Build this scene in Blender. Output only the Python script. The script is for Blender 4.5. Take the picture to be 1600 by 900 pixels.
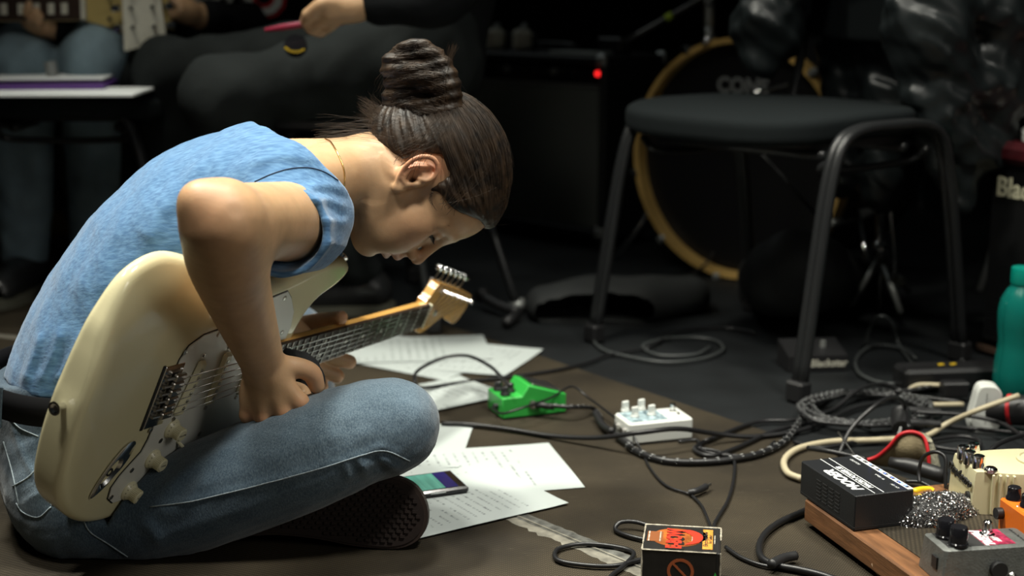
import bpy, math, random
import numpy as np
from mathutils import Vector, Matrix
PI = math.pi
for o in list(bpy.data.objects): bpy.data.objects.remove(o)
SC = bpy.context.scene; COL = SC.collection
rng = np.random.default_rng(7); random.seed(7)

# ------------------------------------------------------------------ camera
FPX = 2222.0; CH = 0.68; TH = math.atan(467 / FPX)
cam = bpy.data.cameras.new('camera'); camo = bpy.data.objects.new('camera', cam); COL.objects.link(camo)
cam.sensor_width = 36; cam.lens = 36 * FPX / 1600
camo.location = (0, 0, CH); camo.rotation_euler = (PI / 2 - TH, 0, 0)
cam.dof.use_dof = True; cam.dof.focus_distance = 1.72; cam.dof.aperture_fstop = 3.2
cam.clip_end = 60
SC.camera = camo
# ------------------------------------------------------------------ light
SC.view_settings.view_transform = 'Standard'; SC.view_settings.look = 'None'
SC.view_settings.exposure = 0.0; SC.view_settings.gamma = 1.0
w = bpy.data.worlds.new('world'); SC.world = w; w.use_nodes = True
w.node_tree.nodes['Background'].inputs[0].default_value = (0.55, 0.62, 0.60, 1)
w.node_tree.nodes['Background'].inputs[1].default_value = 0.012
def area_light(name, loc, target, size, power, color, spread=180):
    l = bpy.data.lights.new(name, 'AREA'); l.shape = 'DISK'; l.size = size; l.energy = power; l.color = color; l.spread = math.radians(spread)
    o = bpy.data.objects.new(name, l); COL.objects.link(o); o.location = loc
    o.rotation_euler = (Vector(target) - Vector(loc)).to_track_quat('-Z', 'Y').to_euler()
    return o
area_light('stage_light', (-1.15, 2.1, 3.0), (-.15, 1.70, .2), .30, 15, (1, .975, .85), 70)
area_light('stage_light', (-.75, .75, 3.0), (-.1, 1.6, .2), .45, 6, (1, .975, .87), 70)
area_light('stage_light', (-.1, 2.2, 3.4), (0, 1.7, .2), .35, 10, (1, .975, .85), 60)
area_light('stage_light', (1.1, .9, 3.0), (.45, 1.6, 0), .5, 10, (1, .975, .87), 60)
area_light('side_fill_light', (2.4, -.2, 1.5), (-.3, 1.7, .2), 1.2, 1.6, (1, .97, .88), 60)  # added soft fill, out of frame, lifts the guitar front; no lamp seen there
area_light('back_light', (-1.2, 5.2, 3.4), (-.3, 3.2, .5), .6, 1.5, (.92, 1, .98), 90)

# ------------------------------------------------------------------ pixel -> place
_c, _s = math.cos(TH), math.sin(TH)
FW = np.array([0, _c, -_s]); UP = np.array([0, _s, _c]); CP = np.array([0, 0, CH])
def _ray(px, py): return np.array([1., 0, 0]) * (px - 800) / FPX - UP * (py - 450) / FPX + FW
def P(px, py, Y): r = _ray(px, py); return CP + r * Y / r[1]
def G(px, py, z=0.0): r = _ray(px, py); return CP + r * (z - CH) / r[2]
def project(X, Y, Z):
    d = Y * FW[1] + (Z - CH) * FW[2]
    return 800 + FPX * X / d, 450 - FPX * (Y * UP[1] + (Z - CH) * UP[2]) / d

# ------------------------------------------------------------------ materials
MATS = {}
def nt(name):
    m = bpy.data.materials.new(name); m.use_nodes = True
    return m, m.node_tree, m.node_tree.nodes['Principled BSDF']
def mat(name, col, rough=.5, metal=0, var=0, vscale=20, bump=0, bscale=80, spec=None, sss=0, emit=None, trans=0, coat=0, sheen=0, ior=None, stretch=None, col2=None):
    if name in MATS: return MATS[name]
    m, t, b = nt(name); N = t.nodes; L = t.links
    b.inputs['Base Color'].default_value = (*col, 1); b.inputs['Roughness'].default_value = rough; b.inputs['Metallic'].default_value = metal
    if spec is not None: b.inputs['Specular IOR Level'].default_value = spec
    if sss: b.inputs['Subsurface Weight'].default_value = sss; b.inputs['Subsurface Radius'].default_value = (.012, .004, .002); b.inputs['Subsurface Scale'].default_value = .5
    if trans: b.inputs['Transmission Weight'].default_value = trans
    if coat: b.inputs['Coat Weight'].default_value = coat; b.inputs['Coat Roughness'].default_value = .05
    if sheen: b.inputs['Sheen Weight'].default_value = sheen; b.inputs['Sheen Roughness'].default_value = .5
    if ior: b.inputs['IOR'].default_value = ior
    if emit: b.inputs['Emission Color'].default_value = (*emit[0], 1); b.inputs['Emission Strength'].default_value = emit[1]
    src = None
    if var or bump:
        tc = N.new('ShaderNodeTexCoord'); src = tc.outputs['Object']
        if stretch:
            mp = N.new('ShaderNodeMapping'); mp.inputs['Scale'].default_value = stretch; L.new(src, mp.inputs[0]); src = mp.outputs[0]
    if var:
        n = N.new('ShaderNodeTexNoise'); n.inputs['Scale'].default_value = vscale; n.inputs['Detail'].default_value = 5
        L.new(src, n.inputs['Vector'])
        r = N.new('ShaderNodeMapRange'); r.inputs[1].default_value = .3; r.inputs[2].default_value = .7; L.new(n.outputs[0], r.inputs[0])
        mx = N.new('ShaderNodeMix'); mx.data_type = 'RGBA'
        mx.inputs[6].default_value = (*[c * (1 - var) for c in col], 1)
        mx.inputs[7].default_value = (*(col2 or [min(1, c * (1 + var)) for c in col]), 1)
        L.new(r.outputs[0], mx.inputs[0]); L.new(mx.outputs[2], b.inputs['Base Color'])
    if bump:
        n = N.new('ShaderNodeTexNoise'); n.inputs['Scale'].default_value = bscale; n.inputs['Detail'].default_value = 3; L.new(src, n.inputs['Vector'])
        bp = N.new('ShaderNodeBump'); bp.inputs['Strength'].default_value = bump; bp.inputs['Distance'].default_value = .002
        L.new(n.outputs[0], bp.inputs['Height']); L.new(bp.outputs[0], b.inputs['Normal'])
    MATS[name] = m; return m

# ------------------------------------------------------------------ objects
WM = {}
def frame(o): return WM.get(o.name, Matrix.Identity(4)) if o else Matrix.Identity(4)
def tag(o, label=None, cat=None, group=None, kind=None):
    if label: o['label'] = label
    if cat: o['category'] = cat
    if group: o['group'] = group
    if kind: o['kind'] = kind
    return o
def thing(name, label, cat, loc=(0, 0, 0), rot=0, group=None, mtx=None):
    o = bpy.data.objects.new(name, None); COL.objects.link(o); o.empty_display_size = .02
    M = mtx if mtx is not None else Matrix.Translation(Vector(loc)) @ Matrix.Rotation(rot, 4, 'Z')
    o.matrix_world = M; WM[o.name] = M.copy()
    return tag(o, label, cat, group)
def mesh_np(name, V, F, mt, parent=None, world=False, smooth=True, mats=None, midx=None):
    """V (n,3) array, F list of faces or (m,4)/(m,3) array"""
    V = np.asarray(V, dtype=np.float64)
    if world and parent is not None:
        Mi = np.array(frame(parent).inverted()); V = V @ Mi[:3, :3].T + Mi[:3, 3]
    me = bpy.data.meshes.new(name)
    if isinstance(F, np.ndarray):
        n, k = F.shape
        me.vertices.add(len(V)); me.vertices.foreach_set('co', V.astype(np.float32).ravel())
        me.loops.add(n * k); me.loops.foreach_set('vertex_index', F.astype(np.int32).ravel())
        me.polygons.add(n); me.polygons.foreach_set('loop_start', np.arange(0, n * k, k, dtype=np.int32))
        me.update(calc_edges=True)
    else:
        me.from_pydata([tuple(v) for v in V], [], F); me.update()
    if smooth: me.polygons.foreach_set('use_smooth', np.ones(len(me.polygons), dtype=bool))
    for q in (mats or [mt]): me.materials.append(q)
    if midx is not None: me.polygons.foreach_set('material_index', np.asarray(midx, dtype=np.int32))
    o = bpy.data.objects.new(name, me); COL.objects.link(o)
    if parent is not None:
        o.parent = parent; WM[o.name] = frame(parent).copy()
    return o
class MB:
    """collects closed shapes into one mesh"""
    def __init__(s): s.V = []; s.F = []; s.n = 0
    def add(s, V, F):
        V = np.asarray(V, float).reshape(-1, 3); s.V.append(V); s.F += [tuple(int(i) + s.n for i in f) for f in F]; s.n += len(V); return s
    def box(s, c, sz, rot=None, bev=0):
        hx, hy, hz = [q / 2 for q in sz]
        if bev:
            b = min(bev, hx * .95, hy * .95, hz * .95); V = []
            for sx in (-1, 1):
                for sy in (-1, 1):
                    for sz_ in (-1, 1):
                        V += [(sx * hx, sy * (hy - b), sz_ * (hz - b)), (sx * (hx - b), sy * hy, sz_ * (hz - b)), (sx * (hx - b), sy * (hy - b), sz_ * hz)]
            import bmesh
            bm = bmesh.new()
            for v in V: bm.verts.new(v)
            bmesh.ops.convex_hull(bm, input=bm.verts)
            bm.verts.index_update(); V = [v.co[:] for v in bm.verts]; F = [[v.index for v in f.verts] for f in bm.faces]; bm.free()
        else:
            V = [(x, y, z) for x in (-hx, hx) for y in (-hy, hy) for z in (-hz, hz)]
            F = [(0, 1, 3, 2), (4, 6, 7, 5), (0, 4, 5, 1), (2, 3, 7, 6), (0, 2, 6, 4), (1, 5, 7, 3)]
        V = np.array(V)
        if rot is not None: V = V @ np.array(rot).T
        return s.add(V + np.array(c), F)
    def tube(s, pts, r, n=8, cap=True):
        pts = [np.array(p, float) for p in pts]; m = len(pts)
        rs = r if hasattr(r, '__len__') else [r] * m
        T = [pts[min(i + 1, m - 1)] - pts[max(i - 1, 0)] for i in range(m)]
        T = [t / (np.linalg.norm(t) + 1e-12) for t in T]
        a = np.array([0, 0, 1.]) if abs(T[0][2]) < .9 else np.array([1., 0, 0])
        u = np.cross(T[0], a); u /= np.linalg.norm(u); V = []
        for i in range(m):
            u = u - T[i] * (u @ T[i]); u /= (np.linalg.norm(u) + 1e-12); v = np.cross(T[i], u)
            for k in range(n):
                an = 2 * PI * k / n; V.append(pts[i] + rs[i] * (math.cos(an) * u + math.sin(an) * v))
        F = [(i * n + k, i * n + (k + 1) % n, (i + 1) * n + (k + 1) % n, (i + 1) * n + k) for i in range(m - 1) for k in range(n)]
        if cap: F += [tuple(range(n))[::-1], tuple((m - 1) * n + k for k in range(n))]
        return s.add(V, F)
    def cyl(s, a, b, r, n=16, r2=None): return s.tube([a, b], [r, r if r2 is None else r2], n)
    def lathe(s, prof, c=(0, 0, 0), n=24, rot=None, cap=True):
        V = [(r * math.cos(2 * PI * k / n), r * math.sin(2 * PI * k / n), z) for r, z in prof for k in range(n)]
        m = len(prof)
        F = [(i * n + k, i * n + (k + 1) % n, (i + 1) * n + (k + 1) % n, (i + 1) * n + k) for i in range(m - 1) for k in range(n)]
        if cap: F += [tuple(range(n))[::-1], tuple((m - 1) * n + k for k in range(n))]
        V = np.array(V)
        if rot is not None: V = V @ np.array(rot).T
        return s.add(V + np.array(c), F)
    def prism(s, poly, z0, z1):
        n = len(poly); V = [(x, y, z0) for x, y in poly] + [(x, y, z1) for x, y in poly]
        F = [tuple(range(n))[::-1], tuple(range(n, 2 * n))] + [(i, (i + 1) % n, n + (i + 1) % n, n + i) for i in range(n)]
        return s.add(V, F)
    def hull(s, pts):
        import bmesh
        bm = bmesh.new()
        for v in pts: bm.verts.new(v)
        bmesh.ops.convex_hull(bm, input=bm.verts); bm.verts.index_update()
        V = [v.co[:] for v in bm.verts]; F = [[v.index for v in f.verts] for f in bm.faces]; bm.free()
        return s.add(V, F)
    def build(s, name, mt, parent=None, world=False, smooth=False, auto=35):
        V = np.concatenate(s.V); o = mesh_np(name, V, s.F, mt, parent, world, smooth=True)
        import bmesh
        bm = bmesh.new(); bm.from_mesh(o.data); bmesh.ops.recalc_face_normals(bm, faces=bm.faces)
        if not smooth:
            ca = math.radians(auto)
            for e in bm.edges:
                e.smooth = (len(e.link_faces) == 2 and e.calc_face_angle(0) < ca)
        bm.to_mesh(o.data); bm.free()
        return o
def catmull(pts, per=6, closed=False):
    pts = [np.array(p, float) for p in pts]; n = len(pts); out = []
    rng_ = range(n if closed else n - 1)
    for i in rng_:
        if closed: p0, p1, p2, p3 = pts[(i - 1) % n], pts[i], pts[(i + 1) % n], pts[(i + 2) % n]
        else: p1, p2 = pts[i], pts[i + 1]; p0 = pts[i - 1] if i > 0 else 2 * p1 - p2; p3 = pts[i + 2] if i + 2 < n else 2 * p2 - p1
        for k in range(per):
            t = k / per
            out.append(.5 * (2 * p1 + (p2 - p0) * t + (2 * p0 - 5 * p1 + 4 * p2 - p3) * t * t + (3 * p1 - p0 - 3 * p2 + p3) * t ** 3))
    if not closed: out.append(pts[-1])
    return out
def cable(name, pts, r, mt, label=None, cat='cable', group=None, parent=None, per=8, n=8, world=True):
    o = MB().tube(catmull(pts, per), r, n).build(name, mt, parent, world=parent is not None and world, smooth=True)
    if label: tag(o, label, cat, group)
    return o
def text_mesh(name, body, size, M, mt, parent=None, depth=.0003, shear=0, bold=0, xs=1, align='CENTER'):
    cu = bpy.data.curves.new(name, 'FONT'); cu.body = body; cu.size = size; cu.extrude = depth; cu.shear = shear; cu.offset = bold
    cu.align_x = align; cu.align_y = 'CENTER'; cu.resolution_u = 3
    t = bpy.data.objects.new(name, cu); COL.objects.link(t)
    dg = bpy.context.evaluated_depsgraph_get(); me = bpy.data.meshes.new_from_object(t.evaluated_get(dg))
    bpy.data.objects.remove(t)
    me.transform(M @ Matrix.Diagonal((xs, 1, 1, 1))); me.materials.clear(); me.materials.append(mt)
    o = bpy.data.objects.new(name, me); COL.objects.link(o)
    if parent is not None: o.parent = parent; WM[o.name] = frame(parent).copy()
    return o
def fr(x, y, o):
    """matrix from x axis, y axis, origin"""
    x = Vector(x).normalized(); z = x.cross(Vector(y)).normalized(); y = z.cross(x)
    M = Matrix.Identity(4)
    for i in range(3): M[i][0] = x[i]; M[i][1] = y[i]; M[i][2] = z[i]; M[i][3] = o[i]
    return M
def rotz(a): c, s = math.cos(a), math.sin(a); return np.array([[c, -s, 0], [s, c, 0], [0, 0, 1.]])

# ------------------------------------------------------------------ distance-field modelling (one continuous surface)
def smin(a, b, k):
    if k <= 0: return np.minimum(a, b)
    h = np.maximum(k - np.abs(a - b), 0) / k
    return np.minimum(a, b) - h * h * k * .25
class Fld:
    def __init__(s, lo, hi, h):
        s.lo = np.array(lo, float); s.h = h; s.n = np.ceil((np.array(hi) - s.lo) / h).astype(int) + 1
        s.d = np.full(s.n, .5, np.float32)
        s.ax = [(s.lo[i] + h * np.arange(s.n[i])).astype(np.float32) for i in range(3)]
    def sub(s, lo, hi, pad):
        a = np.clip(np.floor((np.array(lo) - pad - s.lo) / s.h).astype(int), 0, s.n)
        b = np.clip(np.ceil((np.array(hi) + pad - s.lo) / s.h).astype(int) + 1, 0, s.n)
        sl = tuple(slice(a[i], b[i]) for i in range(3))
        return sl, s.ax[0][sl[0]][:, None, None], s.ax[1][sl[1]][None, :, None], s.ax[2][sl[2]][None, None, :]
    def op(s, fn, lo, hi, k=.01, mode='u'):
        pad = max(k, .012); sl, X, Y, Z = s.sub(lo, hi, pad)
        A = s.d[sl]
        if A.size == 0: return
        v = fn(X, Y, Z)
        if mode == 'u': s.d[sl] = smin(A, v, k)
        elif mode == 's': s.d[sl] = -smin(-A, v, k)       # subtract
        elif mode == 'i': s.d[sl] = -smin(-A, -v, k)      # intersect
        elif mode == 'a': s.d[sl] = A + v                 # add displacement
    def limb(s, pts, rad, k=.01, sq=None, per=5, mode='u', ki=0.0):
        q = catmull([np.r_[p, r] for p, r in zip(pts, rad)], per); q = np.array(q)
        lo = (q[:, :3] - q[:, 3:]).min(0); hi = (q[:, :3] + q[:, 3:]).max(0)
        if sq is not None: pad2 = q[:, 3].max() * max(sq[1] - 1, 0); lo = lo - pad2; hi = hi + pad2
        def fn(X, Y, Z):
            out = None
            for i in range(len(q) - 1):
                a, b, ra, rb = q[i, :3], q[i + 1, :3], q[i, 3], q[i + 1, 3]
                dx, dy, dz = X - a[0], Y - a[1], Z - a[2]; ba = b - a
                if sq is not None:
                    ax = np.array(sq[0], float); ax /= np.linalg.norm(ax); f = 1 / sq[1] - 1
                    t = (dx * ax[0] + dy * ax[1] + dz * ax[2]) * f
                    dx = dx + ax[0] * t; dy = dy + ax[1] * t; dz = dz + ax[2] * t
                    ba = ba + ax * (ba @ ax) * f
                t = np.clip((dx * ba[0] + dy * ba[1] + dz * ba[2]) / (ba @ ba + 1e-12), 0, 1)
                d = np.sqrt((dx - ba[0] * t) ** 2 + (dy - ba[1] * t) ** 2 + (dz - ba[2] * t) ** 2) - (ra + (rb - ra) * t)
                out = d if out is None else (np.minimum(out, d) if not ki else smin(out, d, ki))
            return out
        s.op(fn, lo, hi, k, mode)
    def ell(s, c, r, k=.01, R=None, mode='u'):
        c = np.array(c, float); r = np.array(r, float); R = np.eye(3) if R is None else np.array(R); m = r.max()
        def fn(X, Y, Z):
            dx, dy, dz = X - c[0], Y - c[1], Z - c[2]
            q = [(dx * R[0, i] + dy * R[1, i] + dz * R[2, i]) for i in range(3)]
            k0 = np.sqrt(sum((q[i] / r[i]) ** 2 for i in range(3))); k1 = np.sqrt(sum((q[i] / r[i] ** 2) ** 2 for i in range(3))) + 1e-6
            return k0 * (k0 - 1) / k1
        s.op(fn, c - m, c + m, k, mode)
    def plane(s, p, n, k=.003, lo=None, hi=None):
        """keep the side opposite to n"""
        p = np.array(p, float); n = np.array(n, float); n /= np.linalg.norm(n)
        lo = s.lo if lo is None else lo; hi = s.ax and [a[-1] for a in s.ax] if hi is None else hi
        s.op(lambda X, Y, Z: (X - p[0]) * n[0] + (Y - p[1]) * n[1] + (Z - p[2]) * n[2], lo, hi, k, 'i')
    def fold(s, pl, wid, amp, ymax, ymin=0):
        """raise (amp>0) or press (amp<0) a soft ridge along a polyline seen at the given pixels, on the near side of depth ymax"""
        pl = catmull([(p[0], p[1], 0) for p in pl], 6); Y0 = (ymax + ymin) / 2 if ymin else ymax - .1
        c = [P(p[0], p[1], yy) for p in pl for yy in ((ymin or ymax - .25), ymax)]; c = np.array(c)
        def fn(X, Y, Z):
            px, py = project(X, Y, Z); best = None
            for i in range(len(pl) - 1):
                ax, ay = pl[i][:2]; bx, by = pl[i + 1][0] - ax, pl[i + 1][1] - ay
                t = np.clip(((px - ax) * bx + (py - ay) * by) / (bx * bx + by * by + 1e-9), 0, 1)
                d2 = (px - ax - bx * t) ** 2 + (py - ay - by * t) ** 2
                tt = (i + t) / (len(pl) - 1); g = np.exp(-d2 / (2 * wid * wid)) * np.minimum(1, 6 * np.minimum(tt, 1 - tt) + .15)
                best = g if best is None else np.maximum(best, g)
            return -amp * best * (Y < ymax) * (Y > ymin)
        s.op(fn, c.min(0) - .015, c.max(0) + .015, .001, 'a')
    def mesh(s):
        d = s.d; n = d.shape; sg = d < 0
        c = np.zeros([n[0] - 1, n[1] - 1, n[2] - 1], np.uint8)
        for i in (0, 1):
            for j in (0, 1):
                for k in (0, 1): c += sg[i:n[0] - 1 + i, j:n[1] - 1 + j, k:n[2] - 1 + k]
        act = (c > 0) & (c < 8); I = np.argwhere(act); idx = np.full(act.shape, -1, np.int32); idx[act] = np.arange(len(I))
        cv = {}
        for i in (0, 1):
            for j in (0, 1):
                for k in (0, 1): cv[i, j, k] = d[I[:, 0] + i, I[:, 1] + j, I[:, 2] + k].astype(np.float64)
        acc = np.zeros((len(I), 3)); cnt = np.zeros(len(I)); ks = list(cv)
        for a in ks:
            for b in ks:
                if sum(abs(a[i] - b[i]) for i in range(3)) == 1 and a < b:
                    va, vb = cv[a], cv[b]; m = (va < 0) != (vb < 0); t = np.where(m, va / np.where(m, va - vb, 1), 0)
                    pt = np.array(a)[None] + t[:, None] * (np.array(b) - np.array(a))[None]
                    acc += pt * m[:, None]; cnt += m
        V = s.lo + s.h * (I + acc / cnt[:, None]); F = []
        def quads(axis):
            o = [1, 1, 1]; A = sg; sl0 = [slice(1, n[i] - 1) for i in range(3)]; sl1 = list(sl0)
            sl0[axis] = slice(0, n[axis] - 1); sl1[axis] = slice(1, n[axis])
            a, b = A[tuple(sl0)], A[tuple(sl1)]
            for flip, m in ((False, a & ~b), (True, ~a & b)):
                E = np.argwhere(m); E = E + np.array([0 if i == axis else 1 for i in range(3)])
                u, v = (axis + 1) % 3, (axis + 2) % 3
                def g(du, dv):
                    q = E.copy(); q[:, u] += du; q[:, v] += dv; return idx[q[:, 0], q[:, 1], q[:, 2]]
                f = np.stack([g(-1, -1), g(0, -1), g(0, 0), g(-1, 0)], 1)
                F.append(f[:, ::-1] if flip else f)
        for a in range(3): quads(a)
        return V, np.concatenate(F)
    def sample(s, V):
        q = (V - s.lo) / s.h; i = np.clip(np.floor(q).astype(int), 0, s.n - 2); f = q - i; o = 0
        for a in (0, 1):
            for b in (0, 1):
                for c in (0, 1):
                    w_ = (f[:, 0] if a else 1 - f[:, 0]) * (f[:, 1] if b else 1 - f[:, 1]) * (f[:, 2] if c else 1 - f[:, 2])
                    o = o + w_ * s.d[i[:, 0] + a, i[:, 1] + b, i[:, 2] + c]
        return o
def polysdf(poly, lo, hi, h=.002):
    """signed distance to a polygon on a grid; returns lookup function"""
    poly = np.array(poly, float)[:, :2]; nx = int((hi[0] - lo[0]) / h) + 2; ny = int((hi[1] - lo[1]) / h) + 2
    X = lo[0] + h * np.arange(nx)[:, None]; Y = lo[1] + h * np.arange(ny)[None, :]
    d = np.full((nx, ny), 1e9); sgn = np.ones((nx, ny)); m = len(poly)
    for i in range(m):
        a, b = poly[i], poly[(i + 1) % m]; e = b - a; wx, wy = X - a[0], Y - a[1]
        t = np.clip((wx * e[0] + wy * e[1]) / (e @ e + 1e-15), 0, 1); d = np.minimum(d, (wx - e[0] * t) ** 2 + (wy - e[1] * t) ** 2)
        c1 = Y >= a[1]; c2 = Y < b[1]; c3 = e[0] * wy > e[1] * wx
        fl = (c1 & c2 & c3) | (~c1 & ~c2 & ~c3); sgn = np.where(fl, -sgn, sgn)
    D = (sgn * np.sqrt(d)).astype(np.float32)
    def f(x, y):
        qx = np.clip((x - lo[0]) / h, 0, nx - 1.001); qy = np.clip((y - lo[1]) / h, 0, ny - 1.001)
        i = qx.astype(int); j = qy.astype(int); fx = qx - i; fy = qy - j
        return (D[i, j] * (1 - fx) + D[i + 1, j] * fx) * (1 - fy) + (D[i, j + 1] * (1 - fx) + D[i + 1, j + 1] * fx) * fy
    return f
def snoise(X, Y, Z, sc, seed=0):
    r = np.random.default_rng(seed); o = 0
    for i in range(5):
        k = r.normal(size=3) * sc * (1 + .5 * i); o = o + np.sin(X * k[0] + Y * k[1] + Z * k[2] + r.uniform(0, 6.28)) / (1 + .5 * i)
    return o / 2.5
# ================================================================== SETTING
def tape_floor():
    m, t, b = nt('brown ribbed stage mat'); N = t.nodes; L = t.links; tc = N.new('ShaderNodeTexCoord')
    n = N.new('ShaderNodeTexNoise'); n.inputs['Scale'].default_value = 5; n.inputs['Detail'].default_value = 8; L.new(tc.outputs['Object'], n.inputs['Vector'])
    r = N.new('ShaderNodeValToRGB'); r.color_ramp.elements[0].position = .3; r.color_ramp.elements[1].position = .75
    r.color_ramp.elements[0].color = (.017, .013, .008, 1); r.color_ramp.elements[1].color = (.055, .043, .026, 1); L.new(n.outputs[0], r.inputs[0])
    mp = N.new('ShaderNodeMapping'); mp.inputs['Rotation'].default_value = (0, 0, .5); L.new(tc.outputs['Object'], mp.inputs[0])
    w1 = N.new('ShaderNodeTexWave'); w1.inputs['Scale'].default_value = 110; w1.inputs['Distortion'].default_value = .6; L.new(mp.outputs[0], w1.inputs['Vector'])
    mp2 = N.new('ShaderNodeMapping'); mp2.inputs['Rotation'].default_value = (0, 0, .5 + PI / 2); L.new(tc.outputs['Object'], mp2.inputs[0])
    w2 = N.new('ShaderNodeTexWave'); w2.inputs['Scale'].default_value = 60; w2.inputs['Distortion'].default_value = .6; L.new(mp2.outputs[0], w2.inputs['Vector'])
    mu = N.new('ShaderNodeMath'); mu.operation = 'MULTIPLY'; L.new(w1.outputs['Fac'], mu.inputs[0]); L.new(w2.outputs['Fac'], mu.inputs[1])
    # scratches
    mp3 = N.new('ShaderNodeMapping'); mp3.inputs['Scale'].default_value = (1, 14, 1); mp3.inputs['Rotation'].default_value = (0, 0, -.7); L.new(tc.outputs['Object'], mp3.inputs[0])
    n3 = N.new('ShaderNodeTexNoise'); n3.inputs['Scale'].default_value = 28; n3.inputs['Detail'].default_value = 2; L.new(mp3.outputs[0], n3.inputs['Vector'])
    r3 = N.new('ShaderNodeValToRGB'); r3.color_ramp.elements[0].position = .68; r3.color_ramp.elements[1].position = .76; r3.color_ramp.elements[1].color = (.5, .5, .5, 1); L.new(n3.outputs[0], r3.inputs[0])
    mx = N.new('ShaderNodeMix'); mx.data_type = 'RGBA'; L.new(r3.outputs[0], mx.inputs[0]); L.new(r.outputs[0], mx.inputs[6]); mx.inputs[7].default_value = (.13, .11, .08, 1)
    mx2 = N.new('ShaderNodeMix'); mx2.data_type = 'RGBA'; mx2.blend_type = 'MULTIPLY'; mx2.inputs[0].default_value = 1; L.new(mx.outputs[2], mx2.inputs[6])
    mr = N.new('ShaderNodeMapRange'); mr.inputs[3].default_value = .6; mr.inputs[4].default_value = 1.7; L.new(mu.outputs[0], mr.inputs[0]); L.new(mr.outputs[0], mx2.inputs[7])
    L.new(mx2.outputs[2], b.inputs['Base Color']); b.inputs['Roughness'].default_value = .72; b.inputs['Specular IOR Level'].default_value = .25
    bp = N.new('ShaderNodeBump'); bp.inputs['Strength'].default_value = .5; bp.inputs['Distance'].default_value = .0006; L.new(mu.outputs[0], bp.inputs['Height']); L.new(bp.outputs[0], b.inputs['Normal'])
    return m
m_mat = tape_floor()
m_floor = mat('black stage floor', (.008, .0095, .0105), .6, var=.35, vscale=7, bump=.3, bscale=200, spec=.3)
fl = MB().box((0, 4, -.052), (9, 9, .1)).build('floor', m_floor); tag(fl, kind='structure')
edge = [G(1900, 880), G(1240, 688), G(900, 575), G(700, 508), G(560, 462), G(300, 392), G(0, 330), G(-250, 300)]
edge = [(p[0], p[1]) for p in edge]; A_, B_ = np.array(edge[1]), np.array(edge[3]); d_ = (B_ - A_) / np.linalg.norm(B_ - A_)
poly = [tuple(A_ - d_ * 1.6), tuple(A_ + d_ * 2.6), (-3.6, 4.4), (-3.6, .2), (2.0, .2)]
mo = MB().prism(poly, -.003, -.0002).build('trim_1', m_mat); tag(mo, kind='structure')
m_wall = mat('black stage drape', (.008, .009, .009), .9, var=.3, vscale=4)
for nm, c, s in (('wall_back', (0, 8.4, 2), (9, .1, 4)), ('wall_left', (-4.5, 4, 2), (.1, 9, 4)), ('wall_right', (4.5, 4, 2), (.1, 9, 4))):
    tag(MB().box(c, s).build(nm, m_wall), kind='structure')
# worn tape on the mat
m_tape = mat('old grey tape', (.10, .10, .09), .5, var=.7, vscale=60, bump=.4, bscale=150); m_pale = mat('pale tape', (.17, .16, .13), .8, var=.4, vscale=60)
def strip(name, px, wid, mt, z=.0004, rag=.15, parent=None):
    p = [G(a, b)[:2] for a, b in px]; L = []; R = []
    for i in range(len(p)):
        t = p[min(i + 1, len(p) - 1)] - p[max(i - 1, 0)]; t = t / np.linalg.norm(t); nn = np.array([-t[1], t[0]])
        L.append(p[i] + nn * wid * (.5 + random.uniform(-rag, rag))); R.append(p[i] - nn * wid * (.5 + random.uniform(-rag, rag)))
    mb = MB(); n = len(p); V = [(*q, z) for q in L] + [(*q, z) for q in R] + [(*q, -.0001) for q in L] + [(*q, -.0001) for q in R]
    F = []
    for i in range(n - 1): F += [(i, i + 1, n + i + 1, n + i), (i, 2 * n + i, 2 * n + i + 1, i + 1), (n + i, n + i + 1, 3 * n + i + 1, 3 * n + i)]
    return mb.add(V, F).build(name, mt, parent)
def lerp(px, n): 
    a, b = np.array(px[0], float), np.array(px[1], float); return [tuple(a + (b - a) * t) for t in np.linspace(0, 1, n)]
tp = thing('floor_tape', 'worn remains of grey tape on the brown mat in front of the sheets', 'tape', G(890, 850))
def inpar(o, par):
    o.parent = par; o.matrix_parent_inverse = par.matrix_world.inverted(); WM[o.name] = Matrix.Identity(4); return o
for nm, px, w_, mt, z in (('tape_residue', [(800, 806), (1090, 925)], .036, m_pale, .0002), ('tape_strip', [(800, 800), (1090, 918)], .020, m_tape, .0006), ('tape_ridge', [(806, 806), (1085, 922)], .003, m_pale, .0014)):
    o = strip(nm, lerp(px, 40), w_, mt, z, .11 if 'res' in nm else .05); inpar(o, tp)
tag(strip('floor_tape', lerp([(-30, 418), (75, 476)], 12), .035, m_pale, .0004, .1), 'pale strip of tape on the floor behind the woman\'s back', 'tape')
tag(strip('floor_tape', lerp([(-30, 522), (30, 528)], 6), .022, m_pale, .0004, .1), 'short pale tape end on the floor at the left edge', 'tape')
# ================================================================== GUITAR
GR = np.array([[0.40381, 0.39606, 0.82467], [0.91239, -0.10833, -0.39474], [-0.067, 0.91181, -0.4051]])
GT = np.array([-0.40496, 1.60998, 0.2193])
GM = Matrix([[*GR[i], GT[i]] for i in range(3)] + [[0, 0, 0, 1]])
def gl(x, y, z): return GR @ (np.array([x, y, z]) / 1000.) + GT          # guitar millimetres -> world
BODY = [(-153, 0), (-151, 28), (-146, 70), (-137, 107), (-112, 152), (-67, 172), (-14, 164), (48, 140), (95, 122), (140, 113), (190, 117), (240, 128),
        (285, 137), (318, 136), (338, 124), (338, 110), (318, 94), (286, 80), (266, 58), (258, 28), (256, -28), (252, -52), (262, -82), (274, -104),
        (272, -122), (250, -130), (215, -124), (165, -113), (120, -114), (85, -132), (50, -160), (10, -178), (-30, -180), (-75, -167), (-115, -138), (-138, -103), (-150, -50)]
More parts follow.
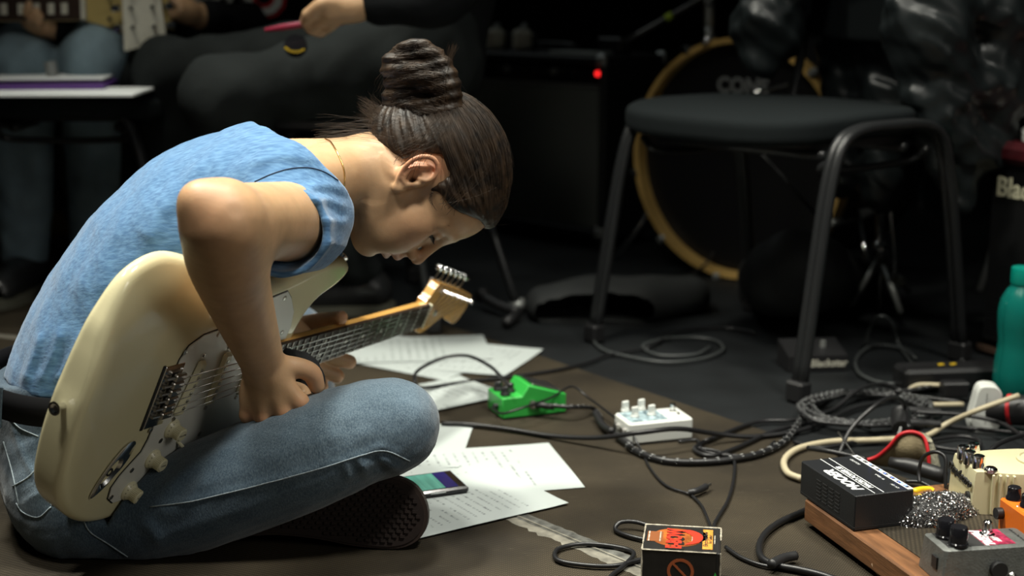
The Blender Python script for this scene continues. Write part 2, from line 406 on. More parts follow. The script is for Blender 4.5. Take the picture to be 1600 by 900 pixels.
BODY = [tuple(p[:2] / 1000.) for p in catmull([(x, y, 0) for x, y in BODY], 9, True)]
bsdf = polysdf(BODY, (-.25, -.28), (.45, .27), .002)
m_cream = mat('aged cream lacquer', (.76, .70, .44), .16, var=.03, vscale=6, coat=.6)
m_white = mat('white plastic', (.72, .72, .66), .28)
m_black = mat('black plastic', (.012, .012, .013), .35)
m_chrome = mat('chrome', (.75, .75, .75), .12, 1)
m_dull = mat('worn nickel', (.5, .48, .44), .32, 1)
m_aged = mat('aged white plastic', (.78, .74, .52), .3)
m_maple = mat('maple neck', (.66, .36, .10), .25, var=.12, vscale=30, stretch=(.2, 3, 3), coat=.5)
m_rose = mat('rosewood', (.035, .02, .014), .4, var=.3, vscale=60, stretch=(.15, 3, 1))
m_pearl = mat('pearl dot', (.75, .75, .68), .3)
m_ink = mat('black ink', (.02, .02, .02), .6)
guitar = thing('electric_guitar', 'cream electric guitar with white pickguard held in the lap of the woman in blue', 'guitar', mtx=GM)
f = Fld((-.17, -.2, -.052), (.36, .2, .01), .0021)
def gbody(X, Y, Z):
    r = .010; d2 = bsdf(X, Y) + r + 0 * Z; z = np.abs(Z + .0225) - .0225 + r
    return np.sqrt(np.maximum(d2, 0) ** 2 + np.maximum(z, 0) ** 2) + np.minimum(np.maximum(d2, z), 0) - r
f.op(gbody, f.lo, [a[-1] for a in f.ax], .001)
f.plane((-.02, .098, 0), (-.10, .27, .95), .012)          # forearm contour
nk = MB().box((.225, 0, -.005), (.12, .056, .03))
V, F = f.mesh(); mesh_np('body', V, F, m_cream, guitar)
# pickguard
PG = [(205, 96), (189, 108), (159, 104), (128, 92), (95, 80), (68, 74), (32, 71), (8, 60), (-1, 43), (-3, 20), (-3, -45), (-4, -68), (-8, -84), (-20, -96), (-34, -110), (-43, -126),
      (-41, -142), (-28, -152), (-8, -153), (30, -139), (70, -118), (100, -105), (150, -100), (200, -110), (225, -112), (236, -98), (236, -76), (230, -45), (226, -29), (196, -29), (196, 29), (232, 29), (234, 48), (226, 72)]
PGm = [(x / 1000., y / 1000.) for x, y in PG]
MB().prism(PGm, .0002, .0010).build('pickguard_edge', m_black, guitar)
cx = np.mean([p[0] for p in PGm]); cy = np.mean([p[1] for p in PGm])
pgs = polysdf(PGm, (-.1, -.2), (.3, .2), .002)
def inset(poly, r):
    out = []; n = len(poly)
    for i in range(n):
        a, b, c = np.array(poly[i - 1]), np.array(poly[i]), np.array(poly[(i + 1) % n])
        e1 = (b - a) / np.linalg.norm(b - a); e2 = (c - b) / np.linalg.norm(c - b)
        nn = np.array([-e1[1] - e2[1], e1[0] + e2[0]]); nn /= np.linalg.norm(nn) + 1e-9
        if pgs(*(b + nn * .004)[:, None])[0] > 0: nn = -nn
        out.append(tuple(b + nn * r))
    return out
PGi = inset(PGm, .0014)
pg = MB().prism(PGi, .0009, .0022).build('pickguard', m_white, guitar)
for x, y in [(62, 66), (4, 52), (-36, -140), (-14, -108), (24, -76), (-6, -53), (60, -112), (108, -88), (186, 98), (225, -95), (215, 42)]:
    MB().lathe([(.0036, 0), (.0036, .0006), (.002, .0012)], (x / 1000., y / 1000., .0022), 10).build('screw', m_dull, pg)
def gcyl(name, x, y, z0, prof, mt, par=guitar, n=24): return MB().lathe([(r / 1000, z / 1000) for r, z in prof], (x / 1000., y / 1000., z0 / 1000.), n).build(name, mt, par)
# pickups
for k, (a, b) in enumerate([((34, -43), (47, 36)), ((97, -42), (97, 38)), ((163, -42), (163, 38))]):
    a = np.array(a) / 1000.; b = np.array(b) / 1000.; c = (a + b) / 2; L = np.linalg.norm(b - a); an = math.atan2(b[1] - a[1], b[0] - a[0])
    R = rotz(an); pk = MB().box((c[0], c[1], .0045), (L - .004, .017, .008), R, .004).build('pickup', m_aged, guitar)
    for q in range(6):
        p = c + (b - a) * ((q - 2.5) * .0104 / L); MB().lathe([(.0026, 0), (.0026, .0008)], (p[0], p[1], .0084), 10).build('pole_piece', m_dull, pk)
    for s in (-1, 1):
        p = c + (b - a) / L * s * (L / 2 + .004); MB().lathe([(.003, 0), (.0024, .0018)], (p[0], p[1], .0022), 10).build('screw', m_dull, pk)
# bridge
br = MB().box((-.005, -.006, .0015), (.036, .086, .003), None, .001).build('bridge_plate', m_chrome, guitar)
MB().box((-.0245, -.006, .0008), (.004, .088, .0015)).build('bridge_cavity', m_black, br)
for k in range(6):
    y = (k - 2.5) * .0105 - .005
    MB().box((.004, y, .0075), (.020, .0095, .006), None, .0015).cyl((-.019, y, .006), (-.004, y, .007), .0017, 8).lathe([(.0032, 0), (.0032, .002)], (-.0155, y, .003), 8).build('saddle', m_dull, br)
# knobs
for (x, y, num) in ((38, -62, 'V'), (21, -101, 'T'), (-4, -140, 'T')):
    kn = gcyl('knob', x, y, 2.2, [(13, 0), (13, 1.5), (10.5, 5), (8.6, 8), (8.2, 17), (7, 18)], m_aged, n=32)
    g = MB()
    for q in range(28):
        a = 2 * PI * q / 28; g.box((x / 1000. + .0086 * math.cos(a), y / 1000. + .0086 * math.sin(a), .0145), (.0008, .0006, .009), rotz(a))
    g.build('grip_rib', m_aged, kn)['kind'] = 'stuff'
    for q in range(8):
        a = PI * .55 + q * .42; M = Matrix.Translation((x / 1000. + .0112 * math.cos(a), y / 1000. + .0112 * math.sin(a), .0065)) @ Matrix.Rotation(a - PI / 2, 4, 'Z') @ Matrix.Rotation(.9, 4, 'X')
        text_mesh('number', str(q + 1), .0042, M, m_ink, kn, .0001)
    text_mesh('lettering', 'VOLUME' if num == 'V' else 'TONE', .0034, Matrix.Translation((x / 1000., y / 1000., .0203)), m_ink, kn, .0001)
sw = MB().cyl((.062, -.086, .002), (.068, -.094, .013), .0022, 8, .0028).build('switch', m_aged, guitar)
MB().lathe([(.003, 0), (.0045, .003), (.0042, .011), (.0025, .013)], (.067, -.093, .010), 12, rot=np.array(Matrix.Rotation(.5, 3, (1, .6, 0)))).build('switch_tip', m_aged, sw)
# jack plate (boat shape with a recessed cup)
ja = math.atan2(-128 + 64, -77 + 30); jc = (-.0535, -.096)
def boat(L, W, n=28): return [(L / 2 * math.cos(t), W / 2 * math.sin(t) * (1 - .25 * math.cos(t))) for t in np.linspace(0, 2 * PI, n, False)]
def ring_plate(mb, outer, inner, z, z2):
    n = len(outer); V = [(x, y, z) for x, y in outer] + [(x, y, z2) for x, y in inner]
    return mb.add(V, [(i, (i + 1) % n, n + (i + 1) % n, n + i) for i in range(n)])
Rj = rotz(ja)
jm = MB(); o1 = boat(.082, .027); o2 = [(x * .9, y * .86) for x, y in o1]; o3 = [(x * .52 + .005, y * .7) for x, y in o1]; o4 = [(x * .35 + .005, y * .4) for x, y in o1]
loop = [(o1, .0003), (o1, .0012), (o2, .0024), (o3, .0024), (o4, -.004)]
V = []; F = []; n = len(o1)
for lp, z in loop: V += [(x, y, z) for x, y in lp]
for k in range(len(loop) - 1): F += [(k * n + i, k * n + (i + 1) % n, (k + 1) * n + (i + 1) % n, (k + 1) * n + i) for i in range(n)]
F.append(tuple(4 * n + i for i in range(n)))
V = np.array(V) @ Rj.T + np.array([jc[0], jc[1], .0012])
jm.add(V, F); jk = jm.build('jack_plate', m_chrome, guitar)
MB().lathe([(.0055, 0), (.0055, .002), (.0032, .002), (.0032, .0005)], (jc[0] - .002, jc[1] - .004, -.001), 14).build('jack_socket', m_black, jk)
# strap buttons
for p, d in (((-.153, 0, -.0225), (-1, 0, 0)), ((.337, .118, -.022), (.75, .65, 0))):
    z = Vector(d).normalized(); R = np.array(z.to_track_quat('Z', 'Y').to_matrix())
    MB().lathe([(.0045, -.004), (.004, .004), (.0045, .009), (.0078, .013), (.0080, .0145), (.0055, .0145), (.003, .0125)], p, 20, rot=R).build('strap_button', m_chrome, guitar)
# neck
def hw(x): return .0215 + (.028 - .0215) * (.648 - x) / (.648 - .2)
nb = MB()
xs = np.linspace(.19, .645, 14); sec = []
for x in xs:
    h_ = hw(x); dz = .023 if x > .27 else .027
    sec.append([(x, h_ * math.cos(t), .0045 - (dz) * math.sin(t) ** .8) for t in np.linspace(0, PI, 13)])
V = [p for s_ in sec for p in s_]; n = 13
F = [(i * n + k, i * n + (k + 1) % n, (i + 1) * n + (k + 1) % n, (i + 1) * n + k) for i in range(len(xs) - 1) for k in range(n)]
F += [tuple(range(n)), tuple((len(xs) - 1) * n + k for k in range(n))[::-1]]
nb.add(V, F); neck = nb.build('neck', m_maple, guitar)
fb = MB(); V = []
for x in (.186, .648):
    h_ = hw(x) - .0004
    V += [(x, -h_, .0045), (x, h_, .0045), (x, h_ - .0006, .0088), (x, 0, .0098), (x, -h_ + .0006, .0088)]
fb.add(V, [(0, 1, 2, 3, 4), (9, 8, 7, 6, 5)] + [(i, (i + 1) % 5, 5 + (i + 1) % 5, 5 + i) for i in range(5)]); fbo = fb.build('fretboard', m_rose, guitar, auto=5)
for k in range(1, 22):
    x = .648 * 2 ** (-k / 12.); h_ = hw(x) - .001
    MB().tube([(x, -h_, .0093), (x, 0, .0104), (x, h_, .0093)], .0013, 6).build('fret', m_dull, fbo)
for k in (3, 5, 7, 9, 12, 15, 17, 19, 21):
    x = .648 * (2 ** (-k / 12.) + 2 ** (-(k - 1) / 12.)) / 2
    for y in ((-.011, .011) if k == 12 else (0,)):
        MB().lathe([(.0032, 0), (.0032, .0004)], (x, y, .0096), 12).build('inlay_dot', m_pearl, fbo)
MB().box((.649, 0, .0075), (.0035, .043, .0075), None, .0008).build('nut', m_aged, guitar)
HS = [(648, 21), (655, 27), (664, 42), (672, 49), (684, 48), (820, 10), (829, -2), (829, -22), (820, -37), (806, -45), (793, -43), (786, -35), (780, -26), (768, -21), (752, -21), (728, -27), (706, -37), (688, -42), (672, -41), (660, -31), (648, -21)]
HSm = [tuple(p[:2] / 1000.) for p in catmull([(x, y, 0) for x, y in HS], 3)]
hd = MB().prism(HSm, -.0165, -.0015).build('headstock', m_maple, guitar, auto=30)
for k in range(6):
    x = .690 + k * .0242; y = .036 - k * .0068
    tn = MB().lathe([(.0048, -.0015), (.0048, .0005), (.003, .001), (.0027, .009), (.0034, .012), (.003, .013)], (x, y, 0), 14).build('tuning_post', m_chrome, hd)
    dx, dy = .27, .963; e = np.array([x + dx * .004, y + dy * .006]); yy = .044 - k * .0066
    b = np.array([x, yy, -.022]); q = b + np.array([dx, dy, 0]) * .017; q2 = q + np.array([dx, dy, 0]) * .010
    MB().box((x, y + .002, -.0225), (.013, .02, .010), None, .002).cyl(b, q, .0026, 8).tube([q, q + (q2 - q) * .15, q + (q2 - q) * .6, q2], [.004, .0085, .0095, .007], 14).build('tuner', m_chrome, hd)
MB().lathe([(.006, -.0015), (.006, .002), (.004, .003)], (.697, -.006, 0), 14).build('string_tree', m_chrome, hd)
for k in range(6):
    y0 = (k - 2.5) * .0105 - .005; y1 = (k - 2.5) * .0068; x2 = .690 + (5 - k) * .0242; y2 = .036 - (5 - k) * .0068
    MB().tube([(.006, y0, .0112), (.648, y1, .0118), (x2, y2, .005)], .00042 + .00007 * k, 5).build('string', m_chrome, guitar, smooth=True)

# ================================================================== WOMAN
PERS = thing('person', 'woman in blue T-shirt and jeans sitting cross-legged over a cream guitar', 'person', (-.45, 1.80, 0))
def skin_material(name, base):
    m, t, b = nt(name); N = t.nodes; L = t.links
    a = N.new('ShaderNodeAttribute'); a.attribute_name = 'tint'
    n = N.new('ShaderNodeTexNoise'); n.inputs['Scale'].default_value = 45; n.inputs['Detail'].default_value = 6
    tc = N.new('ShaderNodeTexCoord'); L.new(tc.outputs['Object'], n.inputs['Vector'])
    r = N.new('ShaderNodeMapRange'); r.inputs[1].default_value = .3; r.inputs[2].default_value = .7; r.inputs[3].default_value = .9; r.inputs[4].default_value = 1.08; L.new(n.outputs[0], r.inputs[0])
    mx = N.new('ShaderNodeVectorMath'); mx.operation = 'SCALE'; L.new(a.outputs['Color'], mx.inputs[0]); L.new(r.outputs[0], mx.inputs['Scale'])
    L.new(mx.outputs[0], b.inputs['Base Color'])
    b.inputs['Roughness'].default_value = .48; b.inputs['Subsurface Weight'].default_value = .12; b.inputs['Subsurface Radius'].default_value = (.012, .005, .003); b.inputs['Subsurface Scale'].default_value = .6
    n2 = N.new('ShaderNodeTexNoise'); n2.inputs['Scale'].default_value = 420; L.new(tc.outputs['Object'], n2.inputs['Vector'])
    bp = N.new('ShaderNodeBump'); bp.inputs['Strength'].default_value = .10; bp.inputs['Distance'].default_value = .001; L.new(n2.outputs[0], bp.inputs['Height']); L.new(bp.outputs[0], b.inputs['Normal'])
    return m
SKIN = np.array([.54, .335, .185]); m_skin = skin_material('tanned skin', SKIN)
def set_tint(o, base, spots):
    """spots: (centre (local to object), radii scalar, colour, strength)"""
    me = o.data; n = len(me.vertices); co = np.empty(n * 3, np.float32); me.vertices.foreach_get('co', co); co = co.reshape(-1, 3)
    c = np.tile(np.r_[base, 1.], (n, 1))
    for p, r, col, st in spots:
        w_ = st * np.exp(-((co - np.array(p)) ** 2).sum(1) / (r * r)); c[:, :3] = c[:, :3] * (1 - w_[:, None]) + np.array(col) * w_[:, None]
    at = me.color_attributes.new('tint', 'FLOAT_COLOR', 'POINT'); at.data.foreach_set('color', c.astype(np.float32).ravel())

# ---- head and neck, modelled in head axes (u forward out of the face, v to the crown, w to her right ear)
HO = P(653, 288, 1.84); AX = np.stack([np.array([.231, 0, 0]) - .973 * UP, np.array([.973, 0, 0]) + .231 * UP, -FW])
def hw2(p): return np.asarray(p, float) @ AX + HO                  # head (m) -> world
def hl(p): return (np.asarray(p, float) - HO) @ AX.T               # world -> head (m)
mm = .001
f = Fld((-.20, -.31, -.20), (.112, .13, .20), .0020)
E = lambda c, r, k=8, mode='u', R=None: f.ell(np.array(c) * mm, np.array(r) * mm, k * mm, R, mode)
Lm = lambda pts, r, k=6, mode='u', per=4, sq=None: f.limb([np.array(p) * mm for p in pts], [x * mm for x in r], k * mm, sq, per, mode)
E((-12, 42, 0), (90, 73, 73)); E((34, 36, 0), (44, 50, 60), 20); E((36, -22, 0), (43, 64, 54), 18); E((30, -58, 0), (40, 36, 46), 16)
for s in (-1, 1):
    Lm([(0, -38, 52 * s), (22, -64, 42 * s), (52, -82, 18 * s)], [13, 13, 12], 26)
    E((48, -12, 34 * s), (27, 26, 25), 22); E((60, -42, 24 * s), (19, 24, 20), 22)
    Lm([(75, 24, 8 * s), (75, 27, 26 * s), (62, 23, 45 * s)], [6, 7, 6], 12)
E((60, -80, 0), (16.5, 15.5, 19), 12); E((50, -86, 0), (16, 10, 20), 10)
for s in (-1, 1): E((84, 6, 29 * s), (14, 12, 15), 12, 's'); E((90, -8, 26 * s), (10, 14, 10), 10, 's')
Lm([(74, 22, 0), (82, 6, 0), (88, -8, 0), (93.5, -21, 0)], [7.5, 6, 6.2, 7.5], 8); E((93, -24, 0), (8.2, 7.6, 8.5), 4)
for s in (-1, 1): E((86, -28, 10.5 * s), (9, 6.5, 6.5), 4); E((89.5, -34.5, 5.5 * s), (5, 4.2, 3), 1.5, 's')
Lm([(83, -30, 0), (82, -41, 0)], [6, 6], 6)
Lm([(70, -51, 24 * s) if 0 else (70, -52, 23), (78, -48.5, 13), (83.5, -47, 4), (84, -48, 0), (83.5, -47, -4), (78, -48.5, -13), (70, -52, -23)], [2.5, 5.2, 6.4, 6.2, 6.4, 5.2, 2.5], 4)
Lm([(69, -55, 22), (76, -60, 12), (79, -62, 0), (76, -60, -12), (69, -55, -22)], [2.5, 5, 5.8, 5, 2.5], 4)
Lm([(76, -54, 22), (85, -54.6, 10), (88, -54.8, 0), (85, -54.6, -10), (76, -54, -22)], [1.2, 1.6, 1.8, 1.6, 1.2], 2, 's')
Lm([(80, -71.5, 9), (82, -72, 0), (80, -71.5, -9)], [4, 5, 4], 6, 's')
for s in (-1, 1):     # lids over the eyeball, open slit
    E((62.5, 8, 30 * s), (13.6, 13.6, 13.6), 3); E((77, 3.0, 32 * s), (12, 3.6, 12.5), 1.5, 's')
    E((69, 11, 31 * s), (8.5, 8, 12), 4)
    E((77, 3.0, 32 * s), (12, 3.4, 12.5), 1.2, 's')
    # ear
    ew = lambda a, b, c: (a, b, (c + 66) * s)
    E(ew(-7, 3, 6), (16, 25, 5), 3); E(ew(2, 2, 2), (8, 20, 8), 4)
    E(ew(-4, 0, 13), (9, 13, 8), 2.5, 's'); E(ew(-8, 18, 13), (8, 7, 5), 2.5, 's')
    Lm([ew(0, 6, 9), ew(5, 16, 10), ew(0, 28, 10), ew(-12, 33, 13), ew(-22, 27, 16), ew(-25, 12, 18), ew(-20, -3, 16), ew(-10, -15, 11), ew(2, -23, 6)], [2.4, 2.8, 3, 3.2, 3.3, 3.3, 3.1, 3, 3], 2)
    Lm([ew(4, -12, 9), ew(-4, -12, 11), ew(-12, -4, 12), ew(-15, 8, 12), ew(-12, 19, 11)], [2.4, 2.6, 2.6, 2.6, 2.2], 2.5)
    E(ew(5, -20, 6), (6.5, 8, 4.5), 3); E(ew(6, 1, 9), (3.4, 5, 3.5), 2)
    E(ew(-1, -2, 5), (3.5, 4.5, 8), 2, 's')
# neck into the upper chest
nk = [hl(P(*q)) for q in [(632, 262, 1.84), (590, 268, 1.84), (545, 276, 1.84), (500, 284, 1.83), (450, 300, 1.82), (400, 330, 1.80)]]
f.limb(nk, [.052, .051, .051, .056, .068, .085], .022)
for s, Ys in ((1, 1.72), (-1, 1.95)):
    f.limb([hl(P(575, 262, 1.84 - .03 * s)), hl(P(525, 272, 1.84 - .06 * s)), hl(P(470, 292, Ys))], [.034, .038, .044], .03)
f.limb([hl(P(622, 300, 1.79)), hl(P(590, 320, 1.80)), hl(P(558, 335, 1.815))], [.011, .010, .010], .02)      # neck muscle
Vh, Fh = f.mesh(); Vh = hw2(Vh)
# eyes
m_eye = mat('eye white', (.55, .55, .53), .12); m_iris = mat('grey green iris', (.10, .14, .13), .1)
m_hairf = mat('dark lashes', (.015, .010, .008), .6)

# ---- arms and hands (world axes)
f = Fld((-.62, 1.39, .10), (-.10, 2.22, .56), .0026)
Q = lambda l: [P(*q) for q in l]
f.limb(Q([(474, 348, 1.73), (440, 346, 1.64), (395, 346, 1.55), (348, 346, 1.475)]), [.052, .0465, .043, .040], .02)
f.limb(Q([(346, 344, 1.47), (354, 395, 1.51), (368, 450, 1.56), (393, 520, 1.615), (410, 566, 1.652)]), [.041, .0455, .0395, .0315, .0262], .02)
f.ell(P(308, 312, 1.455), (.017, .017, .017), .02); f.ell(P(374, 326, 1.425), (.007, .007, .006), .012, mode='s')
for a, b, r in (((396, 590, 1.66), (388, 648, 1.668), .0095), ((408, 588, 1.652), (413, 652, 1.656), .0103), ((420, 585, 1.65), (443, 644, 1.652), .0108), ((430, 582, 1.652), (468, 628, 1.655), .011)):
    m_ = tuple((np.array(a) + b) / 2); f.limb(Q([(410, 566, 1.654), a, m_, b]), [.014, .0125, .0115, r], .012)
f.ell(P(420, 615, 1.672), (.034, .022, .032), .012)
for ch in ([(468, 628, 1.655), (479, 634, 1.688), (473, 612, 1.714), (456, 604, 1.700)], [(443, 644, 1.652), (450, 652, 1.688), (444, 630, 1.718), (430, 618, 1.705)],
           [(413, 652, 1.656), (417, 660, 1.69), (414, 638, 1.718), (405, 626, 1.705)], [(388, 648, 1.668), (390, 655, 1.70), (390, 635, 1.722), (386, 626, 1.71)]):
    f.limb(Q(ch), [.0112, .0098, .0088, .0078], .004)
f.limb(Q([(418, 582, 1.655), (442, 574, 1.66), (468, 575, 1.668), (487, 584, 1.675), (495, 603, 1.68)]), [.017, .0145, .0125, .0120, .0098], .008)
# far arm
f.limb(Q([(470, 318, 1.97), (370, 375, 2.06), (262, 435, 2.12)]), [.045, .042, .038], .02)
f.limb(Q([(262, 435, 2.12), (330, 465, 2.10), (400, 500, 2.07), (446, 516, 2.05)]), [.038, .040, .030, .024], .02)
f.limb([P(446, 516, 2.05), gl(312, 20, -62), gl(345, -14, -58)], [.024, .022, .019], .015)
f.limb([P(452, 518, 2.05), P(482, 507, 2.03), P(512, 501, 1.995), gl(376, 36, -2)], [.019, .0145, .0125, .0098], .008)
for k, (b, c, d) in enumerate([((395, -28, -40), (418, -42, -14), (436, -42, 10)), ((378, -38, -46), (404, -62, -20), (424, -66, 6)), ((358, -42, -46), (385, -76, -26), (404, -84, -2)), ((340, -38, -44), (352, -66, -28), (368, -74, -8))]):
    f.limb([gl(345, 0, -60), gl(*b), gl(*c), gl(*d)], [.016, .0128, .0118, .0105][:4], .004)
Va, Fa = f.mesh()
V = np.concatenate([Vh, Va]); F = np.concatenate([Fh, Fa + len(Vh)])
body = mesh_np('body', V, F, m_skin, PERS, world=True)
PO = np.array([-.45, 1.80, 0])
lip = (.42, .16, .13); red = (.62, .24, .14)
sp = [(hw2(np.array(c) * mm) - PO, r, col, s) for c, r, col, s in [((88, -48, 0), .010, lip, .8), ((80, -49, 14), .008, lip, .7), ((82, -62, 0), .009, lip, .8), ((77, -60, 13), .007, lip, .6),
      ((-8, 30, 78), .016, red, .7), ((-24, 10, 82), .016, red, .7), ((-14, -8, 76), .014, red, .5), ((96, -24, 0), .014, red, .25), ((58, -15, 45), .03, red, .25), ((-1, -2, 68), .006, (.06, .02, .01), .9),
      ((70, 2, 32), .012, (.30, .14, .09), .5)]]
sp += [(P(*q) - PO, r, red, s) for q, r, s in [((330, 335, 1.44), .035, .25), ((388, 655, 1.655), .015, .4), ((443, 652, 1.64), .012, .4), ((473, 636, 1.645), .012, .4), ((410, 660, 1.645), .012, .4), ((490, 590, 1.67), .02, .25)]]
sp += [(gl(*q) - PO, .014, red, .45) for q in [(438, -47, 12), (428, -72, 8), (404, -84, 0), (368, -74, -6), (374, 36, 0)]]
set_tint(body, SKIN, sp)
for s in (-1, 1):
    def eyeball():
        mb = MB(); n = 14
        prof = [(.0121 * math.sin(t), -.0121 * math.cos(t)) for t in np.linspace(.02, PI - .02, n)]
        R = np.array(Matrix([AX[0], AX[1], AX[2]]).transposed() @ Matrix.Rotation(PI / 2, 3, 'Y') @ Matrix.Rotation(.25, 3, 'X'))
        return mb.lathe(prof, hw2(np.array([62.5, 8, 30 * s]) * mm), 20, rot=R)
    e = eyeball().build('eye', m_eye, PERS, world=True, smooth=True)
    d = AX[0] * .93 - AX[1] * .34; d /= np.linalg.norm(d); c = hw2(np.array([62.5, 8, 30 * s]) * mm)
    R = np.array(Vector(d).to_track_quat('Z', 'Y').to_matrix())
    MB().lathe([(.0062, 0), (.0055, .0010), (.003, .0017), (.0004, .0019)], c + d * .0107, 18, rot=R).build('iris', m_iris, e, world=True, smooth=True)
    MB().lathe([(.0026, 0), (.0024, .0004)], c + d * .0125, 14, rot=R).build('pupil', m_ink, e, world=True, smooth=True)
    la = MB(); bw = MB()
    for i in range(34):
        t = i / 33.; a = hw2(np.array([75.5 - 5 * (2 * t - 1) ** 2 - (3 if t > .5 else 0) * (t - .5), 6.6 - 2.5 * (2 * t - 1) ** 2, (20 + 24 * t) * s]) * mm)
        dr = AX[0] * .008 + AX[1] * -.004 + AX[2] * (t - .4) * .007 * s
        la.tube([a, a + dr * .6, a + dr + AX[1] * .0015], [.00022, .00018, .00005], 4)
    la.build('eyelashes', m_hairf, PERS, world=True, smooth=True)
    for i in range(150):
        t = random.random(); a = hw2(np.array([81 - 17 * t ** 1.7 + .6, 23 + 7 * math.sin(t * 2.4) + random.uniform(-2.2, 2.2) * (1 - .6 * t), (9 + 39 * t) * s]) * mm)
        dr = (AX[2] * s * .006 + AX[1] * .002 * (1 - t) - AX[0] * .0012)
        bw.tube([a, a + dr], [.0003, .0001], 3)
    bw.build('eyebrow', m_hairf, PERS, world=True, smooth=True)

from mathutils.bvhtree import BVHTree
def bvh_of(o):
    M = frame(o); me = o.data; return BVHTree.FromPolygons([M @ v.co for v in me.vertices], [tuple(p.vertices) for p in me.polygons])
def drape(px, bvh, off=.001, per=6):
    out = []
    for p in catmull([(a, b, 0) for a, b in px], per):
        r = _ray(p[0], p[1]); d = Vector(r).normalized(); h, nn, _, _ = bvh.ray_cast(Vector(CP), d)
        if h is not None: out.append(np.array(h + (nn if nn.dot(d) < 0 else -nn) * off))
    out = [o_ for i, o_ in enumerate(out) if i == 0 or np.linalg.norm(o_ - out[i - 1]) < .03]
    return out
# ---- T-shirt
def fabric(name, col, col2, scale, stretch, bump, rough=.85, sheen=.3, wave=None):
    m, t, b = nt(name); N = t.nodes; L = t.links; tc = N.new('ShaderNodeTexCoord')
    mp = N.new('ShaderNodeMapping'); mp.inputs['Scale'].default_value = stretch; mp.inputs['Rotation'].default_value = (0, .8, 0); L.new(tc.outputs['Object'], mp.inputs[0])
    n = N.new('ShaderNodeTexNoise'); n.inputs['Scale'].default_value = scale; n.inputs['Detail'].default_value = 4; L.new(mp.outputs[0], n.inputs['Vector'])
    r = N.new('ShaderNodeValToRGB'); r.color_ramp.elements[0].position = .35; r.color_ramp.elements[1].position = .68
    r.color_ramp.elements[0].color = (*col, 1); r.color_ramp.elements[1].color = (*col2, 1); L.new(n.outputs[0], r.inputs[0])
    L.new(r.outputs[0], b.inputs['Base Color']); b.inputs['Roughness'].default_value = rough; b.inputs['Sheen Weight'].default_value = sheen; b.inputs['Specular IOR Level'].default_value = .15
    n2 = N.new('ShaderNodeTexNoise'); n2.inputs['Scale'].default_value = scale * 1.3; L.new(mp.outputs[0], n2.inputs['Vector'])
    bp = N.new('ShaderNodeBump'); bp.inputs['Strength'].default_value = bump; bp.inputs['Distance'].default_value = .0015; L.new(n2.outputs[0], bp.inputs['Height']); L.new(bp.outputs[0], b.inputs['Normal'])
    return m, t, b, r
m_shirt = fabric('blue heather jersey', (.060, .150, .300), (.120, .255, .44), 260, (.22, 1, 1), .25)[0]
GI = np.linalg.inv(GR)
def gslab(pad, lo_=-.05):
    def fn(X, Y, Z):
        x = (X - GT[0]) * GI[0, 0] + (Y - GT[1]) * GI[0, 1] + (Z - GT[2]) * GI[0, 2]
        y = (X - GT[0]) * GI[1, 0] + (Y - GT[1]) * GI[1, 1] + (Z - GT[2]) * GI[1, 2]
        z = (X - GT[0]) * GI[2, 0] + (Y - GT[1]) * GI[2, 1] + (Z - GT[2]) * GI[2, 2]
        d2 = bsdf(x, y); return np.maximum(np.maximum(d2, np.abs(z + .0225) - .0225), -1e9) - pad
    return fn
f = Fld((-.72, 1.53, .09), (-.15, 2.08, .60), .0034)
ysd = (0, 1, 0)
tor = Q([(128, 700, 1.79), (128, 625, 1.79), (152, 560, 1.79), (200, 490, 1.80), (262, 415, 1.81), (330, 350, 1.82), (400, 305, 1.83), (452, 285, 1.84)])
f.limb(tor, [.098, .098, .100, .107, .112, .108, .088, .062], .01, sq=(ysd, 1.42), per=6)
for s, Y_ in ((1, 1.72), (-1, 1.95)):
    f.limb(Q([(395, 320, 1.83 - .08 * s), (440, 315, Y_), (472, 340 if s > 0 else 318, Y_)]), [.082, .070, .056], .03)
f.limb(Q([(400, 235, 1.83 - .03), (440, 232, 1.80), (490, 262, 1.74)]), [.03, .03, .03], .03)
f.limb(Q([(440, 262, 1.77), (478, 290, 1.735), (484, 330, 1.72)]), [.052, .048, .042], .03)
# near sleeve
SO = P(440, 362, 1.625); SI = P(466, 355, 1.725); sd = (SO - SI) / np.linalg.norm(SO - SI)
f.limb([SI, SI * .5 + SO * .5, SO + sd * .03], [.053, .053, .056], .025)
f.plane(SO, sd + np.array([.1, 0, .0]), .004, lo=SO - .1, hi=SO + .12)
# far sleeve
SO2 = P(420, 352, 2.02); SI2 = P(480, 330, 1.95)
f.limb([SI2, SO2], [.060, .056], .025)
# neck opening: surface where (distance along the neck) exceeds s0 + c*w^2
n0 = P(476, 275, 1.84); ax = np.array([.71, 0, 0]) + .70 * UP; ax /= np.linalg.norm(ax)
def neckcut(X, Y, Z):
    s_ = (X - n0[0]) * ax[0] + (Y - n0[1]) * ax[1] + (Z - n0[2]) * ax[2]; w_ = Y - 1.84 + (Z - n0[2]) * .2
    return (s_ - .004 - 2.0 * w_ * w_ / (1 + 12 * w_ * w_)) * .8
f.op(neckcut, P(330, 450, 1.6), P(620, 100, 2.1), .004, 'i')
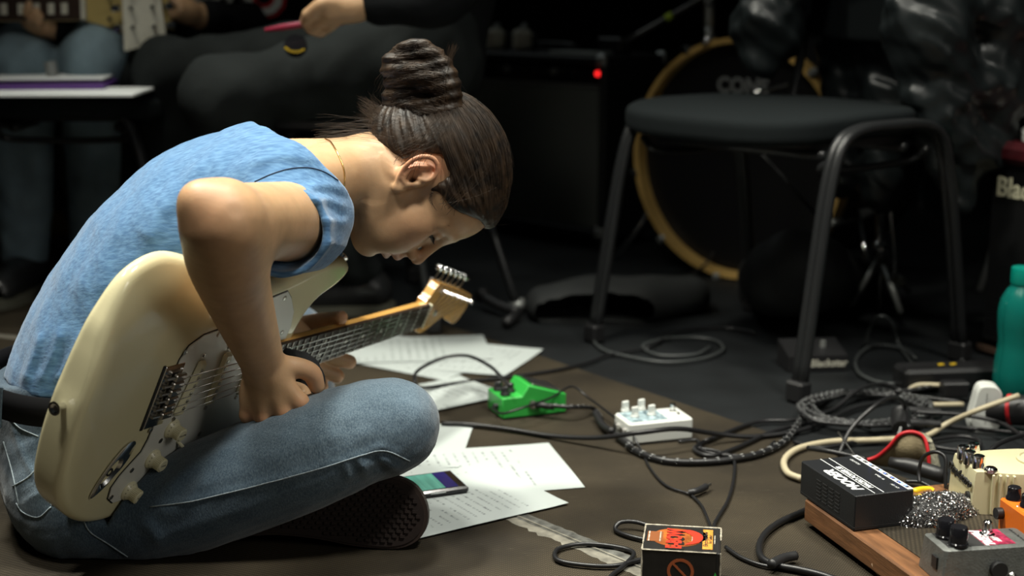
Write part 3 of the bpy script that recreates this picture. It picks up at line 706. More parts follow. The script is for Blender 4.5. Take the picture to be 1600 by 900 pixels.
# folds
for pl, wd, am in [([(540, 300), (515, 290), (480, 292)], 5, .003), ([(545, 325), (510, 312), (470, 318)], 5, .0035), ([(545, 350), (515, 345), (478, 350)], 5, .003), ([(538, 385), (515, 380), (490, 395)], 6, .003),
                   ([(470, 232), (430, 225), (380, 232)], 6, .003), ([(490, 250), (440, 242), (390, 255)], 6, .003), ([(60, 600), (80, 560), (95, 510)], 5, .003), ([(85, 600), (110, 560), (130, 520)], 5, .003), ([(35, 600), (50, 560), (62, 520)], 5, .003),
                   ([(110, 600), (140, 565), (165, 545)], 5, .0025), ([(290, 300), (250, 330), (230, 380)], 16, .003), ([(330, 250), (260, 300), (200, 380)], 18, .0025)]:
    f.fold(pl, wd, am, 1.86, 1.55)
f.op(lambda X, Y, Z: .0016 * snoise(X, Y, Z, 28, 3) + .0008 * snoise(X, Y, Z, 70, 4), f.lo, [a[-1] for a in f.ax], .001, 'a')
f.op(lambda X, Y, Z: gslab(.002)(X, Y, Z), f.lo, [a[-1] for a in f.ax], .006, 's')
# hollow sleeves and hem (cloth is thin at the openings)
f.limb([SO * .8 + SI * .2, SO * .95 + SI * .05, SO + sd * .06], [.036, .0465, .0495], .004, mode='s')
f.limb([P(455, 340, 1.98), SO2 + (SO2 - SI2) * .9], [.045, .053], .004, mode='s')
hp = P(60, 620, 1.66); f.plane(hp, (-.10, 0, -1), .004)
f.limb(Q([(126, 690, 1.79), (126, 640, 1.79), (132, 612, 1.79)]), [.094, .094, .088], .004, sq=(ysd, 1.42), mode='s')
V, F = f.mesh(); shirt = mesh_np('t_shirt', V, F, m_shirt, PERS, world=True)
sb_ = bvh_of(shirt)
for px in ([(398, 284), (425, 272), (452, 264), (480, 262), (505, 268), (528, 282)],):
    pts = drape(px, sb_, .0004)
    if len(pts) > 2: MB().tube(pts, .0007, 5).build('shoulder_seam', mat('dark blue seam', (.012, .03, .07), .8), PERS, world=True, smooth=True)
# ---- jeans
f = Fld((-.74, 1.50, .0), (-.02, 2.34, .30), .0034)
f.ell(P(140, 752, 1.705), (.100, .100, .100), .03); bb = P(140, 752, 1.705); f.ell((bb[0], 1.885, bb[2]), (.098, .098, .098), .03)
f.limb([P(122, 600, 1.79), P(118, 665, 1.79), P(140, 735, 1.79)], [.100, .101, .098], .03, sq=(ysd, 1.40))
f.limb(Q([(150, 770, 1.70), (220, 790, 1.685), (300, 779, 1.675), (400, 741, 1.67), (500, 701, 1.67), (570, 675, 1.67), (614, 664, 1.67)]), [.088, .072, .066, .067, .0675, .060, .0525], .02, sq=(ysd, 1.12))
f.limb(Q([(614, 664, 1.675), (585, 672, 1.70)]), [.053, .055], .02)
f.limb(Q([(606, 672, 1.70), (500, 745, 1.80), (400, 770, 1.90), (300, 770, 2.0)]), [.052, .05, .045, .038], .012)
f.limb([np.array([-.53, 1.90, .09]), np.array([-.46, 2.05, .10]), P(455, 532, 2.2)], [.085, .075, .056], .02)
f.limb([P(455, 532, 2.2), np.array([-.31, 2.02, .08]), np.array([-.30, 1.86, .07])], [.055, .05, .040], .015)
f.plane(P(60, 604, 1.66), (-.12, 0, 1), .003)
f.plane((0, 0, .001), (0, 0, -1), .002)
for pl, wd, am in [([(640, 722), (600, 700), (560, 712), (500, 731), (400, 758), (300, 782), (235, 790)], 4, .0022), ([(632, 738), (590, 720), (560, 738)], 6, .004), ([(600, 735), (580, 712)], 4, -.004), ([(575, 745), (560, 715)], 5, .003), ([(545, 748), (540, 722)], 5, .0025),
                   ([(240, 800), (285, 790), (330, 740)], 8, .003), ([(225, 815), (250, 850)], 8, .003), ([(420, 662), (470, 650), (530, 622)], 9, .0018), ([(420, 690), (480, 672), (560, 640)], 9, .0018), ([(380, 720), (460, 700), (540, 676)], 10, .0016),
                   ([(250, 770), (300, 730), (360, 695)], 8, .0035), ([(30, 790), (70, 770), (110, 800)], 3, .0018), ([(12, 640), (30, 700), (60, 755)], 3, .0018)]:
    f.fold(pl, wd, am, 1.86, 1.5)
f.op(lambda X, Y, Z: .0013 * snoise(X, Y, Z, 40, 5) + .0006 * snoise(X, Y, Z, 110, 6), f.lo, [a[-1] for a in f.ax], .001, 'a')
f.op(lambda X, Y, Z: gslab(.002)(X, Y, Z), f.lo, [a[-1] for a in f.ax], .006, 's')
V, F = f.mesh(); 
def denim():
    m, t, b, r = fabric('worn blue denim', (.034, .058, .088), (.074, .112, .150), 620, (1, 1, .4), .4)
    N = t.nodes; L = t.links; a = N.new('ShaderNodeAttribute'); a.attribute_name = 'fade'
    mx = N.new('ShaderNodeMix'); mx.data_type = 'RGBA'; mx.blend_type = 'MIX'; L.new(a.outputs['Fac'], mx.inputs[0]); L.new(r.outputs[0], mx.inputs[6])
    r2 = N.new('ShaderNodeMix'); r2.data_type = 'RGBA'; r2.blend_type = 'MULTIPLY'; r2.inputs[0].default_value = 1; L.new(r.outputs[0], r2.inputs[6]); r2.inputs[7].default_value = (3.1, 2.8, 2.5, 1)
    L.new(r2.outputs[2], mx.inputs[7]); L.new(mx.outputs[2], b.inputs['Base Color']); return m
m_denim = denim()
jeans = mesh_np('jeans', V, F, m_denim, PERS, world=True)
n = len(V); fade = np.zeros(n)
for q, r, s in [((500, 650, 1.62), .11, .75), ((590, 630, 1.64), .08, .6), ((440, 690, 1.61), .07, .5), ((60, 780, 1.62), .07, .55), ((50, 700, 1.70), .05, .4), ((630, 660, 1.63), .04, .4)]:
    fade = np.maximum(fade, s * np.exp(-((V - P(*q)) ** 2).sum(1) / r ** 2))
fade = np.clip(fade + .12 * snoise(V[:, 0], V[:, 1], V[:, 2], 60, 9), 0, 1)
at = jeans.data.attributes.new('fade', 'FLOAT', 'POINT'); at.data.foreach_set('value', fade.astype(np.float32))
jb = bvh_of(jeans)
m_thread = mat('pale worn seam', (.30, .36, .40), .9, var=.3, vscale=300); m_gold = mat('gold thread', (.45, .30, .08), .8); m_belt = mat('black webbing belt', (.004, .004, .005), .8, spec=.1)
for px in ([(235, 792), (300, 783), (400, 759), (500, 732), (560, 713), (600, 704), (640, 720)], [(128, 805), (140, 830), (170, 850), (215, 880)], [(26, 786), (36, 800), (60, 808), (80, 792)], [(6, 690), (20, 740), (30, 790)],
           [(14, 650), (30, 668), (60, 682)], [(20, 760), (45, 745), (66, 722)]):
    pts = drape(px, jb, .0006)
    if len(pts) > 2: MB().tube(pts, .0009, 5).build('seam', m_thread, PERS, world=True, smooth=True)
# belt and loops
bc = P(118, 640, 1.65); bc = np.array([P(118, 610, 1.79)[0], 1.79, bc[2]]); bn = np.array([.12, 0, 1.]); bn /= np.linalg.norm(bn); bu = np.cross((0, 1, 0), bn); V = []; n = 64
for dz in (-.018, .018):
    for rr in (0, .0035):
        for k in range(n):
            a = 2 * PI * k / n; V.append(bc + bn * dz + bu * math.cos(a) * (.108 + rr) + np.array([0, 1, 0]) * math.sin(a) * (.148 + rr))
F = []
for k in range(n):
    k2 = (k + 1) % n; F += [(n + k, n + k2, 3 * n + k2, 3 * n + k), (k2, k, 2 * n + k, 2 * n + k2), (k, k2, n + k2, n + k), (3 * n + k, 3 * n + k2, 2 * n + k2, 2 * n + k)]
mesh_np('belt', V, F, m_belt, PERS, world=True)
for a in (-2.05, -2.6, 1.2, 3.14):
    d = bu * math.cos(a) * .109 + np.array([0, 1, 0]) * math.sin(a) * .149; o_ = d / np.linalg.norm(d); tt = np.cross(bn, o_)
    MB().box(bc + d + o_ * .0035 - bn * .004, (.012, .003, .052), np.stack([tt, o_, bn], 1), .001).build('belt_loop', m_denim, PERS, world=True)
# necklace
bb_ = bvh_of(body)
pts = drape([(508, 218), (516, 222), (524, 235), (532, 252), (537, 270), (537, 292)], bb_, .0012, 5)
MB().tube(pts, .0009, 5).build('necklace', mat('gold chain', (.8, .55, .2), .25, 1), PERS, world=True, smooth=True)
# ---- hair
def hair_mat():
    m, t, b = nt('brown hair'); N = t.nodes; L = t.links; tc = N.new('ShaderNodeTexCoord'); n = N.new('ShaderNodeTexNoise'); n.inputs['Scale'].default_value = 60
    L.new(tc.outputs['Object'], n.inputs['Vector']); r = N.new('ShaderNodeValToRGB'); r.color_ramp.elements[0].color = (.007, .0045, .003, 1); r.color_ramp.elements[1].color = (.042, .024, .012, 1)
    r.color_ramp.elements[0].position = .3; r.color_ramp.elements[1].position = .7
    L.new(n.outputs[0], r.inputs[0]); L.new(r.outputs[0], b.inputs['Base Color']); b.inputs['Roughness'].default_value = .5; b.inputs['Specular IOR Level'].default_value = .35; return m
m_hair = hair_mat()
HP = [(-58, -44), (-46, -40), (-24, -8), (-31, 14), (-18, 38), (0, 40), (6, 27), (14, 8), (20, 12), (24, 22), (38, 28), (58, 46), (71, 64), (110, 84), (110, 220), (-260, 220), (-260, -80), (-90, -52)]
hsdf = polysdf([(x / 1000., y / 1000.) for x, y in HP], (-.25, -.12), (.14, .2), .002)
BU = np.array([-.118, .033, 0]); CC = np.array([-.012, .042, 0])
f = Fld((-.135, -.075, -.10), (.10, .135, .10), .0022)
f.ell((-.014, .043, 0), (.099, .0825, .081), .01); f.ell((.034, .040, 0), (.0515, .060, .068), .02); f.ell((-.055, -.005, 0), (.058, .055, .062), .03)
f.op(lambda X, Y, Z: hsdf(X + 0 * Z, Y + 0 * Z) - .0005 + .002 * np.sin(X * 260 + Z * 90), f.lo, [a[-1] for a in f.ax], .003, 'i')
f.op(lambda X, Y, Z: .0095 * np.clip(1 + hsdf(X + 0 * Z, Y + 0 * Z) / .016, 0, 1) ** 1.5, f.lo, [a[-1] for a in f.ax], .001, 'a')
def groove(X, Y, Z):
    an = np.arctan2(Z + 0 * X, Y - BU[1] - (X - BU[0]) * .25); r_ = np.sqrt((Y - BU[1]) ** 2 + Z ** 2) + 1e-4
    return .0007 * np.sin(an * 46 + 8 * r_ / .1) + .0006 * np.sin(an * 83 - 5 * X / .05) + .0005 * np.sin(an * 21)
f.op(groove, f.lo, [a[-1] for a in f.ax], .001, 'a')
Vc, Fc = f.mesh()
hair = mesh_np('hair', hw2(Vc), Fc, m_hair, PERS, world=True)
# bun as wrapped locks
BC = P(652, 136, 1.855); bu_ = MB()
f = Fld(BC - .075, BC + .075, .0021)
bx = np.array([1., 0, 0]); bz = UP; by = -FW
Rb = np.stack([bx * .96 - bz * .28, by, bz * .96 + bx * .28], 1)
f.ell(BC + bz * .004, (.041, .040, .053), .01, Rb)
f.limb([P(700, 158, 1.83), P(716, 185, 1.825), P(700, 215, 1.82), P(680, 240, 1.83)], [.012, .016, .018, .014], .015)
f.limb([P(612, 90, 1.84), P(650, 74, 1.83), P(690, 100, 1.82), P(705, 150, 1.815), P(680, 195, 1.82), P(640, 205, 1.83)], [.009, .012, .013, .013, .012, .009], .016)
f.limb([P(610, 110, 1.84), P(650, 116, 1.81), P(690, 135, 1.81)], [.010, .012, .011], .02); f.limb([P(612, 160, 1.84), P(655, 172, 1.81), P(690, 176, 1.81)], [.010, .012, .011], .02)
def bgroove(X, Y, Z):
    px, py = project(X, Y, Z); q = py + .10 * (px - 650) + .0016 * (px - 650) ** 2
    return .0012 * np.sin(q * .33 + 2.2 * np.sin(px * .021)) + .0004 * np.sin(q * 1.13 + 1 + 3 * np.sin(px * .013)) + .0003 * np.sin(q * 1.9 + px * .08)
f.op(bgroove, f.lo, [a[-1] for a in f.ax], .001, 'a')
Vb, Fb = f.mesh(); mesh_np('hair_bun', Vb, Fb, m_hair, PERS, world=True)
# fine strands over the scalp, the bun and the nape: joined curves
def strands(name, lines, mt, parent):
    cu = bpy.data.curves.new(name, 'CURVE'); cu.dimensions = '3D'; cu.bevel_depth = 1.0; cu.bevel_resolution = 0; cu.use_fill_caps = False
    Mi = np.array(frame(parent).inverted())
    for pts, r0, r1 in lines:
        s = cu.splines.new('POLY'); n = len(pts); s.points.add(n - 1); A = np.array(pts) @ Mi[:3, :3].T + Mi[:3, 3]
        s.points.foreach_set('co', np.c_[A, np.ones(n)].ravel()); s.points.foreach_set('radius', np.linspace(r0, r1, n))
    cu.materials.append(mt); o = bpy.data.objects.new(name, cu); COL.objects.link(o); o.parent = parent; WM[o.name] = frame(parent).copy(); o['kind'] = 'stuff'; return o
hb = bvh_of(hair); MH = np.array([AX[0], AX[1], AX[2]])
L_ = []
for i in range(1500):
    s = random.choice((1, 1, 1, -1)); t = random.random()
    th = random.uniform(-1.25, 2.2)     # start on the scalp
    a = np.array([math.cos(th), math.sin(th), 0]); z = random.uniform(.05, 1); a = a * math.sqrt(1 - z * z) + np.array([0, 0, z * s])
    b = (BU - CC) / np.linalg.norm(BU - CC); om = math.acos(np.clip(a @ b, -1, 1))
    if om < .3 or om > 2.7: continue
    line = []; off = random.uniform(.0004, .0024); wv = random.uniform(-.05, .05); l0 = random.uniform(0, .35)
    for k in range(11):
        u = l0 + (1 - l0) * k / 10 * .93; d = (math.sin((1 - u) * om) * a + math.sin(u * om) * b) / math.sin(om) + wv * math.sin(u * 3.1) * np.array([0, .3, 1 * s]); d /= np.linalg.norm(d)
        h, nn, _, _ = hb.ray_cast(Vector(hw2(CC + d * .25)), Vector(-(d @ AX)))
        if h is None: break
        q = np.array(h); loc_ = hl(q)
        if hsdf(np.array([loc_[0]]), np.array([loc_[1]]))[0] > .001 or np.linalg.norm(loc_ - CC) < .05: break
        line.append(q + (d @ AX) * off)
    if len(line) > 4: L_.append((line, .00022, .00030))
for i in range(420):     # bun
    y0 = random.uniform(72, 202); y1 = y0 + random.uniform(-14, 14); c = []
    x0, x1 = 600 + abs(y0 - 135) * .25, 706 - abs(y0 - 130) * .2; a_, b_ = sorted((random.uniform(x0, x1), random.uniform(x0, x1)))
    for k in range(9):
        t = k / 8.; x = a_ + (b_ - a_) * t; c.append((x, y0 - 9 * math.sin(PI * (x - x0) / (x1 - x0 + 1)) + (y1 - y0) * t))
    L_.append((c, 'bun', 0))
bb2 = bvh_of(bpy.data.objects['hair_bun']); out = []
for l in L_:
    if l[1] == 'bun':
        pts = []
        for p in l[0]:
            r = Vector(_ray(*p)).normalized(); h, nn, _, _ = bb2.ray_cast(Vector(CP), r)
            if h is not None and (not pts or np.linalg.norm(np.array(h) - pts[-1]) < .02): pts.append(np.array(h) - np.array(r) * random.uniform(.0003, .0022))
        if len(pts) > 3: out.append((pts, .00026, .0002))
    else: out.append(l)
def wisp(a, b, Y, bend, n, spread, r=.0002):
    for i in range(n):
        p0 = np.array(a) + rng.normal(size=2) * spread[0]; p1 = np.array(b) + rng.normal(size=2) * spread[1]; m_ = (p0 + p1) / 2 + np.array(bend) + rng.normal(size=2) * (spread[0] + spread[1]) * .35; yy = Y + rng.normal() * .02
        out.append(([P(*( (1 - t) ** 2 * p0 + 2 * t * (1 - t) * m_ + t * t * p1), yy) for t in np.linspace(0, 1, 9)], r, r * .4))
wisp((700, 160), (708, 72), 1.83, (-10, 5), 60, (4, 4)); wisp((690, 170), (712, 74), 1.83, (-14, 0), 24, (4, 3), .0003)
wisp((640, 190), (572, 160), 1.84, (-5, 12), 130, (9, 7)); wisp((640, 205), (570, 175), 1.83, (-2, 10), 110, (8, 8)); wisp((625, 215), (590, 205), 1.83, (0, 8), 60, (8, 8))
wisp((600, 215), (500, 215), 1.82, (0, -8), 60, (8, 8), .00013); wisp((610, 200), (510, 195), 1.82, (0, -14), 22, (8, 12), .00013)
wisp((690, 130), (730, 185), 1.83, (8, -10), 10, (8, 12), .00014); wisp((610, 110), (590, 150), 1.83, (-8, -3), 12, (7, 9), .00014)
wisp((720, 190), (735, 245), 1.80, (6, -10), 40, (12, 14)); wisp((640, 242), (700, 190), 1.76, (-8, 2), 80, (16, 12)); wisp((676, 300), (678, 325), 1.765, (-10, 0), 14, (2, 3), .00018)
wisp((700, 322), (745, 250), 1.765, (4, -8), 40, (8, 20)); wisp((745, 350), (762, 345), 1.84, (3, 4), 40, (6, 8), .00014)
strands('hair_strands', out, m_hair, PERS)
# ---- left shoe lying on its side, sole to the viewer
m_sole = mat('dark rubber sole', (.016, .008, .006), .7, var=.25, vscale=90); m_shoe = mat('dark canvas shoe', (.02, .02, .022), .85, bump=.3, bscale=500); m_foxing = mat('brown rubber edge', (.03, .018, .014), .6)
a = G(338, 858, .045); b = G(622, 818, .052); a = np.array([-.335, 1.675, .047]); b = P(620, 806, 1.665)
xa = (b - a) / np.linalg.norm(b - a); ya = np.array([0, .22, .97]); ya -= xa * (ya @ xa); ya /= np.linalg.norm(ya); za = np.cross(xa, ya)     # za towards the camera
if za[1] > 0: za = -za
SM = np.eye(4); SM[:3, 0] = xa; SM[:3, 1] = ya; SM[:3, 2] = za; SM[:3, 3] = (a + b) / 2
so = [(-.135, 0), (-.128, .024), (-.10, .034), (-.05, .031), (0, .034), (.05, .046), (.09, .049), (.12, .036), (.135, .006), (.128, -.024), (.10, -.040), (.05, -.040), (0, -.033), (-.05, -.030), (-.10, -.033), (-.128, -.022)]
so = [tuple(p[:2]) for p in catmull([(x, y, 0) for x, y in so], 4, True)]
def tw(V): V = np.asarray(V); return V @ SM[:3, :3].T + SM[:3, 3]
def build_shoe(par):
    mb = MB().prism(so, -.018, 0); mb.V = [tw(mb.V[0])]; shoe = mb.build('shoe', m_foxing, par, world=True)
    s2 = [(x * .965, y * .93) for x, y in so]; mb = MB().prism(s2, -.001, .0015); mb.V = [tw(mb.V[0])]; mb.build('sole', m_sole, shoe, world=True)
    mb = MB(); ins = polysdf(s2, (-.15, -.07), (.15, .07))
    for i in range(-30, 31):
        for j in range(-14, 15):
            x, y = i * .0095 + (j % 2) * .00475, j * .0062
            if ins(np.array([x]), np.array([y]))[0] < -.006: mb.box((x, y, .0022), (.0058, .0036, .0026))
    mb.V = [tw(v) for v in mb.V]; t = mb.build('tread_block', m_sole, shoe, world=True); t['kind'] = 'stuff'
    ff = Fld((-.15, -.06, -.12), (.15, .06, -.01), .004)
    ff.limb([(-.095, 0, -.045), (-.02, 0, -.040), (.06, .003, -.030), (.095, .004, -.028)], [.034, .034, .034, .026], .02, sq=((0, 1, 0), 1.15)); ff.limb([(-.09, 0, -.05), (-.075, 0, -.10)], [.034, .034], .02)
    ff.plane((0, 0, -.014), (0, 0, 1), .002); V, F = ff.mesh(); mesh_np('shoe_upper', tw(V), F, m_shoe, shoe, world=True)
build_shoe(PERS)
# ================================================================== FOREGROUND THINGS
def paper_mat(i):
    m, t, b = nt('printed sheet %d' % i); N = t.nodes; L = t.links; tc = N.new('ShaderNodeTexCoord'); sx = N.new('ShaderNodeSeparateXYZ'); L.new(tc.outputs['Object'], sx.inputs[0])
    def mth(op, a, b_=None):
        q = N.new('ShaderNodeMath'); q.operation = op
        for k, v in enumerate((a, b_)):
            if v is None: continue
            if isinstance(v, (int, float)): q.inputs[k].default_value = v
            else: L.new(v, q.inputs[k])
        return q.outputs[0]
    y = sx.outputs[0]; x = sx.outputs[1]
    n = N.new('ShaderNodeTexNoise'); n.inputs['Scale'].default_value = 1; mp = N.new('ShaderNodeMapping'); mp.inputs['Scale'].default_value = (30, 420, 1); mp.inputs['Location'].default_value = (i * 3.1, i, 0); L.new(tc.outputs['Object'], mp.inputs[0]); L.new(mp.outputs[0], n.inputs['Vector'])
    line = mth('LESS_THAN', mth('ABSOLUTE', mth('SUBTRACT', mth('FRACT', mth('MULTIPLY', y, 62 + 7 * (i % 3))), .5)), .13)      # rows of print
    ink = mth('MULTIPLY', line, mth('GREATER_THAN', n.outputs[0], .52))
    inside = mth('MULTIPLY', mth('LESS_THAN', mth('ABSOLUTE', x), .082), mth('LESS_THAN', mth('ABSOLUTE', mth('ADD', y, .02 * (i % 3 - 1))), .09 if i % 2 else .115))
    n2 = N.new('ShaderNodeTexNoise'); n2.inputs['Scale'].default_value = 14; L.new(mp.outputs[0], n2.inputs['Vector']); mp2 = N.new('ShaderNodeMapping'); mp2.inputs['Location'].default_value = (i * 7.7, 0, 0); L.new(tc.outputs['Object'], mp2.inputs[0]); L.new(mp2.outputs[0], n2.inputs['Vector'])
    fac = mth('MULTIPLY', mth('MULTIPLY', ink, inside), mth('GREATER_THAN', n2.outputs[0], .44))
    mx = N.new('ShaderNodeMix'); mx.data_type = 'RGBA'; mx.inputs[6].default_value = (.46, .505, .495, 1); mx.inputs[7].default_value = (.12, .13, .14, 1); L.new(mth('MULTIPLY', fac, .75), mx.inputs[0]); L.new(mx.outputs[2], b.inputs['Base Color']); b.inputs['Roughness'].default_value = .75; b.inputs['Specular IOR Level'].default_value = .2
    return m
SHN = [0]
def sheet(p0, p1, lx, ly, side, label, z=.0006, short=False):
    """p0->p1 pixels of one visible edge; lx, ly metres; side +1/-1 the way the sheet extends"""
    SHN[0] += 1; a = G(*p0, z)[:2]; b = G(*p1, z)[:2]; xd = (b - a) / np.linalg.norm(b - a); yd = np.array([-xd[1], xd[0]]) * side
    c = a + xd * lx / 2 + yd * ly / 2; nx, ny = 12, 9; V = []; ph = SHN[0] * 1.7
    long_x = lx >= ly
    for i in range(nx):
        for j in range(ny):
            u, v = (i / (nx - 1) - .5) * lx, (j / (ny - 1) - .5) * ly
            cz = .0007 * (1 + math.sin(u * 22 + ph) * math.cos(v * 19 + ph)) + .006 * max(0, abs(i / (nx - 1) - .5) + abs(j / (ny - 1) - .5) - .84) ** 1.2 * (1 + math.sin(ph * 2 + i))
            V.append((u, v, cz))
    n = len(V); V += [(x, y, zz - .00025) for x, y, zz in V]; F = []
    for i in range(nx - 1):
        for j in range(ny - 1):
            q = (i * ny + j, (i + 1) * ny + j, (i + 1) * ny + j + 1, i * ny + j + 1); F += [q, tuple(k + n for k in q[::-1])]
    V = np.array(V)
    if not long_x: V = V[:, [1, 0, 2]] * np.array([1, 1, 1])
    o = mesh_np('sheet_music', V, F, paper_mat(SHN[0]))
    ax_ = xd if long_x else yd; ay_ = yd if long_x else xd
    M = Matrix([[ax_[0], ay_[0], 0, c[0]], [ax_[1], ay_[1], 0, c[1]], [0, 0, 1, z], [0, 0, 0, 1]]); 
    o.matrix_world = M; WM[o.name] = M
    return tag(o, label, 'paper', 'printed sheets spread on the floor')
sheet((740, 664), (727, 702), .21, .285, -1, 'printed sheet poking out right of the knee, its lower right corner bare', .0006)
sheet((797, 556), (681, 598), .21, .29, -1, 'printed sheet behind the cable loop with a pointed corner aimed at the green pedal', .0014)
sheet((755, 524), (772, 566), .19, .29, -1, 'printed sheet lying farthest back, under the guitar headstock', .0034)
sheet((560, 566), (640, 523), .21, .29, -1, 'printed sheet between the fretting hand and the knee', .0024)
sheet((690, 596), (790, 640), .14, .21, -1, 'printed sheet with its right corner under the green pedal', .0022)
sheet((718, 588), (783, 612), .15, .20, -1, 'small printed sheet just left of the green pedal', .0036)
sheet((914, 762), (862, 698), .205, .29, 1, 'printed sheet with the rightmost corner, under the sheet by the shoe', .0006)
sheet((605, 853), (905, 783), .275, .205, 1, 'printed sheet in front, its left corner beside the shoe sole', .0024)

def boxframe(p0, p1, z=0.0):
    """frame on a plane: origin at p0, x towards p1, y away from the camera"""
    a = G(*p0, z); b = G(*p1, z); x = (b - a) / np.linalg.norm(b - a); y = np.array([-x[1], x[0], 0]); 
    M = Matrix([[x[0], y[0], 0, a[0]], [x[1], y[1], 0, a[1]], [0, 0, 1, z], [0, 0, 0, 1]]); return M, np.linalg.norm(b - a)
def inM(px, z, M):
    """pixel at height z (world) -> local xy of frame M"""
    q = M.inverted() @ Vector(G(*px, z)); return q.x, q.y
RX = lambda a: Matrix.Rotation(a, 4, 'X'); RY = lambda a: Matrix.Rotation(a, 4, 'Y'); RZ = lambda a: Matrix.Rotation(a, 4, 'Z'); TR = lambda x, y, z: Matrix.Translation((x, y, z))
m_rub = mat('black rubber', (.014, .014, .015), .45); m_ptext = mat('white print', (.7, .72, .72), .5); m_gloss = mat('gloss black', (.01, .01, .012), .12)
m_steel = mat('brushed steel', (.45, .44, .42), .3, 1, bump=.2, bscale=300); m_gap = mat('dark gap', (.01, .01, .01), .8)
# phone
M, L = boxframe((733, 770), (620, 786), .005); M = TR(0, 0, 0) @ M; a = Vector(G(733, 770, .004)); b = Vector(G(610, 787, .004)); x = (b - a).normalized(); y = Vector((x.y, -x.x, 0)) ; y = y if y.y > 0 else -y
MM = Matrix([[x.x, y.x, 0, a.x], [x.y, y.y, 0, a.y], [0, 0, 1, .0045], [0, 0, 0, 1]])
ph = thing('phone', 'black phone with a lit green screen lying on the sheets by the knee', 'phone', mtx=MM)
MB().box((.074, .036, .0045), (.148, .073, .009), None, .0025).build('body', m_gloss, ph); MB().box((.074, .036, .0093), (.142, .068, .0006), None, .0003).build('glass', m_gloss, ph)
m_scr = mat('green message screen', (.10, .32, .26), .15, var=.25, vscale=9, stretch=(25, 1, 1), emit=((.12, .42, .33), .22)); m_scr2 = mat('dark blue screen strip', (.015, .015, .10), .15, emit=((.02, .02, .16), .25))
MB().box((.088, .036, .0097), (.112, .062, .0004)).build('screen', m_scr, ph); MB().box((.0225, .036, .0097), (.018, .062, .0004)).build('screen_bar', m_scr2, ph)
MB().box((.045, -.0008, .006), (.022, .0016, .002)).box((.080, -.0008, .006), (.010, .0016, .002)).build('side_button', m_chrome, ph)
# green overdrive pedal
m_green = mat('bright green enamel', (.035, .40, .06), .35); 
M, L = boxframe((785, 657), (889, 645)); print('green L', L)
gp = thing('effects_pedal', 'bright green pedal with black knobs and a steel treadle, beside the sheets', 'effects pedal', mtx=M); s = 1.0; W = .068; L = .112
prof = [(0, .002), (0, .036), (.034, .036), (.046, .054), (L, .033), (L, .002)]
mb = MB(); n = len(prof); V = [(x, y, z) for y in (0, W) for x, z in prof]; mb.add(V, [tuple(range(n)), tuple(range(n, 2 * n))[::-1]] + [(i, n + i, n + (i + 1) % n, (i + 1) % n) for i in range(n)])
hs = mb.build('housing', m_green, gp); bv = hs.modifiers.new('b', 'BEVEL'); bv.width = .002; bv.segments = 2; bv.limit_method = 'ANGLE'
MB().box((.056, .034, .001), (L - .004, W - .004, .002)).build('base_plate', m_rub, gp)
for kx, ky in ((.012, .018), (.026, .034), (.012, .050)): k_ = MB().lathe([(.0085, 0), (.0085, .004), (.007, .006), (.0065, .014), (.0055, .015)], (kx, ky, .036), 16).build('knob', m_rub, gp); MB().box((kx, ky - .004, .0512), (.001, .005, .0006)).build('pointer_line', m_ptext, k_)
sl = math.atan2(.033 - .054, L - .046); c = (.080, W / 2, .0455); R = np.array(Matrix.Rotation(-sl, 3, 'Y'))
MB().box((.079, W / 2, .0455), (.052, W - .012, .003), R, .001).build('treadle', m_steel, gp); MB().box((.062, W / 2, .0520), (.016, W - .016, .0012), R).build('label_plate', m_rub, gp)
MB().cyl((.052, .001, .022), (.052, -.005, .022), .007, 12).cyl((.052, -.004, .022), (.052, -.008, .022), .0045, 10).build('jack_socket', m_steel, gp)
MB().cyl((.001, .022, .018), (-.007, .022, .018), .005, 10).build('power_plug', m_rub, gp)
# white pedal
m_wp = mat('white enamel', (.72, .74, .70), .4); m_blue = mat('blue print', (.05, .30, .48), .5, var=.9, vscale=120, col2=(.5, .65, .7))
M, L = boxframe((983, 697), (1090, 686)); print('white L', L)
wp = thing('effects_pedal', 'white pedal with four white knobs and a blue printed top', 'effects pedal', mtx=M)
MB().box((.053, .031, .018), (.106, .062, .034), None, .003).build('housing', m_wp, wp); MB().box((.036, .031, .0352), (.062, .052, .0005)).build('printed_panel', m_blue, wp); MB().box((.053, .031, .0015), (.104, .060, .003)).build('base_plate', m_gap, wp)
for px in ((977, 640), (992, 649), (1002, 637), (1018, 646)):
    x_, y_ = inM(px, .038, M); k_ = MB().lathe([(.0068, 0), (.0068, .003), (.0058, .004), (.0058, .006)], (x_, y_, .0352), 16).box((x_, y_, .0455), (.0115, .0052, .0125), rotz(.3), .001).build('knob', m_wp, wp)
x_, y_ = inM((1051, 640), .038, M); MB().lathe([(.006, 0), (.006, .002), (.0035, .002), (.0035, .008), (.0045, .0085), (.0045, .0125), (.003, .0135)], (x_, y_, .035), 14).build('foot_switch', m_chrome, wp); x_, y_ = inM((1060, 644), .038, M); MB().lathe([(.003, 0), (.003, .001), (.002, .0025)], (x_, y_, .035), 10).build('lamp', m_steel, wp)
MB().cyl((0, .018, .018), (-.006, .018, .018), .0065, 10).cyl((0, .044, .018), (-.006, .044, .018), .0065, 10).build('jack_socket', m_steel, wp)
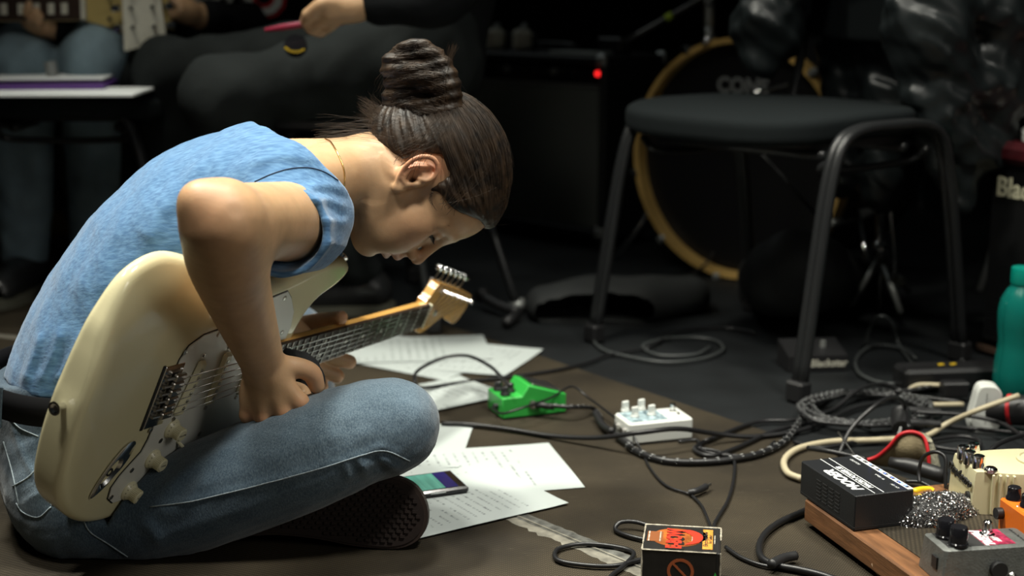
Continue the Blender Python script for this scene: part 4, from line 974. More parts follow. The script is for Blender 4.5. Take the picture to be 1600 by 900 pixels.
# small printed carton
m_cart = mat('black printed card', (.012, .011, .010), .45, var=.3, vscale=40); m_worn = mat('worn card edge', (.42, .38, .30), .8, var=.5, vscale=200); m_or = mat('orange print', (.26, .06, .012), .45, var=.5, vscale=25, col2=(.50, .13, .02)); m_red = mat('red print', (.62, .035, .015), .45); m_gold2 = mat('gold orange print', (.62, .26, .04), .45, var=.35, vscale=200)
M, L = boxframe((1003, 858), (1125, 865), .058); W = .078; print('carton L', L); M2 = M.copy(); M2[2][3] = 0
cb = thing('carton', 'small black carton with orange and red print lying on the mat', 'box', mtx=M2); H_ = .058; L = .0885
MB().box((L / 2, W / 2, H_ / 2), (L, W, H_), None, .0008).build('carton_body', m_cart, cb); MB().box((L - .004, W / 2, H_ / 2), (.0005, W + .001, H_ + .001)).build('flap_gap', m_gap, cb)
e = MB()
for a, b in (((0, 0, H_), (L - .005, 0, H_)), ((0, W, H_), (L, W, H_)), ((0, 0, H_), (0, 0, .0)), ((L, 0, H_), (L, 0, 0)), ((0, 0, H_), (0, W, H_)), ((L, W, H_), (L, .5 * W, H_))):
    a, b = np.array(a), np.array(b); n = 14; e.tube([a + (b - a) * t + np.array([0, 0, 0]) for t in np.linspace(0, 1, n)], [.0004 + .0007 * random.random() for _ in range(n)], 4)
e.build('worn_edge', m_worn, cb)
T0 = H_ + .0001
MB().prism([(.038 + .030 * math.cos(t), W * .52 + .028 * math.sin(t)) for t in np.linspace(0, 2 * PI, 24, False)], T0, T0 + .0002).build('orange_flare', m_or, cb)
fbp = MB().box((.013, W * .52, T0 + .0003), (.018, .030, .0002)).build('fretboard_picture', mat('dim orange print', (.22, .07, .02), .5), cb)
for q in (.006, .019, .056): MB().box((q, W * .52, T0 + .0005), (.0014, .030, .0002)).build('fret_line', m_worn, cb)
for q in range(5): MB().box((.060, W * .52 + (q - 2) * .005, T0 + .0004), (.020, .0006, .0002)).build('string_line', m_gold2, cb)
for off, mt_, zz in ((.0028, m_cart, .0008), (0, m_red, .0011)):
    text_mesh('lettering', 'E-BOW', .0235, TR(.036 + off, W * .45 - off, T0 + zz) @ RZ(PI / 2 + .0), mt_, cb, .0001, bold=.0011, xs=.78)
sw_ = catmull([(.048, .018, 0), (.060, .030, 0), (.061, .048, 0), (.050, .060, 0), (.040, .056, 0)], 6)
mb = MB(); 
for off, mt_, zz in ((.005, m_cart, .0006), (0, m_red, .0009)):
    mb = MB(); n = len(sw_); wd_ = [.0062 * math.sin(PI * (i + .6) / (n + .2)) for i in range(n)]; V = []
    for i in range(n):
        t = np.array(sw_[min(i + 1, n - 1)]) - np.array(sw_[max(i - 1, 0)]); t /= np.linalg.norm(t); nn = np.array([-t[1], t[0], 0]); V += [sw_[i] + nn * wd_[i] + [off, off, T0 + zz], sw_[i] - nn * wd_[i] + [off, off, T0 + zz]]
    mb.add(V, [(2 * i, 2 * i + 1, 2 * i + 3, 2 * i + 2) for i in range(n - 1)]).build('bow_swoosh', mt_, cb)
lb = MB().box((.0735, W * .5, T0 + .0004), (.0115, .060, .0004), None, .0002).build('gold_label', m_gold2, cb); text_mesh('lettering', 'Electronic Bow', .0072, TR(.0715, W * .5, T0 + .0008) @ RZ(PI / 2), m_ink, cb, .0001); text_mesh('lettering', 'for Guitar', .0062, TR(.0765, W * .5, T0 + .0008) @ RZ(PI / 2), m_ink, cb, .0001)
MB().box((.0815, W * .5, T0 + .0004), (.0010, .026, .0002)).build('fret_line', m_worn, cb)
def ringm(cx, cz, r0, r1, n=32): 
    V = [(cx + r * math.cos(2 * PI * k / n), y, cz + r * math.sin(2 * PI * k / n)) for y in (-.0001, -.0005) for r in (r0, r1) for k in range(n)]; F = []
    for k in range(n): k2 = (k + 1) % n; F += [(2 * n + k, 2 * n + k2, 3 * n + k2, 3 * n + k), (n + k, n + k2, 3 * n + k2, 3 * n + k), (k, k2, 2 * n + k2, 2 * n + k)]
    return MB().add(V, F)
ringm(.044, .034, .0118, .0152).build('ring_print', mat('dull orange print', (.33, .08, .025), .5), cb); MB().box((.044, -.0003, .034), (.026, .0005, .0024), np.array(Matrix.Rotation(.8, 3, 'Y'))).build('slash_print', MATS['dull orange print'], cb)
MB().prism([(0, 0), (.006, .002), (.003, .009)], 0, .0004).build('green_mark', m_green, cb).matrix_local = TR(.080, -.0002, .026) @ RX(PI / 2)
# ---- pedal board
BZ = .038
m_wood = mat('brown stained board', (.17, .075, .030), .5, var=.35, vscale=16, stretch=(1, 8, 8), bump=.2, bscale=60)
A3 = G(1255, 822, 0); B3 = G(1357, 899, 0); x = (B3 - A3) / np.linalg.norm(B3 - A3); x[2] = 0; y = np.array([-x[1], x[0], 0]); y = y if y[0] > 0 else -y
x_e = x; M = Matrix([[x[0], y[0], 0, A3[0]], [x[1], y[1], 0, A3[1]], [0, 0, 1, 0], [0, 0, 0, 1]]); print('board axes', x, y)
board = thing('pedal_board', 'brown wooden board carrying the pedals at the right edge', 'pedalboard', mtx=M)
MB().box((.20, .23, BZ / 2 + .004), (.40, .46, BZ - .008), None, .0025).build('deck', m_wood, board); MB().box((.215, .245, BZ - .0005), (.37, .42, .003)).build('carpet_top', m_mat, board)
for fx in (.03, .37):
    for fy in (.03, .43): MB().lathe([(.01, 0), (.012, .008)], (fx, fy, 0), 12).build('foot', m_rub, board)
lt = MB(); pts = [P(1372, 900, 1.575), P(1362, 885, 1.575), P(1362, 876, 1.578), P(1368, 870, 1.582), P(1374, 874, 1.58), P(1370, 884, 1.578), P(1376, 900, 1.575)]
pts = catmull(pts, 5); V = []; 
for p in pts: V += [p + (0, .004, .0), p + (0, -.004, .0), p + (.0014, -.004, 0), p + (.0014, .004, 0)]
n = len(pts); lt.add(V, [(4 * i + k, 4 * i + (k + 1) % 4, 4 * i + 4 + (k + 1) % 4, 4 * i + 4 + k) for i in range(n - 1) for k in range(4)]); tag(lt.build('leather_tab', mat('pale leather', (.45, .30, .19), .6)), 'pale curled leather tab at the front edge of the wooden board', 'strap')
# power supply
zt = BZ + .046; M, L = boxframe((1252, 720), (1337, 775), zt); c0, c1, c2 = G(1252, 720, zt), G(1337, 775, zt), G(1434, 768, zt); print('psu', np.linalg.norm(c1 - c0), np.linalg.norm(c2 - c1))
x = (c1 - c0) / np.linalg.norm(c1 - c0); y = np.array([-x[1], x[0], 0]); print('perp?', x @ (c2 - c1) / np.linalg.norm(c2 - c1))
la, lb_ = np.linalg.norm(c1 - c0), abs(y @ (c2 - c1)); M = Matrix([[x[0], y[0], 0, c0[0]], [x[1], y[1], 0, c0[1]], [0, 0, 1, BZ + .001], [0, 0, 0, 1]])
ps = thing('power_supply', 'black metal power supply box with white lettering on the wooden board', 'power supply', mtx=M); hh = .045
m_pb = mat('black powder coat', (.011, .012, .014), .42, bump=.15, bscale=600); m_led = mat('blue lamp', (.05, .08, .6), .3, emit=((.12, .2, 1), 5))
MB().box((la / 2, lb_ / 2, hh / 2), (la, lb_, hh), None, .0012).build('case', m_pb, ps); MB().box((la / 2, lb_ / 2, .004), (la + .0006, lb_ + .0006, .0006)).build('case_joint', m_gap, ps)
for r_ in range(4):
    for c_ in range(6): MB().box((.048 + r_ * .0155, -.0002, .010 + c_ * .0048 - r_ * .0), (.011, .0012, .0016), None).build('vent_slot', m_gap, ps)
text_mesh('lettering', 'MOOER', .019, TR(la * .60, lb_ * .19, hh + .0003) @ RZ(PI), m_ptext, ps, .0001, shear=.25, bold=.0009, xs=1.15); text_mesh('lettering', 'MACRO POWER S8', .0095, TR(la * .56, lb_ * .415, hh + .0003) @ RZ(PI), m_ptext, ps, .0001, shear=.2, bold=.0004)
for v in (.335, .49): MB().box((la * .5, lb_ * v, hh + .0003), (la * .98, .0012, .0002)).build('print_line', m_ptext, ps)
MB().box((la * .5, lb_ * .955, hh + .0003), (la * .98, .008, .0003)).build('number_strip', m_ptext, ps)
for q in range(8): MB().box((la * (.09 + q * .118), lb_ * .955, hh + .0006), (.0085, .0045, .0003)).build('number_field', m_ink, ps); text_mesh('lettering', str(8 - q), .0045, TR(la * (.09 + q * .118), lb_ * .955, hh + .0009) @ RZ(PI), m_led if q > 3 else m_ptext, ps, .0001)
for q in (.3, .48, .74, .84, .9): MB().lathe([(.0017, 0), (.0014, .001)], (la * q, lb_ * .955, hh + .0008), 8).build('indicator_lamp', m_led, ps)
for q, tx in ((.18, 'ISOLATED'), (.62, '9V 100mA'), (.88, '12V 18V')): text_mesh('lettering', tx, .005, TR(la * q, lb_ * .80, hh + .0003) @ RZ(PI), m_ptext, ps, .0001)
rod = [P(1310, 675, 1.93), P(1345, 725, 1.83), P(1368, 757, 1.765), P(1378, 775, 1.735), P(1386, 787, 1.72), P(1391, 788, 1.715)]
tag(MB().tube(catmull(rod, 6), [.0016] * 13 + [.0028] * 18, 8).build('metal_rod', m_steel, smooth=True), 'thin dark metal rod with a bright bent tip lying across the power supply', 'rod')
ck = MB().box(P(1372, 740, 1.79), (.012, .010, .014), rotz(.6), .003).box(P(1367, 748, 1.78), (.006, .006, .010), rotz(.2), .002).cyl(P(1366, 755, 1.775), P(1384, 741, 1.785), .0014, 6).build('binder_clip', m_gloss); tag(ck, 'small glossy black clip on top of the power supply', 'clip')
# ---- grey pedal
zt = BZ + .042; c0, c1, c2 = G(1434, 835, zt), G(1477, 860, zt), G(1600, 852, zt); x = (c2 - c1) / np.linalg.norm(c2 - c1); y = np.array([-x[1], x[0], 0]); Wd = abs(y @ (c0 - c1)); print('grey', np.linalg.norm(c2 - c1), Wd, x @ (c0 - c1))
M = Matrix([[x[0], y[0], 0, c1[0]], [x[1], y[1], 0, c1[1]], [0, 0, 1, BZ + .001], [0, 0, 0, 1]]); Wd = max(Wd, .055)
m_cast = mat('grey cast metal', (.20, .21, .20), .42, .6, var=.15, vscale=90, bump=.3, bscale=400); m_mag = mat('crimson print', (.30, .02, .06), .5, var=.6, vscale=160)
gy = thing('effects_pedal', 'grey cast metal pedal with two black knobs and a crimson panel', 'effects pedal', mtx=M); Lg = .112
MB().hull([(a, b, 0) for a in (-.002, Lg + .002) for b in (-.002, Wd + .002)] + [(a + sx * e_, b + sy * (.004 - e_), zz) for a, sx in ((0, 1), (Lg, -1)) for b, sy in ((0, 1), (Wd, -1)) for e_ in (0, .004) for zz in (.039,)] + [(a + sx * .005, b + sy * .005, .041) for a, sx in ((0, 1), (Lg, -1)) for b, sy in ((0, 1), (Wd, -1))]).build('housing', m_cast, gy)
MB().box((.028, Wd / 2, .0412), (.042, Wd - .012, .0005)).build('black_panel', m_ink, gy); MB().box((.068, Wd / 2, .0412), (.036, Wd - .012, .0006)).build('crimson_panel', m_mag, gy)
text_mesh('lettering', 'METAL', .014, TR(.056, Wd / 2, .0417) @ RZ(-PI / 2), m_ptext, gy, .0001, shear=.3, bold=.0012); text_mesh('lettering', 'MUFF', .010, TR(.069, Wd / 2, .0417) @ RZ(-PI / 2), m_ptext, gy, .0001, shear=.3, bold=.0006)
text_mesh('lettering', 'electro-harmonix', .0055, TR(.100, Wd / 2, .0412) @ RZ(-PI / 2), m_ink, gy, .0001); text_mesh('lettering', 'VOL', .005, TR(.014, .012, .0416), m_ptext, gy, .0001)
for px in ((1477, 840), (1497, 852)):
    x_, y_ = inM(px, zt, M); k_ = MB().lathe([(.0112, 0), (.0112, .003), (.0102, .004), (.0098, .020), (.0088, .0215)], (x_, y_, .0415), 24).build('knob', m_gloss, gy)
x_, y_ = inM((1542, 838), zt, M); MB().lathe([(.0085, 0), (.0085, .003), (.006, .004), (.006, .006), (.0048, .007), (.0048, .017), (.003, .0185)], (x_, y_, .0415), 16).build('foot_switch', m_chrome, gy)
MB().box((-.0015, Wd * .35, .020), (.003, .012, .014)).build('power_socket', m_rub, gy); MB().cyl((.062, -.001, .016), (.062, -.008, .016), .0095, 16).build('jack_socket', m_rub, gy)
def up(px, Y): return P(px[0], px[1], Y)
cable('jack_plug', [up(p, y_) for p, y_ in (((1541, 878), 1.545), ((1552, 884), 1.525), ((1566, 892), 1.50), ((1582, 902), 1.47))], .0055, m_steel, 'metal jack plug with pale bands plugged into the grey pedal', 'plug', per=2)
# ---- cream pedal
m_crp = mat('cream plastic pedal', (.62, .57, .36), .35, var=.06, vscale=12); zt = BZ + .055
c0, c1 = G(1492, 709, zt), G(1525, 738, zt); x = (c1 - c0) / np.linalg.norm(c1 - c0); y = np.array([-x[1], x[0], 0]); y = y if y[0] > 0 else -y
M = Matrix([[y[0], -x[0], 0, c1[0]], [y[1], -x[1], 0, c1[1]], [0, 0, 1, BZ + .001], [0, 0, 0, 1]]); print('cream', np.linalg.norm(c1 - c0))
cp = thing('effects_pedal', 'cream rounded pedal with chrome knobs and cursive lettering behind the orange one', 'effects pedal', mtx=M); W = .075
oc = [(0, 0), (.012, -.001), (.05, -.012), (.10, -.016), (.135, -.004), (.145, .03), (.135, .066), (.10, .086), (.05, .084), (.012, .076), (0, .075)]; oc = [tuple(p[:2]) for p in catmull([(a, b, 0) for a, b in oc], 4)]
mb = MB(); n = len(oc); lay = [(1.05, 0), (1.03, .030), (1.0, .050), (.985, .054), (.95, .055)]; cx_, cy_ = .07, .036; V = []
for s_, z_ in lay: V += [(cx_ + (a - cx_) * s_, cy_ + (b - cy_) * s_, z_) for a, b in oc]
mb.add(V, [(k * n + i, k * n + (i + 1) % n, (k + 1) * n + (i + 1) % n, (k + 1) * n + i) for k in range(4) for i in range(n)] + [tuple(4 * n + i for i in range(n)), tuple(range(n))[::-1]]); mb.build('housing', m_crp, cp)
MB().lathe([(.030, 0), (.030, .003), (.026, .005), (.025, .003)], (.098, .036, .0545), 30).build('foot_pad', m_crp, cp)
for q in range(4): MB().box((.020 + q * .008, -.0065 - q * .0018, .027), (.0035, .006, .052), rotz(-.2), .001).build('grille_rib', m_crp, cp)
for px in ((1505, 712), (1515, 720), (1529, 727), (1521, 708)):
    x_, y_ = inM(px, zt + .004, M); MB().lathe([(.0078, 0), (.0078, .010), (.0070, .0165), (.0055, .0175)], (x_, y_, .054), 12).build('knob', m_chrome, cp)
x_, y_ = inM((1548, 737), zt, M); MB().lathe([(.009, 0), (.0085, .004), (.006, .006)], (x_, y_, .054), 8).build('selector', m_chrome, cp)
text_mesh('lettering', 'Danelectro', .0165, TR(-.0050, .040, .038) @ RZ(-PI / 2) @ RX(PI / 2) @ RZ(-.02), m_ink, cp, .0015, shear=.4); text_mesh('lettering', 'off', .006, TR(-.0012, .015, .021) @ RZ(-PI / 2) @ RX(PI / 2), m_ink, cp, .0001)
MB().cyl((.0, .012, .018), (-.005, .012, .018), .007, 14).cyl((0, .06, .03), (-.003, .06, .03), .0025, 8).build('jack_socket', m_rub, cp); text_mesh('lettering', 'Fab', .008, TR(.09, .05, .0605) @ RZ(-1.2), m_ink, cp, .0001, shear=.3)
# ---- orange pedal
m_orp = mat('orange enamel', (.80, .17, .015), .35, bump=.1, bscale=200); zt = BZ + .048
c0, c1 = G(1562, 777, zt), G(1606, 808, zt); x = (c1 - c0) / np.linalg.norm(c1 - c0); y = np.array([-x[1], x[0], 0]); y = y if y[0] > 0 else -y
M = Matrix([[y[0], -x[0], 0, c0[0]], [y[1], -x[1], 0, c0[1]], [0, 0, 1, BZ + .001], [0, 0, 0, 1]])
op = thing('effects_pedal', 'orange pedal with a black knob at the right edge of the picture', 'effects pedal', mtx=M)
MB().box((.06, -.036, .024), (.12, .072, .046), None, .002).build('housing', m_orp, op); MB().box((.06, -.036, .002), (.121, .073, .003)).build('base_plate', m_rub, op); MB().box((.085, -.036, .0485), (.055, .062, .005), None, .001).build('treadle', m_orp, op)
for px in ((1584, 780), (1606, 792)): x_, y_ = inM(px, zt, M); MB().lathe([(.0095, 0), (.0095, .003), (.0082, .005), (.0078, .015), (.0065, .016)], (x_, y_, .047), 20).build('knob', m_gloss, op)
x_, y_ = inM((1590, 791), zt, M); MB().lathe([(.002, 0), (.001, .001)], (x_, y_, .047), 8).build('screw', m_steel, op); MB().cyl((0, -.008, .030), (-.008, -.008, .030), .007, 12).build('jack_socket', m_rub, op)
# ---- metal scourer
m_tin = mat('silver foil strip', (.75, .75, .75), .18, 1); tm = MB(); sc = [P(1424, 818, 1.655), P(1455, 808, 1.665), P(1492, 804, 1.69), P(1528, 805, 1.71)]
f = Fld(np.min(sc, 0) - .05, np.max(sc, 0) + .05, .003); f.limb(sc, [.025, .028, .026, .020], .01, sq=((0, 0, 1), .95)); f.op(lambda X, Y, Z: .003 * snoise(X, Y, Z, 120, 2), f.lo, [a[-1] for a in f.ax], .001, 'a'); V, F = f.mesh()
sco = thing('metal_scourer', 'silver grey ball of tangled metal wool between the power supply and the pedals', 'metal wool', tuple(sc[1] - (0, 0, .03)))
mesh_np('core', V, F, mat('dark wire core', (.03, .03, .03), .5, .6), sco, world=True)
ctr = V.mean(0); VV = []; FF = []
for i in range(24000):
    p = V[rng.integers(len(V))] + rng.normal(size=3) * .0012; d = rng.normal(size=3); d /= np.linalg.norm(d); e = np.cross(d, rng.normal(size=3)); e /= np.linalg.norm(e); l_ = rng.uniform(.0008, .0024); w_ = .00034; k = len(VV)
    VV += [p - d * l_ - e * w_, p - d * l_ + e * w_, p + e * w_ + np.cross(d, e) * .0009, p - e * w_ + np.cross(d, e) * .0009, p + d * l_ + e * w_, p + d * l_ - e * w_]; FF += [(k, k + 1, k + 2, k + 3), (k + 3, k + 2, k + 4, k + 5)]
o = mesh_np('metal_curl', VV, FF, m_tin, sco, world=True, smooth=False); o['kind'] = 'stuff'
# ---- yellow power plugs
m_yel = mat('yellow rubber', (.78, .52, .02), .4)
cable('power_plug', [P(1428, 768, 1.76), P(1440, 765, 1.77), P(1455, 766, 1.775), P(1458, 775, 1.76)], .0045, m_yel, 'bent yellow plug at the back corner of the power supply', 'plug', 'yellow power leads')
yp = thing('power_plug', 'thick yellow plug and lead below the bent one, entering the power supply', 'plug', tuple(P(1440, 785, 1.73)), group='yellow power leads')
MB().cyl(P(1434, 781, 1.735), P(1458, 779, 1.74), .0078, 14, .0066).build('plug_body', m_yel, yp, world=True); cable('lead', [P(1456, 779, 1.74), P(1466, 783, 1.74), P(1478, 792, 1.74)], .0026, m_yel, parent=yp)
yp = thing('power_plug', 'yellow plug and curved lead plugged into the left side of the grey pedal', 'plug', tuple(P(1420, 880, 1.58)), group='yellow power leads')
MB().tube([P(1417, 872, 1.585), P(1424, 876, 1.58), P(1430, 877, 1.58)], [.006, .0075, .0075], 12).tube([P(1430, 877, 1.58), P(1452, 874, 1.585)], [.0088, .0080], 14).build('plug_body', m_yel, yp, world=True); cable('lead', [P(1409, 843, 1.65), P(1393, 848, 1.64), P(1393, 858, 1.61), P(1405, 868, 1.59), P(1420, 874, 1.583)], .0024, m_yel, parent=yp)
# ---- connectors and cables on the board
m_cab = mat('black cable sheath', (.010, .010, .011), .38)
cable('microphone_plug', [P(1262, 700, 1.97), P(1300, 706, 1.94), P(1345, 716, 1.92), P(1352, 718, 1.92)], .004, m_cab)
o = bpy.data.objects['microphone_plug']; tag(o, 'black lead running behind the power supply to the thick barrel plug', 'cable')
tag(MB().tube(catmull([P(1390, 722, 1.90), P(1430, 730, 1.88), P(1475, 744, 1.85)], 3), [.0075, .0085, .0105, .0108, .0108, .0108, .0105], 14).build('barrel_plug', m_rub, smooth=True), 'thick black barrel plug lying across the board toward the cream pedal', 'plug')
xl = thing('jack_plug', 'black and silver jack plug standing slanted against the cream pedal', 'plug', tuple(P(1500, 780, 1.76)))
MB().cyl(P(1486, 757, 1.775), P(1499, 778, 1.762), .0085, 14, .0095).build('shell', m_rub, xl, world=True); MB().cyl(P(1498, 777, 1.762), P(1501, 781, 1.760), .0098, 14).build('ring', m_steel, xl, world=True); MB().cyl(P(1501, 781, 1.760), P(1506, 792, 1.755), .0098, 14, .0085).build('strain_relief', m_rub, xl, world=True)
cable('patch_cable', [P(1437, 755, 1.80), P(1436, 735, 1.81), P(1443, 714, 1.81), P(1462, 706, 1.80), P(1477, 716, 1.79), P(1477, 745, 1.78), P(1480, 775, 1.77), P(1492, 790, 1.76)], .0026, m_cab, 'thin black patch cable arching over the barrel plug')
cable('patch_cable', [P(1415, 752, 1.83), P(1440, 754, 1.82), P(1465, 768, 1.80), P(1490, 785, 1.77)], .0026, m_cab, 'thin black cable running beside the yellow plugs to the metal wool')
cable('patch_cable', [P(1564, 776, 1.77), P(1550, 781, 1.75), P(1534, 778, 1.73), P(1532, 766, 1.72), P(1541, 762, 1.71), P(1548, 775, 1.70), P(1547, 795, 1.69), P(1544, 811, 1.685)], .0058, m_cab, 'thick black patch cable looping from the orange pedal down to the grey one')
cable('patch_cable', [P(1606, 806, 1.62), P(1595, 814, 1.60), P(1590, 828, 1.58), P(1602, 842, 1.57)], .005, m_cab, 'black cable end curling at the right edge above the grey pedal')
cable('patch_cable', [P(1418, 872, 1.60), P(1422, 888, 1.57), P(1445, 896, 1.54), P(1480, 900, 1.52), P(1540, 905, 1.50)], .005, m_cab, 'black cable curving round the front corner of the grey pedal'); cable('patch_cable', [P(1466, 898, 1.52), P(1490, 886, 1.53), P(1508, 882, 1.53), P(1520, 892, 1.51), P(1526, 905, 1.50)], .0024, m_cab, 'thin black cable humped in front of the grey pedal')
tag(MB().box(P(1584, 902, 1.49), (.05, .03, .012), None, .003).build('plectrum_case', mat('teal plastic', (.0, .22, .17), .35)), 'corner of a flat teal plastic box at the bottom right corner', 'box')
# ---- guitar strap arch
m_sred = mat('red strap edge', (.50, .012, .018), .5); m_sbe = mat('beige strap lining', (.26, .21, .12), .8, bump=.4, bscale=300); m_sgl = mat('sparkling pale strap', (.42, .40, .30), .5, var=.6, vscale=220)
sp_ = catmull([(1330, 722, 1.97), (1365, 716, 1.96), (1387, 700, 1.95), (1405, 680, 1.945), (1425, 675, 1.94), (1443, 683, 1.935), (1450, 705, 1.925), (1452, 730, 1.92)], 5)
st = thing('guitar_strap', 'red edged guitar strap arching up behind the power supply', 'strap', tuple(P(1400, 720, 1.94)))
f_ = np.array([P(p[0], p[1], p[2]) for p in sp_]); n = len(f_)
def band(name, A, B, mt_):
    A, B = np.array(A), np.array(B); n = len(A); th = np.array([.0012, .002, 0]); V = np.concatenate([A, B, A + th, B + th]); F = []
    for i in range(n - 1): F += [(i, i + 1, n + i + 1, n + i), (2 * n + i, 3 * n + i, 3 * n + i + 1, 2 * n + i + 1), (i, 2 * n + i, 2 * n + i + 1, i + 1), (n + i, n + i + 1, 3 * n + i + 1, 3 * n + i)]
    return mesh_np(name, V, F, mt_, st, world=True)
lo_ = f_.copy(); lo_[:, 2] = .003; lo_[:, 1] += .012; lo_[:, 2] = np.minimum(lo_[:, 2], f_[:, 2]); band('lining', f_, lo_, m_sbe); k0 = int(n * .55)
band('webbing', f_[k0:], f_[k0:] + np.linspace(0, 1, n - k0)[:, None] * np.array([[.022, .03, -.012]]) + np.array([.004, .004, 0]), m_sgl); MB().tube(f_, .0028, 6).build('edge_piping', m_sred, st, world=True, smooth=True)
tag(MB().prism([(0, 0), (.010, 0), (.013, .036), (.010, .037)], 0, .001).build('paper_tag', m_ptext), 'narrow white tag standing upright beside the red edged strap', 'tag'); o = bpy.data.objects['paper_tag']; o.matrix_world = Matrix.Translation(P(1393, 704, 1.99)) @ RX(PI / 2)
# ---- cables on the floor
def floor_cable(name, px, r, mt, label, group=None, cat='cable', lift=None, per=8):
    pts = []
    for i, p in enumerate(px):
        h = r + .001 + (p[2] if len(p) > 2 else 0); pts.append(G(p[0], p[1], h))
    return cable(name, pts, r * .86, mt, label, cat, group, per=per)
def striped(name, px, r, label, step=.013, group=None, lifts=None):
    t = thing(name, label, 'cable', tuple(G(*px[len(px) // 2][:2])), group=group); pts = np.array(catmull([G(p[0], p[1], r + .001 + (p[2] if len(p) > 2 else 0)) for p in px], 10))
    MB().tube(pts, r, 8).build('sheath', m_cab, t, world=True, smooth=True); s_ = np.r_[0, np.cumsum(np.linalg.norm(np.diff(pts, axis=0), axis=1))]; mb = MB()
    for q in np.arange(.005, s_[-1] - .006, step):
        a = np.array([np.interp(q, s_, pts[:, i]) for i in range(3)]); b = np.array([np.interp(q + .0035, s_, pts[:, i]) for i in range(3)]); d = b - a; sd_ = np.cross(d, (0, 0, 1)); sd_ /= np.linalg.norm(sd_)
        for an in np.linspace(0, PI, 5): 
            w_ = sd_ * math.cos(an) * r * 1.03 + np.array([0, 0, 1]) * math.sin(an) * r * 1.03; mb.hull([a + w_ * .97, b + w_ * .97, a + w_ * 1.05 + d * (an / PI - .5) , b + w_ * 1.05 + d * (an / PI - .5), a + w_ + sd_ * r * .3 * math.sin(an), b + w_ + sd_ * r * .3 * math.sin(an)])
    o = mb.build('white_fleck', m_ptext, t, world=True, smooth=True); o['kind'] = 'stuff'; return t
floor_cable('power_cable', [(648, 600, .03), (652, 580, .04), (690, 560, .05), (730, 556, .055), (765, 572, .055), (784, 590, .06), (797, 603, .055)], .0035, m_cab, 'black cable arching over the sheets into the green pedal')
floor_cable('power_cable', [(648, 600, .03), (662, 606, .008), (720, 598), (800, 588), (870, 578), (920, 566), (950, 555), (1010, 545)], .0035, m_cab, 'black cable running from the arch over the sheets back behind the green pedal')
floor_cable('power_cable', [(690, 661), (730, 663), (790, 670), (860, 681), (930, 684, .01), (1000, 676, .03), (1060, 670, .03), (1120, 678, .01), (1180, 682), (1260, 670), (1330, 640), (1400, 622)], .0045, m_cab, 'thick black cable crossing the mat in front of the green and white pedals')
floor_cable('power_cable', [(768, 637, .018), (785, 646, .02), (820, 636, .03), (860, 622, .03), (893, 604, .035), (920, 622, .02), (955, 648, .02), (980, 668, .02), (1000, 700), (1015, 730), (1040, 758), (1078, 772)], .0022, m_cab, 'thin black lead from the green pedal past the white one to the small plug')
pp_ = cable('power_plug', [G(1076, 770, .006), G(1085, 768, .008), G(1096, 764, .008), G(1103, 760, .008)], .0048, m_rub, 'small black barrel plug with a metal tip lying on the mat', 'plug'); cable('plug_tip', [G(1102, 761, .008), G(1110, 757, .008)], .0022, m_steel, parent=pp_)
floor_cable('power_cable', [(1080, 773), (1096, 790), (1106, 812), (1112, 830), (1112, 850)], .0024, m_cab, 'thin black lead from the small plug down behind the carton')
floor_cable('power_cable', [(1090, 700), (1120, 705), (1145, 715), (1147, 745), (1138, 780), (1122, 808), (1116, 822), (1120, 850)], .0028, m_cab, 'black lead dropping from the white pedal to behind the carton')
floor_cable('power_cable', [(1060, 690), (1090, 688), (1100, 705), (1150, 712), (1190, 708), (1210, 690)], .0028, m_cab, 'black lead looping at the right end of the white pedal')
floor_cable('power_cable', [(1040, 834), (1000, 817, .006), (970, 816, .006), (962, 828), (985, 838), (1040, 850)], .0034, m_cab, 'black double lead looping out left behind the carton')
floor_cable('power_cable', [(1010, 872), (960, 884), (905, 882), (870, 874), (872, 858), (910, 850), (960, 854), (990, 864), (975, 884), (955, 900), (950, 915)], .0034, m_cab, 'black lead looped on the worn tape left of the carton')
floor_cable('power_cable', [(1134, 855), (1160, 872), (1200, 885), (1262, 890), (1300, 905)], .0030, m_cab, 'thin black lead running right from the carton')
floor_cable('power_cable', [(1262, 796), (1215, 818), (1190, 842), (1188, 868), (1210, 882), (1250, 890), (1290, 900), (1330, 915)], .0050, m_cab, 'thick black cable curving round the left corner of the wooden board'); cable('jack_plug', [G(1205, 882, .012), G(1225, 872, .010), G(1243, 868, .009)], .006, m_rub, 'small black plug lying left of the wooden board', 'plug')
striped('instrument_cable', [(862, 634, .018), (890, 636, .018), (915, 636, .012), (930, 640), (940, 655)], .0036, 'short flecked black cable plugged into the green pedal')
cable('jack_plug', [G(838, 632, .022), G(866, 636, .020)], .0055, m_rub, 'black jack plug in the side of the green pedal', 'plug'); cable('jack_plug', [G(930, 645, .012), G(942, 665, .010), G(957, 674, .012)], .0058, m_rub, 'black jack plug between the green and white pedals', 'plug'); cable('jack_plug', [G(963, 680, .008), G(985, 696, .007)], .006, m_rub, 'black jack plug in front of the white pedal corner', 'plug')
striped('instrument_cable', [(980, 696), (1000, 708), (1040, 720), (1090, 722), (1140, 718), (1190, 708), (1225, 690), (1245, 665), (1262, 640), (1300, 618)], .0052, 'flecked black cable running from the white pedal to the coil', .020)
ck = [(1300, 618)]
t_ = []
for i in range(36):
    a = -1.9 + i * .72; r_ = 1 + .16 * math.sin(i * 1.3); t_.append((1352 + 92 * r_ * math.cos(a), 638 + 25 * r_ * math.sin(a), .004 + .014 * (i % 9) / 9))
striped('instrument_cable', t_, .0036, 'flecked black and white cable coiled in loops at the mat edge', .012)
striped('instrument_cable', [(1400, 612, .01), (1450, 606, .01), (1480, 592), (1500, 570), (1506, 540), (1500, 515)], .0042, 'flecked black cable running from the coil back beside the amplifier', .018)
